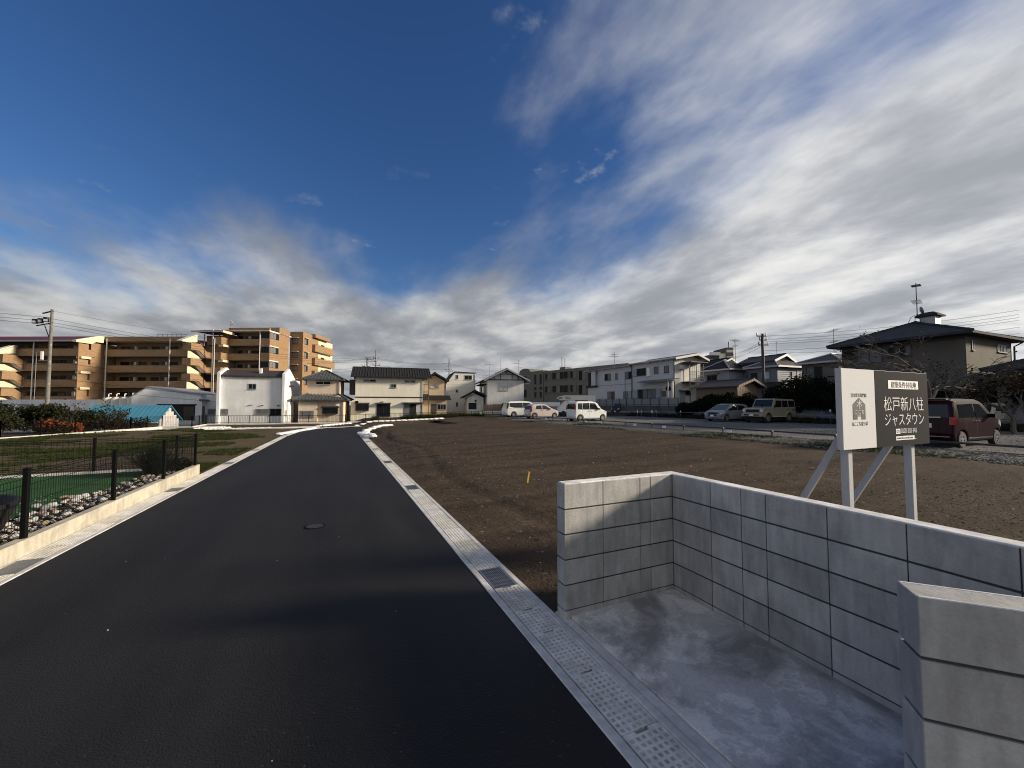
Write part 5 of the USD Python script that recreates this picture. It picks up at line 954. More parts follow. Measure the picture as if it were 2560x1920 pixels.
# ------------------------------------------------------------------ vehicles (local: x forwards from the rear bumper, y to the left, z up)
def vehicle(name, label, loc, rz, L, W, H, prof, axles, r, paint_mat, side, glass_strips, belt, tumble=0.16, taper=0.10, lamps=(), strips=(), extras=None, rim='alloy', spokes=5, group=None, category='car', lower=None, bw=0.05):
    """prof: the side outline; side: window outlines (x, z); glass_strips: (p, q, share of width) pieces across the body, windscreen and rear window."""
    c = thing(name, label, category, loc, rz, group)
    def warp(P):
        P = np.array(P); x, y, z = P[:, 0], P[:, 1], P[:, 2]
        t = np.clip((z - belt) / (H - belt), 0, 1); e = np.clip((np.abs(x - L / 2) / (L / 2) - 0.62) / 0.38, 0, 1)
        low = np.clip((0.32 - z) / 0.3, 0, 1)
        y = y * (1 - tumble * t ** 1.3) * (1 - taper * e ** 2.2) * (1 - 0.06 * low) * (1 - 0.02 * np.clip((belt - z) / belt, 0, 1)); return np.c_[x, y, z]
    pg = Polygon(prof).buffer(0)
    for ax in axles: pg = pg.difference(Point(ax, r).buffer(r + 0.045, 24))
    def ext(poly, y0, y1, lim=0.16):
        out = Manifold()
        for g in getattr(poly, 'geoms', [poly]):
            if g.is_empty or g.area < 1e-5: continue
            g = shapely.geometry.polygon.orient(g, 1.0); rings = [np.array(g.exterior.coords)[:-1]] + [np.array(i.coords)[:-1] for i in g.interiors]
            out += Manifold.extrude(CrossSection(rings), y1 - y0).rotate([90, 0, 0]).translate([0, y1, 0])
        return out.refine_to_length(lim).warp_batch(warp)
    body = Manifold()
    for k in range(4):
        q = math.radians(90 * k / 3); body += ext(pg.buffer(-bw * (1 - math.cos(q)), join_style='mitre') if k else pg, -(W / 2 - bw * (1 - math.sin(q)) if k else W / 2 - bw), (W / 2 - bw * (1 - math.sin(q)) if k else W / 2 - bw))
    bp = part(c, 'body', body, paint_mat, smooth=28)
    m = MB(); m.box(0.25, L - 0.25, -W / 2 + 0.22, W / 2 - 0.22, 0.16, belt * 0.72); part(c, 'underbody', m, 'dark')
    for s in (-1, 1):
        for poly in side:
            y0, y1 = (W / 2 - .04, W / 2 + .006); w = ext(Polygon(poly), *((y0, y1) if s > 0 else (-y1, -y0)))
            part(c, 'side_window', w, 'car_glass', smooth=30)
        for mn, poly, nm in lamps:
            y0, y1 = (W / 2 - .09, W / 2 + .010); part(c, nm, ext(Polygon(poly), *((y0, y1) if s > 0 else (-y1, -y0))), mn, smooth=30)
        for nm, mn, a in strips:                                                        # handles, mouldings, seams: x0 x1 z0 z1 and how proud
            y0, y1 = (W / 2 - .03, W / 2 + a[4]); part(c, nm, ext(sbox(a[0], a[1], a[2], a[3]), *((y0, y1) if s > 0 else (-y1, -y0))), mn)
    for nm, mn, p, q, share, out in glass_strips:
        p, q = np.array(p, float), np.array(q, float); d = (q - p) / np.linalg.norm(q - p); n = np.array([d[1], -d[0]])
        n = n if np.dot(n, (p + q) / 2 - np.array([L / 2, H * .4])) > 0 else -n
        part(c, nm, ext(Polygon([p + n * out, q + n * out, q - n * .05, p - n * .05]).buffer(0), -W / 2 * share, W / 2 * share), mn, smooth=30)
    for ax in axles:
        for s in (-1, 1):
            yo = s * (W / 2 - 0.02); w = 0.17
            tr = trimesh.creation.revolve(np.array([(r * .60, -w / 2), (r * .93, -w / 2), (r, -w * .34), (r, w * .34), (r * .93, w / 2), (r * .60, w / 2), (r * .60, -w / 2)]), sections=28)
            T = trimesh.transformations.rotation_matrix(math.pi / 2, (1, 0, 0)); T[:3, 3] = (ax, yo - s * w / 2, r); m = MB(); m.add(trimesh.transform_points(tr.vertices, T), tr.faces); wh = part(c, 'wheel', m, 'rubber', smooth=35)
            m = MB(); dk = trimesh.creation.cylinder(r * .61, .05, sections=24); T2 = T.copy(); T2[1, 3] = yo - s * w * .55; m.add(trimesh.transform_points(dk.vertices, T2), dk.faces); part(wh, 'hub', m, 'dark')
            m = MB(); rg = trimesh.creation.annulus(r * .54, r * .63, .03, sections=24); T3 = T.copy(); T3[1, 3] = yo - s * .012; m.add(trimesh.transform_points(rg.vertices, T3), rg.faces); m.add(trimesh.transform_points(trimesh.creation.cylinder(r * .16, .03, sections=12).vertices, T3), trimesh.creation.cylinder(r * .16, .03, sections=12).faces)
            for k in range(spokes):
                a = 2 * math.pi * k / spokes + .3; m.bar((ax + r * .1 * math.cos(a), yo - s * .014, r + r * .1 * math.sin(a)), (ax + r * .57 * math.cos(a), yo - s * .014, r + r * .57 * math.sin(a)), r * .2, .025, up=(0, 1, 0))
            part(wh, 'rim', m, rim)
    for s in (-1, 1):
        if extras and 'mirror' in extras:
            mx, mz = extras['mirror']; m = MB(); yy = s * (W / 2 * (1 - .02)); m.hull([(mx + dx, yy + s * dy, mz + dz) for dx in (-.05, .07) for dy in (0.0, .19) for dz in (-.06, .07)]); part(c, 'mirror', m, extras.get('mirror_mat', paint_mat))
    return c
def plate(c, x, z, s, W=.33): m = MB(); m.box(x - .008, x + .008, -W / 2, W / 2, z - .08, z + .08); part(c, 'number_plate', m, 'plate')

P_white = paint('paint_white', (0.72, 0.73, 0.72)); P_pink = paint('paint_pink', (0.50, 0.435, 0.415)); P_maroon = paint('paint_maroon', (0.016, 0.0022, 0.0045), .03, .06); P_beige = paint('paint_beige', (0.30, 0.270, 0.190)); P_navy = paint('paint_navy', (0.010, 0.016, 0.026)); P_silver = paint('paint_silver', (0.20, 0.215, 0.235)); P_cream = paint('paint_cream', (0.52, 0.49, 0.38))
ZP = 0.235
def kei_box(name, label, loc, rz, pm, H=1.735, L=3.4, W=1.475, tail='red_lamp', sq=False, mir=None):
    """Tall box-shaped small car."""
    n = .06 if sq else 0.0; hx = -.10 if sq else 0.0
    prof = [(0.04, .30), (0.0, .48), (0.03, 1.0), (0.10, H - .22), (0.20, H - .06), (0.42, H), (1.8 + hx, H - .01), (2.2 + 2 * hx, H - .08), (2.38 + 2 * hx, H - .16), (2.80 + hx, 1.06), (3.18 + n, .93), (3.34, .80), (3.40, .60), (3.39, .34), (3.30, .22), (0.14, .22)]
    wl = 1.02
    side = [[(0.28, wl + .02), (0.30, H - .18), (0.74, H - .16), (0.76, wl)], [(0.80, wl), (0.80, H - .16), (1.48, H - .15), (1.50, wl)], [(1.55, wl), (1.54, H - .15), (2.12 + 2 * hx, H - .17), (2.53 + hx, wl - .01)]]
    if sq: side = [[(0.34, wl), (0.34, H - .20), (1.36, H - .17), (1.38, wl)], [(1.45, wl), (1.44, H - .17), (2.08 + 2 * hx, H - .19), (2.53 + hx, wl - .01)]]
    c = vehicle(name, label, loc, rz, L, W, H, prof, (0.52, 2.95 if not sq else 3.0), .275, pm, side,
        [('rear_window', 'car_glass', (0.045, 1.02), (0.11, H - .2), .84, .012), ('windscreen', 'car_glass', (2.40 + 2 * hx, H - .17), (2.79 + hx, 1.08), .86, .008), ('rear_panel', pm, (0.0, .5), (0.028, .98), .5, .01), ('grille', 'dark', (3.36, .78), (3.40, .62), .6, .008)], 1.0, .13, .07,
        lamps=[(tail, [(-.02, 1.0), (0.06, 1.0), (0.12, H - .32), (.03, H - .32)] if not sq else [(-.03, .78), (.13, .78), (.13, 1.04), (-.01, 1.04)], 'tail_lamp'), ('head_lamp', [(3.12, .78), (3.42, .66), (3.42, .82), (3.16, .93)], 'headlight')],
        strips=[('door_handle', 'chrome', (1.30, .86, 1.46, .90, .022)), ('door_handle', 'chrome', (1.60, .86, 1.76, .90, .022)), ('door_seam', 'dark', (1.515, .34, 1.525, 1.0, .002)), ('door_seam', 'dark', (.77, .60, .78, 1.0, .002)), ('sill_strip', 'chrome' if sq else pm, (.88, .30, 2.58, .33, .012))], extras=dict(mirror=(2.45 + hx, 1.06), mirror_mat=mir or 'black'), spokes=5, bw=.06)
    return c
c = kei_box('parked_car', 'white boxy small wagon parked nearest along the low pipe rail', (18.64, 29.4, ZP), 2, P_white); plate(c, -.012, .52, -1)
c = kei_box('parked_car', 'dark maroon boxy small car with chrome strips parked right of the sign', (18.78, 6.72, ZP), -2, P_maroon, H=1.66, sq=True)
plate(c, -.012, .74, -1); m = MB(); m.box(-.02, .02, -.40, .40, 1.0, 1.045); part(c, 'tailgate_strip', m, 'chrome'); m = MB(); m.box(-.025, .02, -.60, .60, .36, .385); part(c, 'bumper_strip', m, 'chrome'); m = MB(); m.hull([(x, y, z) for x, z in ((.12, 1.62), (.34, 1.665), (.14, 1.66), (.34, 1.69)) for y in (-.5, .5)]); part(c, 'roof_spoiler', m, P_maroon); m = MB(); m.tube([(1.0, -.3, 1.64), (.75, -.3, 2.0)], .006, 4); part(c, 'aerial', m, 'black')
# pink-silver hatchback
prof = [(0.05, .28), (0, .5), (.06, .92), (.22, 1.32), (.42, 1.46), (1.2, 1.50), (1.75, 1.46), (2.05, 1.36), (2.72, .98), (3.15, .86), (3.36, .68), (3.395, .5), (3.36, .3), (3.2, .2), (.2, .2)]
side = [[(.62, .98), (.72, 1.32), (1.32, 1.37), (1.36, .96)], [(1.43, .96), (1.40, 1.37), (1.80, 1.34), (2.42, .96)]]
c = vehicle('parked_car', 'pale pink hatchback parked beside the white boxy wagon', (17.85, 36.45, ZP), 2, 3.395, 1.475, 1.5, prof, (.5, 2.89), .28, P_pink, side, [('rear_window', 'car_glass', (.065, .95), (.22, 1.32), .8, .01), ('windscreen', 'car_glass', (2.07, 1.35), (2.70, 1.0), .84, .008)], .93, .2, .10,
    lamps=[('red_lamp', [(-.02, .72), (.16, .72), (.26, 1.2), (.1, 1.2)], 'tail_lamp'), ('head_lamp', [(3.0, .72), (3.4, .6), (3.38, .72), (3.1, .86)], 'headlight')], strips=[('door_handle', 'black', (1.2, .82, 1.34, .86, .02)), ('door_seam', 'dark', (1.385, .3, 1.395, .95, .002))], extras=dict(mirror=(2.34, 1.0), mirror_mat=P_pink)); plate(c, -.012, .5, -1)
# white people carrier
prof = [(.06, .28), (0, .5), (.06, 1.1), (.2, 1.66), (.4, 1.80), (2.4, 1.84), (3.1, 1.76), (3.9, 1.14), (4.5, .98), (4.66, .7), (4.66, .34), (4.5, .2), (.2, .2)]
side = [[(.3, 1.22), (.36, 1.62), (2.02, 1.66), (2.02, 1.08), (.95, 1.08)], [(2.06, 1.08), (2.06, 1.66), (2.95, 1.62), (3.55, 1.1)]]
c = vehicle('parked_car', 'white people carrier half hidden behind the pink hatchback', (17.55, 41.9, ZP), 2, 4.68, 1.7, 1.84, prof, (.86, 3.7), .31, P_white, side, [('rear_window', 'car_glass', (.07, 1.12), (.19, 1.64), .86, .01), ('windscreen', 'car_glass', (3.12, 1.75), (3.88, 1.16), .86, .008)], 1.05, .12, .08,
    lamps=[('dark', [(-.02, 1.0), (.16, 1.0), (.3, 1.6), (.1, 1.6)], 'tail_lamp'), ('head_lamp', [(4.3, .8), (4.68, .66), (4.66, .84), (4.4, .98)], 'headlight')], strips=[('side_line', 'steel', (.2, .98, 4.2, 1.0, .004)), ('door_handle', 'white', (1.9, .93, 2.06, .96, .02))], extras=dict(mirror=(3.5, 1.14), mirror_mat=P_white)); plate(c, -.012, .7, -1)
# beige off-roader
prof = [(.05, .5), (0, .62), (.0, 1.2), (.06, 1.82), (.2, 1.90), (2.55, 1.92), (2.70, 1.88), (3.02, 1.24), (4.10, 1.16), (4.20, 1.10), (4.22, .72), (4.36, .70), (4.36, .52), (4.1, .46), (.3, .46)]
side = [[(.14, 1.28), (.18, 1.74), (.98, 1.76), (.98, 1.26)], [(1.08, 1.26), (1.08, 1.76), (1.82, 1.77), (1.82, 1.25)], [(1.9, 1.25), (1.9, 1.77), (2.52, 1.78), (2.82, 1.24)]]
c = vehicle('parked_car', 'beige boxy four by four parked facing the plot in front of the hedge', (34.55, 21.0, ZP), 181, 4.4, 1.72, 1.93, prof, (.92, 3.62), .39, P_beige, side, [('windscreen', 'car_glass', (2.72, 1.86), (3.0, 1.28), .88, .008), ('rear_window', 'car_glass', (.005, 1.25), (.055, 1.76), .7, .01), ('bonnet_badge', 'chrome', (4.205, 1.0), (4.205, .96), .2, .03)], 1.2, .10, .03,
    lamps=[], strips=[('door_handle', 'chrome', (1.2, 1.06, 1.34, 1.09, .022)), ('door_handle', 'chrome', (2.0, 1.06, 2.14, 1.09, .022)), ('door_seam', 'dark', (1.02, .56, 1.03, 1.2, .002)), ('door_seam', 'dark', (1.855, .56, 1.865, 1.2, .002)), ('side_step', 'offwhite', (1.45, .46, 3.1, .50, .03)), ('fuel_flap', 'dark', (.25, .98, .5, 1.08, .003))], extras=dict(mirror=(2.8, 1.3), mirror_mat='black'), spokes=6, bw=.035)
m = MB(); m.cbox(4.16, 4.24, -.56, .56, .84, 1.06, .01); part(c, 'grille', m, 'dark')
for s in (-1, 1): m = MB(); m.cbox(4.18, 4.26, min(s * .57, s * .84), max(s * .57, s * .84), .88, 1.06, .01); part(c, 'headlight', m, 'head_lamp'); m = MB(); m.cbox(4.3, 4.375, min(s * .66, s * .84), max(s * .66, s * .84), .56, .66, .005); part(c, 'fog_lamp', m, 'head_lamp')
m = MB(); m.cbox(4.22, 4.42, -.86, .86, .5, .74, .03); part(c, 'front_bumper', m, P_beige); plate(c, 4.43, .62, 1); m = MB(); m.cbox(4.37, 4.425, -.6, -.2, .58, .68, .004); m.cbox(4.37, 4.425, .2, .6, .58, .68, .004); part(c, 'bumper_grille', m, 'dark', kind='stuff')
for s in (-1, 1):
    for ax in (.92, 3.62):
        A = [(ax + q * math.cos(a), .39 + q * math.sin(a)) for q, rng in ((.52, np.linspace(.15, math.pi - .15, 12)), (.44, np.linspace(math.pi - .15, .15, 12))) for a in rng]; m = MB(); yy = sorted((s * .80, s * .92)); m.prism(A, *yy, 'y'); part(c, 'wheel_arch', m, P_beige)
m = MB(); m.tube([(4.0, .62, 1.18), (4.0, .62, 1.34)], .02, 6); m.cbox(3.95, 4.05, .55, .69, 1.34, 1.44, .01); part(c, 'wing_mirror', m, 'black')
# silver grey hatchback beside it
prof = [(.05, .28), (0, .5), (.05, .95), (.25, 1.38), (.6, 1.5), (1.9, 1.52), (2.4, 1.44), (3.28, .98), (3.8, .84), (3.98, .62), (4.02, .45), (3.98, .26), (3.8, .2), (.2, .2)]
side = [[(.7, 1.02), (.85, 1.36), (1.7, 1.4), (1.75, .98)], [(1.82, .98), (1.78, 1.4), (2.3, 1.36), (3.0, .96)]]
c = vehicle('parked_car', 'silver and dark hatchback with pointed nose beside the beige four by four', (33.25, 24.0, ZP), 183, 4.05, 1.69, 1.52, prof, (.7, 3.22), .31, P_silver, side, [('windscreen', 'car_glass', (2.42, 1.43), (3.26, 1.0), .86, .008), ('rear_window', 'car_glass', (.06, .98), (.25, 1.36), .8, .01), ('grille', 'dark', (3.90, .78), (4.02, .48), .55, .012), ('lower_grille', 'dark', (4.0, .4), (3.95, .24), .8, .012)], .95, .2, .14,
    lamps=[('head_lamp', [(3.5, .76), (3.98, .62), (3.94, .72), (3.6, .88)], 'headlight')], strips=[], extras=dict(mirror=(2.9, 1.02), mirror_mat='black')); plate(c, 4.03, .5, 1)
# dark blue micro van
prof = [(.05, .28), (0, .5), (.03, 1.2), (.1, 1.84), (.25, 1.9), (2.5, 1.9), (2.66, 1.84), (3.05, 1.12), (3.30, 1.02), (3.39, .7), (3.39, .34), (3.3, .22), (.2, .22)]
side = [[(.2, 1.14), (.22, 1.66), (.9, 1.68), (.92, 1.12)], [(.98, 1.12), (.98, 1.68), (1.72, 1.7), (1.74, 1.12)], [(1.8, 1.12), (1.8, 1.7), (2.46, 1.68), (2.86, 1.1)]]
c = vehicle('parked_van', 'dark navy micro van with white roof load below the grey two storey building', (37.9, 43.4, ZP), 182, 3.4, 1.475, 1.9, prof, (.55, 2.85), .28, P_navy, side, [('windscreen', 'car_glass', (2.68, 1.82), (3.04, 1.15), .86, .008)], 1.1, .1, .06, lamps=[('head_lamp', [(3.2, .78), (3.41, .78), (3.38, 1.0), (3.24, 1.0)], 'headlight')], strips=[('side_trim', 'steel', (.3, 1.0, 2.9, 1.02, .01))], extras=dict(mirror=(2.8, 1.2), mirror_mat='black'), category='van'); plate(c, 3.40, .5, 1)
for i, (a, e) in enumerate(((.3, 1.75), (1.9, 2.5))): m = MB(); m.cbox(a, e, -.55, .55, 1.905, 2.02, .02); part(c, 'roof_load', m, 'white')
# cream hatchback at the far right
prof = [(.05, .28), (0, .5), (.04, .95), (.14, 1.28), (.4, 1.50), (.9, 1.56), (1.6, 1.54), (2.1, 1.40), (2.75, 1.0), (3.15, .9), (3.36, .7), (3.395, .5), (3.36, .3), (3.2, .2), (.2, .2)]
side = [[(.28, 1.04), (.4, 1.32), (.52, 1.36), (.54, 1.0)], [(.58, 1.0), (.56, 1.38), (1.22, 1.42), (1.26, .97)], [(1.34, .97), (1.30, 1.42), (1.78, 1.4), (2.0, 1.3), (2.5, .96)]]
c = vehicle('parked_car', 'cream rounded hatchback behind the maroon car at the right', (36.2, 9.95, ZP), 181, 3.395, 1.475, 1.56, prof, (.5, 2.9), .28, P_cream, side, [('windscreen', 'car_glass', (2.12, 1.39), (2.73, 1.02), .84, .008)], .95, .22, .12, lamps=[('head_lamp', [(3.0, .72), (3.4, .6), (3.38, .76), (3.1, .9)], 'headlight')], strips=[('door_handle', 'chrome', (.7, .84, .84, .88, .02)), ('door_handle', 'chrome', (1.45, .84, 1.59, .88, .02))], extras=dict(mirror=(2.4, 1.02), mirror_mat=P_cream), bw=.08)
# silver saloon nose between pink hatchback and white wagon
prof = [(.05, .28), (0, .5), (.05, .9), (.6, .98), (1.2, 1.38), (2.3, 1.42), (3.3, .95), (4.1, .8), (4.3, .5), (4.2, .25), (.2, .2)]
c = vehicle('parked_car', 'pale blue silver saloon whose nose shows behind the white boxy wagon', (30.7, 43.6, ZP), 184, 4.3, 1.68, 1.42, prof, (.8, 3.4), .3, paint('paint_pale_blue', (.42, .46, .52)), [[(1.2, .98), (1.4, 1.3), (2.2, 1.33), (2.9, .96)]], [('windscreen', 'car_glass', (2.34, 1.4), (3.28, .97), .84, .008), ('grille', 'dark', (4.2, .64), (4.28, .5), .7, .012)], .92, .2, .12, lamps=[('head_lamp', [(3.9, .62), (4.3, .52), (4.26, .64), (4.0, .76)], 'headlight')]); plate(c, 4.3, .42, 1)
# camper van with overcab box
c = thing('camper_van', 'white camper body with overcab bed and grey stripes behind the white boxy wagon', 'camper van', (30.2, 42.0, ZP), 156)
m = MB(); m.prism([(0, .5), (0, 2.5), (.3, 2.62), (3.9, 2.62), (4.6, 2.45), (4.75, 2.2), (4.4, 2.0), (3.5, 2.0), (3.5, .5)], -.95, .95, 'y'); part(c, 'body', m, 'offwhite'); m = MB(); m.prism([(3.51, .45), (3.51, 1.99), (3.8, 1.99), (4.35, 1.25), (4.7, 1.1), (4.75, .5)], -.85, .85, 'y'); part(c, 'cab', m, P_white)
for s in (-1, 1):
    for k in range(3): m = MB(); yy = sorted((s * .951, s * .957)); m.prism([(3.1 + .22 * k, 2.1), (3.25 + .22 * k, 2.1), (3.5 + .22 * k, 2.45), (3.35 + .22 * k, 2.45)], *yy, 'y'); part(c, 'stripe', m, 'steel')
    m = MB(); m.box(1.0, 2.6, *sorted((s * .951, s * .96)), 1.45, 2.0); part(c, 'side_window', m, 'car_glass'); m = MB(); m.box(4.2, 4.7, *sorted((s * .951, s * .955)), 2.2, 2.36); part(c, 'front_window', m, 'car_glass')
    for ax in (.9, 4.1): m = MB(); cy = trimesh.creation.cylinder(.32, .2, sections=20); cy.apply_transform(trimesh.transformations.translation_matrix((ax, s * .8, .32)) @ trimesh.transformations.rotation_matrix(math.pi / 2, (1, 0, 0))); m.tri(cy); part(c, 'wheel', m, 'rubber')
t = thing('stacked_pipe', 'long pale cylinder shaped roll lying behind the pink hatchback', 'roll', (26.6, 53.9, 1.65), 0)
m = MB(); m.tube([(0, 0, 0), (4.4, -2.0, 0)], .38, 20); part(t, 'roll', m, 'white', smooth=40); m = MB()
for q in (.1, .5, .9): m.box(4.4 * q - .06, 4.4 * q + .06, -2.0 * q - .06, -2.0 * q + .06, -1.6, -.3)
part(t, 'stands', m, 'steel', kind='stuff')

# ------------------------------------------------------------------ low pipe rails of the car park, with their number tags
def rail(label, pts, z, posts, tags, r=0.035, material='rust', tag_side=-1, tz=-0.10, tw=.2):
    t = thing('pipe_rail', label, 'rail')
    for p, q in zip(pts[:-1], pts[1:]): m = MB(); m.tube([(*p, z), (*q, z)], r, 8); part(t, 'pipe', m, material, smooth=40)
    P = lambda a: np.array(pts[0]) + (np.array(pts[-1]) - np.array(pts[0])) * a
    for a in posts: c = P(a); m = MB(); m.tube([(*c, -.1), (*c, z)], r * .9, 8); m.tube([(c[0] - .05, c[1], z), (c[0] + .05, c[1], z)], r * 1.5, 8); part(t, 'post', m, material, smooth=40)
    return t, P
t, P = rail('long low dull pipe rail along the near edge of the car park', [(18.35, 40.0), (18.45, 26.4), (18.5, 15.0), (18.35, 4.0), (18.3, -3)], ZP + .22, [i / 17 + .01 for i in range(17)], ())
def tag_sign(label, c, z, w=.24, h=.17, post=True, ang=0):
    q = thing('bay_number_sign', label, 'sign', (c[0], c[1], 0), ang); m = MB(); m.hull([(x, y, zz) for x in (-.012, .012) for y in (-w / 2, w / 2) for zz in (z, z + h)]); part(q, 'plate', m, 'white')
    if post: m = MB(); m.box(.013, .033, -.012, .012, 0.1, z + h * .8); part(q, 'stem', m, 'steel')
for i, y in enumerate((37.5, 33.3, 29.9, 26.6, 24.6, 20.9, 18.3, 13.9, 8.2)): tag_sign(['small white bay plate lying by the rail end near the gabled house', 'small white bay plate by the rail in front of the pink hatchback', 'small white bay plate on the rail left of the boxy white wagon', 'small white bay plate on the rail under the boxy white wagon', 'small white bay plate on the rail just right of the boxy white wagon', 'small white bay plate hanging on the rail near mid plot, left one', 'small white bay plate hanging on the rail near mid plot, right one', 'small white bay plate on the rail left of the sign board', 'small white bay plate on the rail beside the maroon car'][i], (18.3, y), ZP + .02, .26, .14)
t, P = rail('pale upper pipe rail in front of the hedge behind the parked cars', [(34.3, 38.5), (33.6, 27.5), (33.9, 18.5), (34.6, 8.0)], ZP + .62, [.02, .16, .30, .44, .58, .72, .86, .98], (), r=.03, material='steel')
for i, (x, y, z, w) in enumerate(((30.1, 33.9, .78, .42), (30.5, 33.7, .86, .18), (31.5, 33.2, .78, .46), (31.9, 33.0, .88, .18), (33.6, 31.2, .86, .24), (33.45, 26.2, .78, .24), (33.5, 24.9, .78, .24), (34.0, 17.4, 1.15, .18), (34.0, 16.1, .74, .4))):
    tag_sign(['white plate in front of the navy van, left larger one', 'little white tag beside the left plate near the navy van', 'white plate right of the navy van, larger one', 'little white tag beside the right plate near the navy van', 'white tag on the rear rail left of the hedge bushes', 'white tag on the rear rail midway to the silver hatchback', 'white tag on the rear rail just left of the silver hatchback', 'small white tag high on the hedge right of the beige four by four', 'white plate at the rail end beside the sign board'][i], (x, y), z, w, .3 if w > .4 else .17, post=True, ang=-30)

# ------------------------------------------------------------------ poles, wires, aerials
def catenary(p, q, sag, n=14): p, q = np.array(p, float), np.array(q, float); return [p + (q - p) * t - np.array([0, 0, 4 * sag * t * (1 - t)]) for t in np.linspace(0, 1, n + 1)]
def wire(p, q, sag, label, r=0.012, group=None): m = MB(); m.tube(catenary(p, q, sag), r, 5); return solo('power_line', m, 'black', label, 'cable', group)
t = thing('utility_pole', 'tall concrete utility pole with floodlight and crossarm before the brick apartments', 'utility pole', (-25.1, 51.6, -1.0))
m = MB(); m.tube([(0, 0, 0), (0, 0, 11.75)], .17, 14, .10); part(t, 'pole', m, mat('weathered_pole', (0.17, 0.155, 0.13), 0.9, 0.3, 2.0), smooth=40)
for z in (2.4, 4.6, 6.7, 8.3): m = MB(); m.tube([(0, 0, z), (0, 0, z + .07)], .168 - z * .0055, 12); part(t, 'band', m, 'galv')
m = MB(); m.bar((.1, -.05, 11.6), (-.75, .25, 11.35), .1); part(t, 'crossarm', m, 'frame_dark')
m = MB(); m.bar((-1.15, .3, 10.15), (.1, -.05, 10.45), .09); m.bar((-.55, .2, 10.2), (-.1, 0, 9.0), .05); part(t, 'light_bracket', m, 'frame_dark')
for i in range(3): m = MB(); c = np.array([-1.25 + .42 * i, .28 - .1 * i, 10.55 + .09 * i]); m.cbox(c[0] - .19, c[0] + .19, c[1] - .12, c[1] + .12, c[2] - .22, c[2] + .22, .04); f = part(t, 'floodlight', m, 'frame_dark'); m = MB(); m.box(c[0] - .13, c[0] + .13, c[1] - .135, c[1] - .121, c[2] - .16, c[2] + .04); part(f, 'lens', m, 'head_lamp')
m = MB(); m.cbox(-.62, -.42, -.1, .1, 6.9, 7.7, .03); part(t, 'junction_box', m, 'offwhite'); m = MB(); m.bar((-.75, 0, 6.85), (.15, 0, 6.85), .06); part(t, 'box_bracket', m, 'galv')
def tpole(label, x, y, zt, arms, r=.16, zb=-1, material='steel'):
    t = thing('utility_pole', label, 'utility pole', (x, y, 0)); m = MB(); m.tube([(0, 0, zb), (0, 0, zt)], r * 1.2, 10, r * .8); part(t, 'pole', m, material, smooth=40)
    for z, a, b_, dy in arms:
        m = MB(); m.bar((a, -dy, z), (b_, dy, z), .10); arm = part(t, 'crossarm', m, 'frame_dark'); n = max(2, int(abs(b_ - a) / .45))
        for i in range(n + 1): q = i / n; m = MB(); m.tube([(a + (b_ - a) * q, -dy + 2 * dy * q, z + .05), (a + (b_ - a) * q, -dy + 2 * dy * q, z + .32)], .055, 6); part(arm, 'insulator', m, 'frame_grey')
    return t
t = tpole('far utility pole with insulators behind the cream house, the taller of two', 6.5, 79.2, 12.2, ((10.6, -2.0, .6, .5), (9.2, -.6, .7, .1), (9.9, -1.4, .2, .3)))
t = tpole('far utility pole with transformer behind the cream house, the shorter of two', 4.9, 79.9, 10.6, ((10.3, -.2, 1.2, .2), (9.0, -.9, .6, .2)), r=.13); m = MB(); m.tube([(-.35, -.3, 8.2), (-.35, -.3, 9.0)], .28, 10); part(t, 'transformer', m, 'steel')
tpole('distant utility pole behind the white three storey house', 24.5, 93.0, 12.8, ((11.6, -1.6, .4, .3), (11.0, -.8, .5, .1), (10.1, -1.2, .6, .2), (9.7, -.9, .9, .2)))
t = tpole('dark utility pole rising beyond the brown shed at the right', 39.7, 26.16, 8.95, ((8.7, -.55, .3, -.2), (8.3, -.3, .5, -.1), (7.8, -.3, .6, -.2)), r=.16, material='frame_dark'); m = MB()
for z in (3.5, 4.1, 4.7, 5.3, 5.9, 6.5): m.bar((-.22, .1, z), (.22, -.1, z + .02), .03)
part(t, 'foot_bolts', m, 'galv', kind='stuff')
gl = 'thin power lines sagging across the sky behind the brick apartments'
for dz, dy in ((10.55, 0), (10.2, .2), (9.9, 0)): wire((-95, 44 + dy, dz + 2.4), (-25.2, 51.6, dz - 0.6), .5, 'thin power line running left from the concrete utility pole', .016, 'power lines left of the concrete pole'); wire((-25.1, 51.6, dz - .7), (5.0, 80, dz - .2), .9, 'thin power line from the concrete pole across to the pair of far poles', .015, 'power lines between the concrete pole and the far pair')
wire((-25.1, 51.6, 10.6), (-2, 84, 11.5), .4, 'single upper wire climbing right from the concrete utility pole', .010)
for dz in (5.85, 4.3, 3.6): wire((-25.1, 51.6, dz), (-9.0, 55.0, dz - 1.8), .25, 'service cable from the concrete pole towards the white house', .014, 'service cables to the white house'); wire((-25.1, 51.6, dz - .4), (-62, 48, dz - .1), .3, 'low cable running left from the concrete utility pole', .014, 'low cables left of the concrete pole')
for k, dz in enumerate((10.7, 10.5, 9.3, 8.7)): wire((6.0, 79.5, dz), (24.0, 93.2, dz + 1.0), .5, 'far power line between the two groups of far poles', .017, 'far power lines between the far poles'); wire((24.5, 93.0, dz + .9), (52, 108, dz + .5), .6, 'far power line running right behind the gabled house', .016, 'far power lines behind the gabled house'); wire((-9, 100, dz + .4 + .1 * k), (4.9, 79.9, dz - .4 * (k > 1)), .5, 'far power line between the brick apartments and the far pair of poles', .017, 'far power lines right of the brick apartments')
for k, (dz, e) in enumerate(((8.7, 9.3), (8.35, 8.9), (8.1, 8.6), (7.9, 8.35), (7.2, 7.7), (6.9, 7.1))): wire((39.9, 26.1, dz), (58, 14.0, e + 1.2), .35, 'power line running right from the dark utility pole behind the big dark house', .014, 'power lines right of the dark pole')
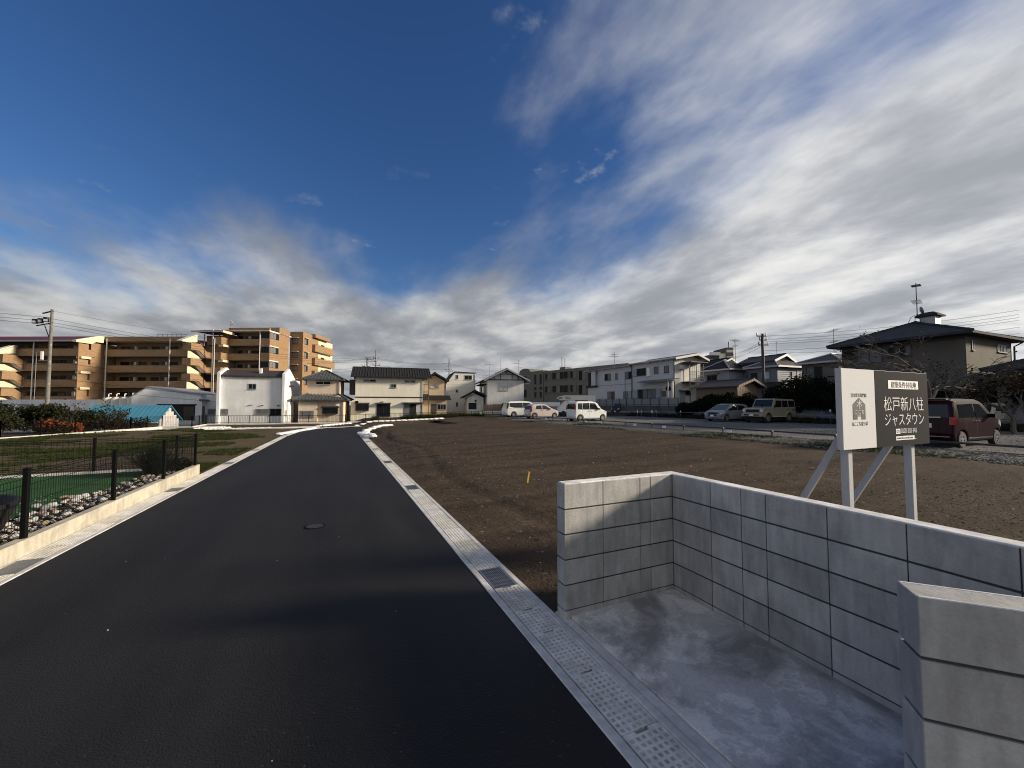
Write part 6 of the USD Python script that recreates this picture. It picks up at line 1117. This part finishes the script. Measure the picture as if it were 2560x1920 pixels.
for k, (x, y, z) in enumerate(((46.2, 35.6, 7.3), (45, 35, 6.9), (44, 40, 6.6), (47, 38, 6.8))): wire((39.6, 26.2, 8.2 - .2 * k), (x, y, z), .12, 'service drop from the dark utility pole to the grey houses', .012, 'service drops left of the dark pole')
for k in range(4): wire((52, 4.0, 9.0 + .45 * k), (30, -14, 8.2 + .45 * k), .3, 'power line crossing the sky at the far right edge', .012, 'power lines at the right edge')
def aerial(label, x, y, z0, z1, booms, r=.022, rz=20, extra=None):
    t = thing('tv_aerial', label, 'aerial', (x, y, 0), rz); m = MB(); m.tube([(0, 0, z0), (0, 0, z1)], r, 6); part(t, 'mast', m, 'frame_dark')
    for z, L, n, w in booms:
        m = MB(); m.bar((-L / 2, 0, z), (L / 2, 0, z), .03)
        for i in range(n): m.bar((-L / 2 + L * i / (n - 1), -w / 2, z), (-L / 2 + L * i / (n - 1), w / 2, z), .016)
        part(t, 'aerial_head', m, 'frame_dark')
    return t
aerial('thin rod aerial on the gabled house', 23.1, 56.5, 6.9, 9.1, ((9.0, .12, 3, .2),)); aerial('twin boom aerial beside the arched parapet', 36.2, 78.0, 8.8, 11.5, ((10.6, 3.0, 7, 1.6), (9.9, 1.8, 6, .8), (11.35, .3, 3, .4)), .04); aerial('aerial on the roof of the long grey two storey building', 37.4, 46.9, 7.2, 9.5, ((9.1, 1.3, 6, .7), (8.8, 1.9, 6, 1.2)), .03); aerial('aerial behind the grey roofs left of the dark pole', 46.5, 34.2, 7.2, 10.0, ((9.9, 2.0, 8, .9), (9.2, .5, 4, .6)), .03)
aerial('aerial far right of the white three storey house', 27, 72, 7, 9.6, ((9.5, 2.2, 9, .8),), .03); aerial('twin aerial behind the big dark house at its left', 52, 26, 7, 10.4, ((10.2, 2.2, 8, .8), (8.9, 1.6, 6, .8)), .03, 50); aerial('thin rod aerial above the slate blue house', 50.5, 31.5, 7, 9.6, ((9.5, .1, 3, .2),), .02)
t = aerial('tall aerial mast with round dish on the big dark house', 38.4, 13.9, 8.15, 10.55, ((10.35, .75, 9, .5), (9.15, 1.6, 9, .5)), .03, 15)
for k in range(4): m = MB(); a = k * math.pi / 2 + .4; m.tube([(0, 0, 8.25), (.35 * math.cos(a), .35 * math.sin(a), 8.05), (.55 * math.cos(a), .55 * math.sin(a), 7.5)], .018, 5); part(t, 'leg', m, 'frame_dark')
m = MB(); d_ = trimesh.creation.revolve(np.array([(0, 0), (.16, .02), (.27, .07), (.27, .09), (.16, .04), (0, .02)]), sections=20); d_.apply_transform(trimesh.transformations.translation_matrix((.12, -.15, 8.5)) @ trimesh.transformations.rotation_matrix(math.radians(75), (1, .4, 0))); m.tri(d_); part(t, 'dish', m, 'steel', smooth=30)

# ------------------------------------------------------------------ fences along the back
def bar_fence(label, p, q, z0, h, post_gap=2.0, gap=0.14, kerb=0.18, kz=.14):
    F = thing('bar_fence', label, 'fence'); p, q = np.array(p, float), np.array(q, float); L = np.linalg.norm(q - p); d = (q - p) / L; zz = lambda a: z0[0] + (z0[1] - z0[0]) * a / L
    n = max(1, int(round(L / post_gap)))
    for i in range(n + 1): a = L * i / n; c = p + d * a; m = MB(); m.box(c[0] - .03, c[0] + .03, c[1] - .03, c[1] + .03, zz(a) - .1, zz(a) + h); part(F, 'post', m, 'black')
    for i in range(n):
        a, e = L * i / n, L * (i + 1) / n; P, Q = p + d * a, p + d * e
        for k in (.08, h - .05): m = MB(); m.bar((*P, zz(a) + k), (*Q, zz(e) + k), .04); part(F, 'rail', m, 'black')
        m = MB()
        for j in range(1, int((e - a) / gap)): c = P + d * gap * j; m.bar((*c, zz(a) + .06), (*c, zz(a) + h - .04), .018)
        part(F, 'bars', m, 'black', kind='stuff')
        if kerb: m = MB(); w = np.array([-d[1], d[0]]) * .08; m.hull([(*(r_ + s * w), z) for r_, zb in ((P, zz(a)), (Q, zz(e))) for s in (-1, 1) for z in (zb - .4, zb)]); part(F, 'kerb', m, 'precast')
    return F
bar_fence('dark barred fence on a concrete kerb before the white and beige houses', (-12.3, 49.6), (0.75, 48.2), (-.28, -.30), .85)
bar_fence('dark barred fence in front of the cream house', (1.0, 48.3), (10.5, 47.4), (-.22, -.02), .8)
bar_fence('low dark fence before the tan and white houses', (10.8, 47.6), (19.8, 51.5), (-.0, .1), .75, gap=.4)
def wire_fence(label, pts, z, h, gap=2.0):
    F = thing('mesh_fence', label, 'fence')
    for p, q in zip(pts[:-1], pts[1:]):
        p, q = np.array(p, float), np.array(q, float); L = np.linalg.norm(q - p); d = (q - p) / L; n = max(1, int(round(L / gap)))
        for i in range(n + 1): c = p + d * L * i / n; m = MB(); m.box(c[0] - .035, c[0] + .035, c[1] - .035, c[1] + .035, z - .1, z + h); part(F, 'post', m, 'black')
        for i in range(n):
            P, Q = p + d * L * i / n, p + d * L * (i + 1) / n; m = MB()
            for k in range(9): m.bar((*P, z + .05 + (h - .08) * k / 8), (*Q, z + .05 + (h - .08) * k / 8), .012)
            for j in range(int(L / n / .12)): c = P + d * .12 * j; m.bar((*c, z + .05), (*c, z + h - .03), .008)
            part(F, 'mesh_panel', m, 'black')
            m = MB(); w = np.array([-d[1], d[0]]) * .07; m.hull([(*(r_ + s * w), zz) for r_ in (P, Q) for s in (-1, 1) for zz in (z - .5, z)]); part(F, 'kerb', m, 'precast')
wire_fence('black mesh fence on a pale kerb along the bushes at the far left', [(-22.5, 19), (-18.3, 33.6), (-15.3, 41.5), (-14.4, 44.9)], -.27, .95)
wire_fence('black mesh fence before the workshop shutter', [(-14.4, 44.9), (-12.2, 44.7), (-12.35, 49.4)], -.30, .95)
t = thing('plot_kerb', 'pale concrete kerbs lying round the far left plot', 'kerb')
for (a, c, w_) in (((-11.3, 43.2), (-9.4, 43.6), .35), ((-9.2, 38.8), (-1.5, 39.9), .14), ((-1.9, 41.4), (0.9, 46.6), .22)):
    a, c = np.array(a), np.array(c); d = (c - a) / np.linalg.norm(c - a); w = np.array([-d[1], d[0]]) * w_ / 2; m = MB(); m.hull([(*(r_ + s * w), z) for r_ in (a, c) for s in (-1, 1) for z in (-.8, -.27)]); part(t, 'kerb_stone', m, 'precast')

# ------------------------------------------------------------------ white sandbags
def bag_mesh(seed):
    t = trimesh.creation.icosphere(subdivisions=3); v = np.array(t.vertices); v = np.sign(v) * np.abs(v) ** np.array([.55, .6, .8]); v *= np.array([.30, .19, .085]); n = meshkit.fbm(v * 9 + seed * 3.3, 4, seed) - .5; v += 0.05 * n[:, None] * np.array([.5, .5, 1]); v[:, 2] *= 1 - .25 * np.clip(np.abs(v[:, 0]) - .2, 0, 1) * 4
    m = MB(); m.add(v, t.faces); m.hull([(.29, y, z) for y in (-.10, .10) for z in (-.01, .02)] + [(.37, y, z) for y in (-.13, .13) for z in (-.03, .01)]); return m
rnd = random.Random(77); bagsrc = {}
groups = [('white sandbag heaped at the right corner of the road end', 'sandbags at the right road corner', [(1.68 + .13 * math.sin(k), 24.8 + .62 * k, 120 + 8 * k) for k in range(9)] + [(1.9, 24.4 + .7 * k, 100) for k in range(3)] + [(2.0 + .35 * k, 31.6 + .22 * k, 25) for k in range(6)]),
    ('white sandbag in the low row along the far side of the road end', 'sandbags on the far side of the road', [(1.7 + .55 * k, 40.65 + .03 * k, 5) for k in range(9)] + [(6.8 + .55 * k, 41.2 + .1 * k, 10) for k in range(7)]),
    ('white sandbag piled on the slanting kerb before the cream house', 'sandbags before the cream house', [(-1.5 + .33 * k, 41.6 + .62 * k, 62) for k in range(9)] + [(-1.2 + .33 * k, 41.7 + .62 * k, 62) for k in range(8)]),
    ('white sandbag in the row along the left bend of the road', 'sandbags along the left bend', [(-3.55 + .13 * k, 30.6 + .52 * k, 76 + rnd.uniform(-8, 8)) for k in range(14)]),
    ('white sandbag at the kerb of the far left plot', 'sandbags on the far left plot', [(-9.5 + .5 * k, 38.85 + .08 * k, 8) for k in range(9)] + [(-10.9 + .5 * k, 41.3 + .1 * k, 10) for k in range(5)])]
for gi, (lb, gr, spots) in enumerate(groups):
    for k, (x, y, a) in enumerate(spots):
        zb = float(z_lot(x, y) if x > 1.66 and not (33 < y < 40) else z_road(y)) + .03; zb += .10 if (gi == 0 and 8 < k < 12) else .07 if gi in (2,) and k > 8 else 0.05; v_ = k % 2
        if v_ not in bagsrc:
            bagsrc[v_] = thing('sandbag', lb, 'sandbag', (x, y, zb), a, gr); part(bagsrc[v_], 'bag', bag_mesh(v_ + 3), 'bag', smooth=50)
        else: copy_of(bagsrc[v_], (x, y, zb), a + rnd.uniform(-12, 12), (rnd.uniform(.9, 1.1),) * 3, lb, gr)

# ------------------------------------------------------------------ vegetation
def leaves(rng, centres, size, droop=0.3, quads=True):
    """Leaf-sized folded faces at the given points."""
    n = len(centres); a = rng.uniform(0, 2 * math.pi, n); el = rng.normal(0, .6, n); d = np.c_[np.cos(a) * np.cos(el), np.sin(a) * np.cos(el), np.sin(el) - droop]; d /= np.linalg.norm(d, axis=1)[:, None]
    s = np.cross(d, rng.normal(size=(n, 3))); s /= np.linalg.norm(s, axis=1)[:, None]; L = size * rng.uniform(.6, 1.3, n)[:, None]; w = L * .36
    p0, p1, p2, p3 = centres, centres + d * L * .5 + s * w, centres + d * L, centres + d * L * .5 - s * w
    v = np.stack([p0, p1, p2, p3], 1).reshape(-1, 3); i = np.arange(n) * 4; return v, np.vstack([np.c_[i, i + 1, i + 2], np.c_[i, i + 2, i + 3]])
def blob_points(rng, n, clumps):
    """Points spread through several uneven clumps (centre, radii), denser towards their outside."""
    w = np.array([c[1][0] * c[1][1] * c[1][2] for c in clumps]); k = rng.choice(len(clumps), n, p=w / w.sum()); C = np.array([c[0] for c in clumps])[k]; R = np.array([c[1] for c in clumps])[k]
    u = rng.normal(size=(n, 3)); u /= np.linalg.norm(u, axis=1)[:, None]; r = rng.uniform(0.25, 1, n) ** .45; lump = .72 + .56 * meshkit.fbm(u * 2.2 + k[:, None] * 5.1, 3, 4)
    return C + u * R * (r * lump)[:, None]
def bush(name, label, cat, x, y, z, w, dpt, h, n, size, material, seed, group=None, clumps=7, stems=4, twig='timber', lab2=None):
    rng = np.random.default_rng(seed); t = thing(name, label, cat, (x, y, z), 0, group); cl = []
    for i in range(clumps): a = rng.uniform(0, 6.28); q = rng.uniform(.2, .75); hh = rng.uniform(.28, .72); cl.append(((math.cos(a) * q * w / 2, math.sin(a) * q * dpt / 2, h * hh), (w * rng.uniform(.22, .34), dpt * rng.uniform(.22, .34), h * rng.uniform(.22, .34))))
    m = MB(); m.add(*leaves(rng, blob_points(rng, n, cl), size)); part(t, 'crown', m, material)
    m = MB()
    for i in range(stems): c = np.array(cl[i % clumps][0]); m.tube([(0.1 * math.cos(i * 2), .1 * math.sin(i * 2), -.2), c * .6, c], .03, 5, .01)
    part(t, 'stem', m, twig, kind='stuff'); return t
def ontop(x, y): return float(z_road(y)) - .1
for i, (x, y, w, h, mt, lb) in enumerate(((-24.3, 33.5, 5.0, 2.6, 'leaf_dark', 'big dark green bush at the left edge behind the far mesh fence'), (-23.6, 39.5, 5.0, 2.9, 'leaf_dark', 'tall dark green bush below the concrete utility pole'), (-20.9, 37.2, 3.6, 2.0, 'leaf_brown', 'brownish green shrub between the dark bushes and the flowers'), (-21.0, 41.8, 4.4, 2.5, 'leaf_brown', 'tall brownish shrub right of the concrete utility pole'), (-18.6, 42.2, 3.0, 2.3, 'leaf_brown', 'brown leafy shrub in front of the left end of the blue roof'))):
    bush('garden_bush', lb, 'bush', x, y, ontop(x, y), w, w * .8, h, 5200, .17, mt, 300 + i)
t = bush('flowering_shrub', 'low shrub covered in orange flowers behind the far mesh fence', 'shrub', -18.2, 39.2, ontop(0, 39), 2.6, 1.8, 1.3, 1500, .13, 'leaf_brown', 320)
rng = np.random.default_rng(8); m = MB(); pts = blob_points(rng, 240, [((-.3, -.4, .75), (.9, .6, .45)), ((.7, -.2, .5), (.6, .5, .4))])
for p in pts: m.add(*leaves(rng, np.repeat(p[None], 4, 0), .12, 0))
part(t, 'flowers', m, 'flower', kind='stuff')
def sparse_shrub(label, x, y, h, w, seed, nl=420, material='leaf_brown', size=.15, cat='shrub', name='sparse_shrub'):
    rng = np.random.default_rng(seed); t = thing(name, label, cat, (x, y, ontop(x, y))); m = MB(); tips = []
    for i in range(16):
        a = rng.uniform(0, 6.28); e = np.array([math.cos(a) * w * rng.uniform(.2, .5), math.sin(a) * w * rng.uniform(.2, .5), h * rng.uniform(.6, 1)]); mid = e * np.array([.35, .35, .55]); m.tube([(0, 0, -.1), mid, e], .022, 5, .006)
        for q in np.linspace(.35, 1, nl // 16): tips.append((mid + (e - mid) * max(0, (q - .35) / .65)) + rng.normal(0, .13, 3))
    part(t, 'branches', m, 'timber'); m = MB(); m.add(*leaves(rng, np.array(tips), size)); part(t, 'leaves', m, material, kind='stuff'); return t
sparse_shrub('thin leafy shrub standing before the middle of the blue roof', -16.9, 43.6, 2.5, 2.4, 331); sparse_shrub('low reddish shrub before the right half of the blue roof', -17.6, 44.6, 1.7, 2.6, 332, 700, 'leaf_autumn'); sparse_shrub('thin dry shrub at the left end of the blue roof', -18.9, 41.3, 2.4, 2.0, 333)
for i, (x, y) in enumerate(((-16.9, 41.2), (-16.1, 43.1))): bush('garden_bush', ['reddish brown low bush behind the fence below the blue roof, left one', 'reddish brown low bush behind the fence below the blue roof, right one'][i], 'bush', x, y, ontop(x, y), 2.4, 1.6, 1.25, 1500, .13, 'leaf_autumn', 340 + i)
# feathery garden shrub behind the near fence
rng = np.random.default_rng(50); t = thing('garden_shrub', 'upright feathery dark green shrub behind the near mesh fence', 'shrub', (-4.0, 12.1, -.02)); V = MB()
for i in range(900):
    a = rng.uniform(0, 6.28); q = abs(rng.normal(0, .24)); e = np.array([math.cos(a) * q * 1.5, math.sin(a) * q * 1.5, rng.uniform(.35, .72)]); b0 = np.array([math.cos(a) * q * .4, math.sin(a) * q * .4, rng.uniform(0, .25)]); s = np.array([-math.sin(a), math.cos(a), 0]) * .006; V.add([b0 - s, b0 + s, e + s * .6, e - s * .6], [(0, 1, 2), (0, 2, 3)])
part(t, 'fronds', V, 'leaf_dark'); bush('garden_bush', 'loose green bush in the corner of the near mesh fence', 'bush', -3.85, 12.75, -.03, .9, .7, .5, 900, .07, 'leaf_hedge', 351, clumps=5)
# hedge bushes behind the car park
hs_ = [(36.6, 33.2, 2.4, 1.5), (35.6, 31.4, 3.2, 2.0), (35.3, 29.4, 3.2, 2.4), (35.4, 27.4, 3.2, 2.5), (35.3, 25.2, 3.4, 2.6), (35.5, 22.8, 3.6, 3.0), (36.6, 20.6, 4.4, 3.9), (36.2, 17.9, 3.6, 3.0), (36.0, 15.2, 3.6, 2.6), (35.9, 12.4, 3.4, 2.5), (36.8, 18.6, 3.6, 3.6)]
hl = ['bush left of the outside stair, at the left end of the hedge', 'hedge bush below the outside stair of the grey building', 'hedge bush before the left end of the brown shed', 'hedge bush before the middle of the brown shed', 'hedge bush below the tan gable of the shed', 'hedge bush right behind the silver hatchback', 'tallest hedge bush above the beige four by four', 'hedge bush behind the rear of the beige four by four', 'hedge bush just left of the sign board', 'dark hedge bush hidden by the sign board', 'high dark bush between the grey house and the sign board']
for i, (x, y, w, h) in enumerate(hs_): bush('hedge_bush', hl[i], 'bush', x, y, float(z_lot(min(x, 34.6), y)) - .2, w, w * .9, h, 9500, .19, 'leaf_hedge' if i not in (7, 8, 9) else 'leaf_dark', 400 + i, clumps=9)
def tree(name, label, x, y, z, h, w, seed, nleaf, material, trunk=.13, size=.11, part_leaf=1.0, levels=5, side=None):
    rng = np.random.default_rng(seed); t = thing(name, label, 'tree', (x, y, z)); tr, tw, tips = MB(), MB(), []
    def grow(p, d, L, r, k):
        q = p + d * L; mid = p + d * L * .5 + rng.normal(0, L * .05, 3); (tr if k < 2 else tw).tube([p, mid, q], r, 6 if k < 2 else 4, max(r * .68, .008), caps=False)
        if k >= levels - 2: tips.append(q)
        if k == levels: return
        for _ in range(3 if k < 2 else rng.integers(2, 4)):
            a = rng.normal(size=3); a -= d * (a @ d); a /= np.linalg.norm(a); th = rng.uniform(.35, .85) if k else rng.uniform(.6, 1.0); nd = d * math.cos(th) + a * math.sin(th); nd[2] += .10; nd *= np.array([w / h * 1.1, w / h * 1.1, 1]); nd /= np.linalg.norm(nd); grow(q, nd, L * rng.uniform(.62, .85), max(r * .66, .009), k + 1)
    grow(np.array([0, 0, -.2]), np.array([.05, .1, 1.0]) / np.linalg.norm([.05, .1, 1]), h * .27, trunk, 0)
    part(t, 'trunk', tr, 'timber', smooth=50); part(t, 'branches', tw, 'timber', kind='stuff')
    T = np.array(tips); T = T if side is None else T[side(T)]; k = rng.choice(len(T), nleaf); m = MB(); m.add(*leaves(rng, T[k] + rng.normal(0, .16, (nleaf, 3)), size)); part(t, 'crown', m, material); return t
tree('bare_tree', 'wide nearly bare tree with fine dark twigs behind the sign and maroon car', 27.8, 9.6, .2, 6.6, 9.0, 7, 420, 'leaf_autumn', .15, .10, levels=7)
tree('autumn_tree', 'small tree with brown autumn leaves above the cream hatchback', 30.4, 7.6, .2, 3.9, 4.0, 21, 2600, 'leaf_autumn', .12, .13)
tree('bare_tree', 'second leafless tree close to the corner of the big dark house', 31.6, 10.6, .2, 4.6, 5.0, 33, 500, 'leaf_brown', .12, .11, levels=6)
for i, (x, y, w, h) in enumerate(((36.0, 7.2, 4.0, 1.6), (38.5, 8.4, 3.6, 1.8), (38.0, 6.0, 3.5, 1.2))): bush('hedge_bush', ['low dark bush behind the cream hatchback', 'dark bush against the wall of the big dark house', 'low bush at the far right edge above the rough stones'][i], 'bush', x, y, .2, w, w * .7, h, 2600, .15, 'leaf_dark', 440 + i)
rs = random.Random(3); src = None
for i in range(26):
    x, y, sz = 37.4 + rs.uniform(-.35, .35), 3.2 + .24 * i, rs.uniform(.16, .34); loc = (x, y, .25 + rs.uniform(0, .55))
    if src is None: src = thing('rubble_stone', 'grey rubble stone in the bank at the far right edge of the car park', 'stone', loc, 0, 'rubble bank stones'); UsdGeom.Xformable(stage.GetPrimAtPath(src)).AddScaleOp().Set(Gf.Vec3f(sz, sz, sz)); part(src, 'stone', stone(91), stone_mats[2], smooth=30)
    else: copy_of(src, loc, rs.uniform(0, 360), (sz, sz, sz), 'grey rubble stone in the bank at the far right edge of the car park', 'rubble bank stones')

# ------------------------------------------------------------------ stones and grass lying on the ground
def scatter(name, protos, pos, scale, rng, material_of=None):
    """Many small things nobody could count, as one point instancer."""
    path = numbered('/World', name); pi = UsdGeom.PointInstancer.Define(stage, path); rel = pi.CreatePrototypesRel()
    for k, (mb, mt) in enumerate(protos): pth = path + '/kind_%s' % 'abcdef'[k]; usdkit.mesh(stage, pth, mb.arr(), M[mt] if isinstance(mt, str) else mt, smooth=False); rel.AddTarget(pth)
    n = len(pos); a = rng.uniform(0, 2 * math.pi, n); pi.CreatePositionsAttr(Vt.Vec3fArray.FromNumpy(np.asarray(pos, np.float32))); pi.CreateProtoIndicesAttr(Vt.IntArray.FromNumpy(rng.integers(0, len(protos), n).astype(np.int32)))
    q = np.zeros((n, 4)); q[:, 0], q[:, 3] = np.cos(a / 2), np.sin(a / 2); pi.CreateOrientationsAttr(Vt.QuathArray([Gf.Quath(float(w), 0, 0, float(z)) for w, z in q[:, [0, 3]]])); pi.CreateScalesAttr(Vt.Vec3fArray.FromNumpy(np.repeat(np.asarray(scale, np.float32)[:, None], 3, 1)))
    keys(pi.GetPrim(), kind='stuff'); return path
def lowstone(seed): t = trimesh.creation.icosphere(subdivisions=1); v = np.array(t.vertices) * (1 + .5 * (np.random.default_rng(seed).random((len(t.vertices), 1)) - .5)) * np.array([1, .8, .55]); m = MB(); m.add(v, t.faces); return m
M['clod'] = mat('soil_clod', (0.055, 0.037, 0.025), 0.95, 0.35, 9.0)
M['clod_dark'] = mat('soil_clod_dark', (0.028, 0.019, 0.013), 0.95, 0.35, 9.0)
rng = np.random.default_rng(15)
def spread(n, x0, x1, y0, y1, zf, keep=None, near=1.0):
    x = rng.uniform(x0, x1, n); y = y0 + (y1 - y0) * rng.uniform(0, 1, n) ** near; z = zf(x, y); k = np.ones(n, bool) if keep is None else keep(x, y); return np.c_[x, y, z][k]
p = spread(20000, 1.72, 12, 0.2, 20, _dirt, lambda x, y: _no_pad(x, y), 1.9); scatter('soil_clods', [(lowstone(1), 'clod'), (lowstone(2), 'clod_dark'), (lowstone(3), 'clod')], p, rng.uniform(.004, .013, len(p)) * np.where(rng.random(len(p)) < .04, 2.0, 1), rng)
p = spread(1700, 1.75, 14, 0.2, 26, lambda x, y: _dirt(x, y) + .004, _no_pad, 1.6); scatter('pebbles', [(lowstone(4), stone_mats[0]), (lowstone(5), stone_mats[1]), (lowstone(6), stone_mats[2])], p, rng.uniform(.004, .011, len(p)) * np.where(rng.random(len(p)) < .03, 2.2, 1), rng)
p = spread(15000, 15.3, 18.6, 1, 34, lambda x, y: _rough(0.09, 1.5, 21)(x, y)); scatter('verge_stones', [(lowstone(7), 'grit'), (lowstone(8), 'grit'), (lowstone(9), 'grit_pale')], p, rng.uniform(.012, .036, len(p)), rng)
p = spread(9000, 18.7, 33, 0, 44, lambda x, y: z_lot(x, y) + .01); scatter('car_park_stones', [(lowstone(10), 'grit'), (lowstone(11), 'grit_pale'), (lowstone(12), 'grit')], p, rng.uniform(.012, .035, len(p)), rng)
p = spread(1500, -5.0, -3.48, 3, 13, lambda x, y: 0 * x - .01); scatter('border_pebbles', [(lowstone(13), stone_mats[0]), (lowstone(14), stone_mats[1]), (lowstone(16), stone_mats[2])], p, rng.uniform(.012, .035, len(p)), rng)
p = spread(40, -2.8, 1.2, 1, 14, lambda x, y: z_road(y) + .002, None, 1.5); scatter('road_grit', [(lowstone(17), stone_mats[0])], p, rng.uniform(.003, .007, len(p)), rng)
def tuft(seed, n=14, h=.16, w=.1):
    g = np.random.default_rng(seed); m = MB()
    for _ in range(n): a = g.uniform(0, 6.28); b0 = np.array([math.cos(a), math.sin(a), 0]) * g.uniform(0, w * .4); e = b0 + np.array([math.cos(a) * w * g.uniform(.2, 1), math.sin(a) * w * g.uniform(.2, 1), h * g.uniform(.5, 1)]); s = np.array([-math.sin(a), math.cos(a), 0]) * .006; m.add([b0 - s, b0 + s, e], [(0, 1, 2)])
    return m
M['grass_green'] = leaf_mat('grass_green', (0.040, 0.052, 0.014), (0.150, 0.145, 0.045), .3)
gp = lambda x, y: meshkit.fbm(np.c_[x * .35, y * .35, 0 * x], 3, 71)
p = spread(26000, -17, -3.5, 13.3, 40, _field, lambda x, y: shapely.contains_xy(_fieldp, x, y) & (gp(x, y) + .022 * (-x - 5.0) > .60), 1.2); scatter('field_grass', [(tuft(1), 'grass_green'), (tuft(2, 10, .12), 'grass'), (tuft(3, 12, .10), 'grass_green')], p, rng.uniform(.45, 1.1, len(p)), rng)
p = spread(1500, -4.2, -3.45, 13.3, 15.2, _field, None); scatter('verge_grass', [(tuft(9, 14, .13), 'grass_green')], p, rng.uniform(.4, .9, len(p)), rng)
p = spread(5200, 15.2, 18.4, 5, 34, lambda x, y: z_lot(x, y) - .01, lambda x, y: gp(x + 9, y + 4) > .52); scatter('verge_tufts', [(tuft(4), 'grass'), (tuft(5, 12, .12), 'grass_green')], p, rng.uniform(.4, .9, len(p)), rng)
p = spread(2600, 3.5, 16.5, 45.2, 47.8, lambda x, y: z_lot(x, y) + .0, lambda x, y: (gp(x, y) > .44)); scatter('weeds', [(tuft(6, 18, .55, .3), 'grass'), (tuft(7, 16, .42, .3), 'grass_green'), (tuft(8, 14, .6, .35), 'leaf_hedge')], p, rng.uniform(.5, 1.35, len(p)), rng)
p = spread(5200, 33.4, 35.6, 4, 40, lambda x, y: z_lot(np.minimum(x, 34.4), y) - .02); scatter('ground_cover', [(tuft(10, 18, .35, .25), 'leaf_hedge'), (tuft(11, 16, .25, .25), 'grass_green')], p, rng.uniform(.5, 1.3, len(p)), rng)
t = thing('traffic_cone_post', 'small white post standing before the blue grey porch', 'post', (17.6, 50.2, .1)); m = MB(); m.tube([(0, 0, 0), (0, 0, .55)], .13, 10, .11); part(t, 'post', m, 'white')
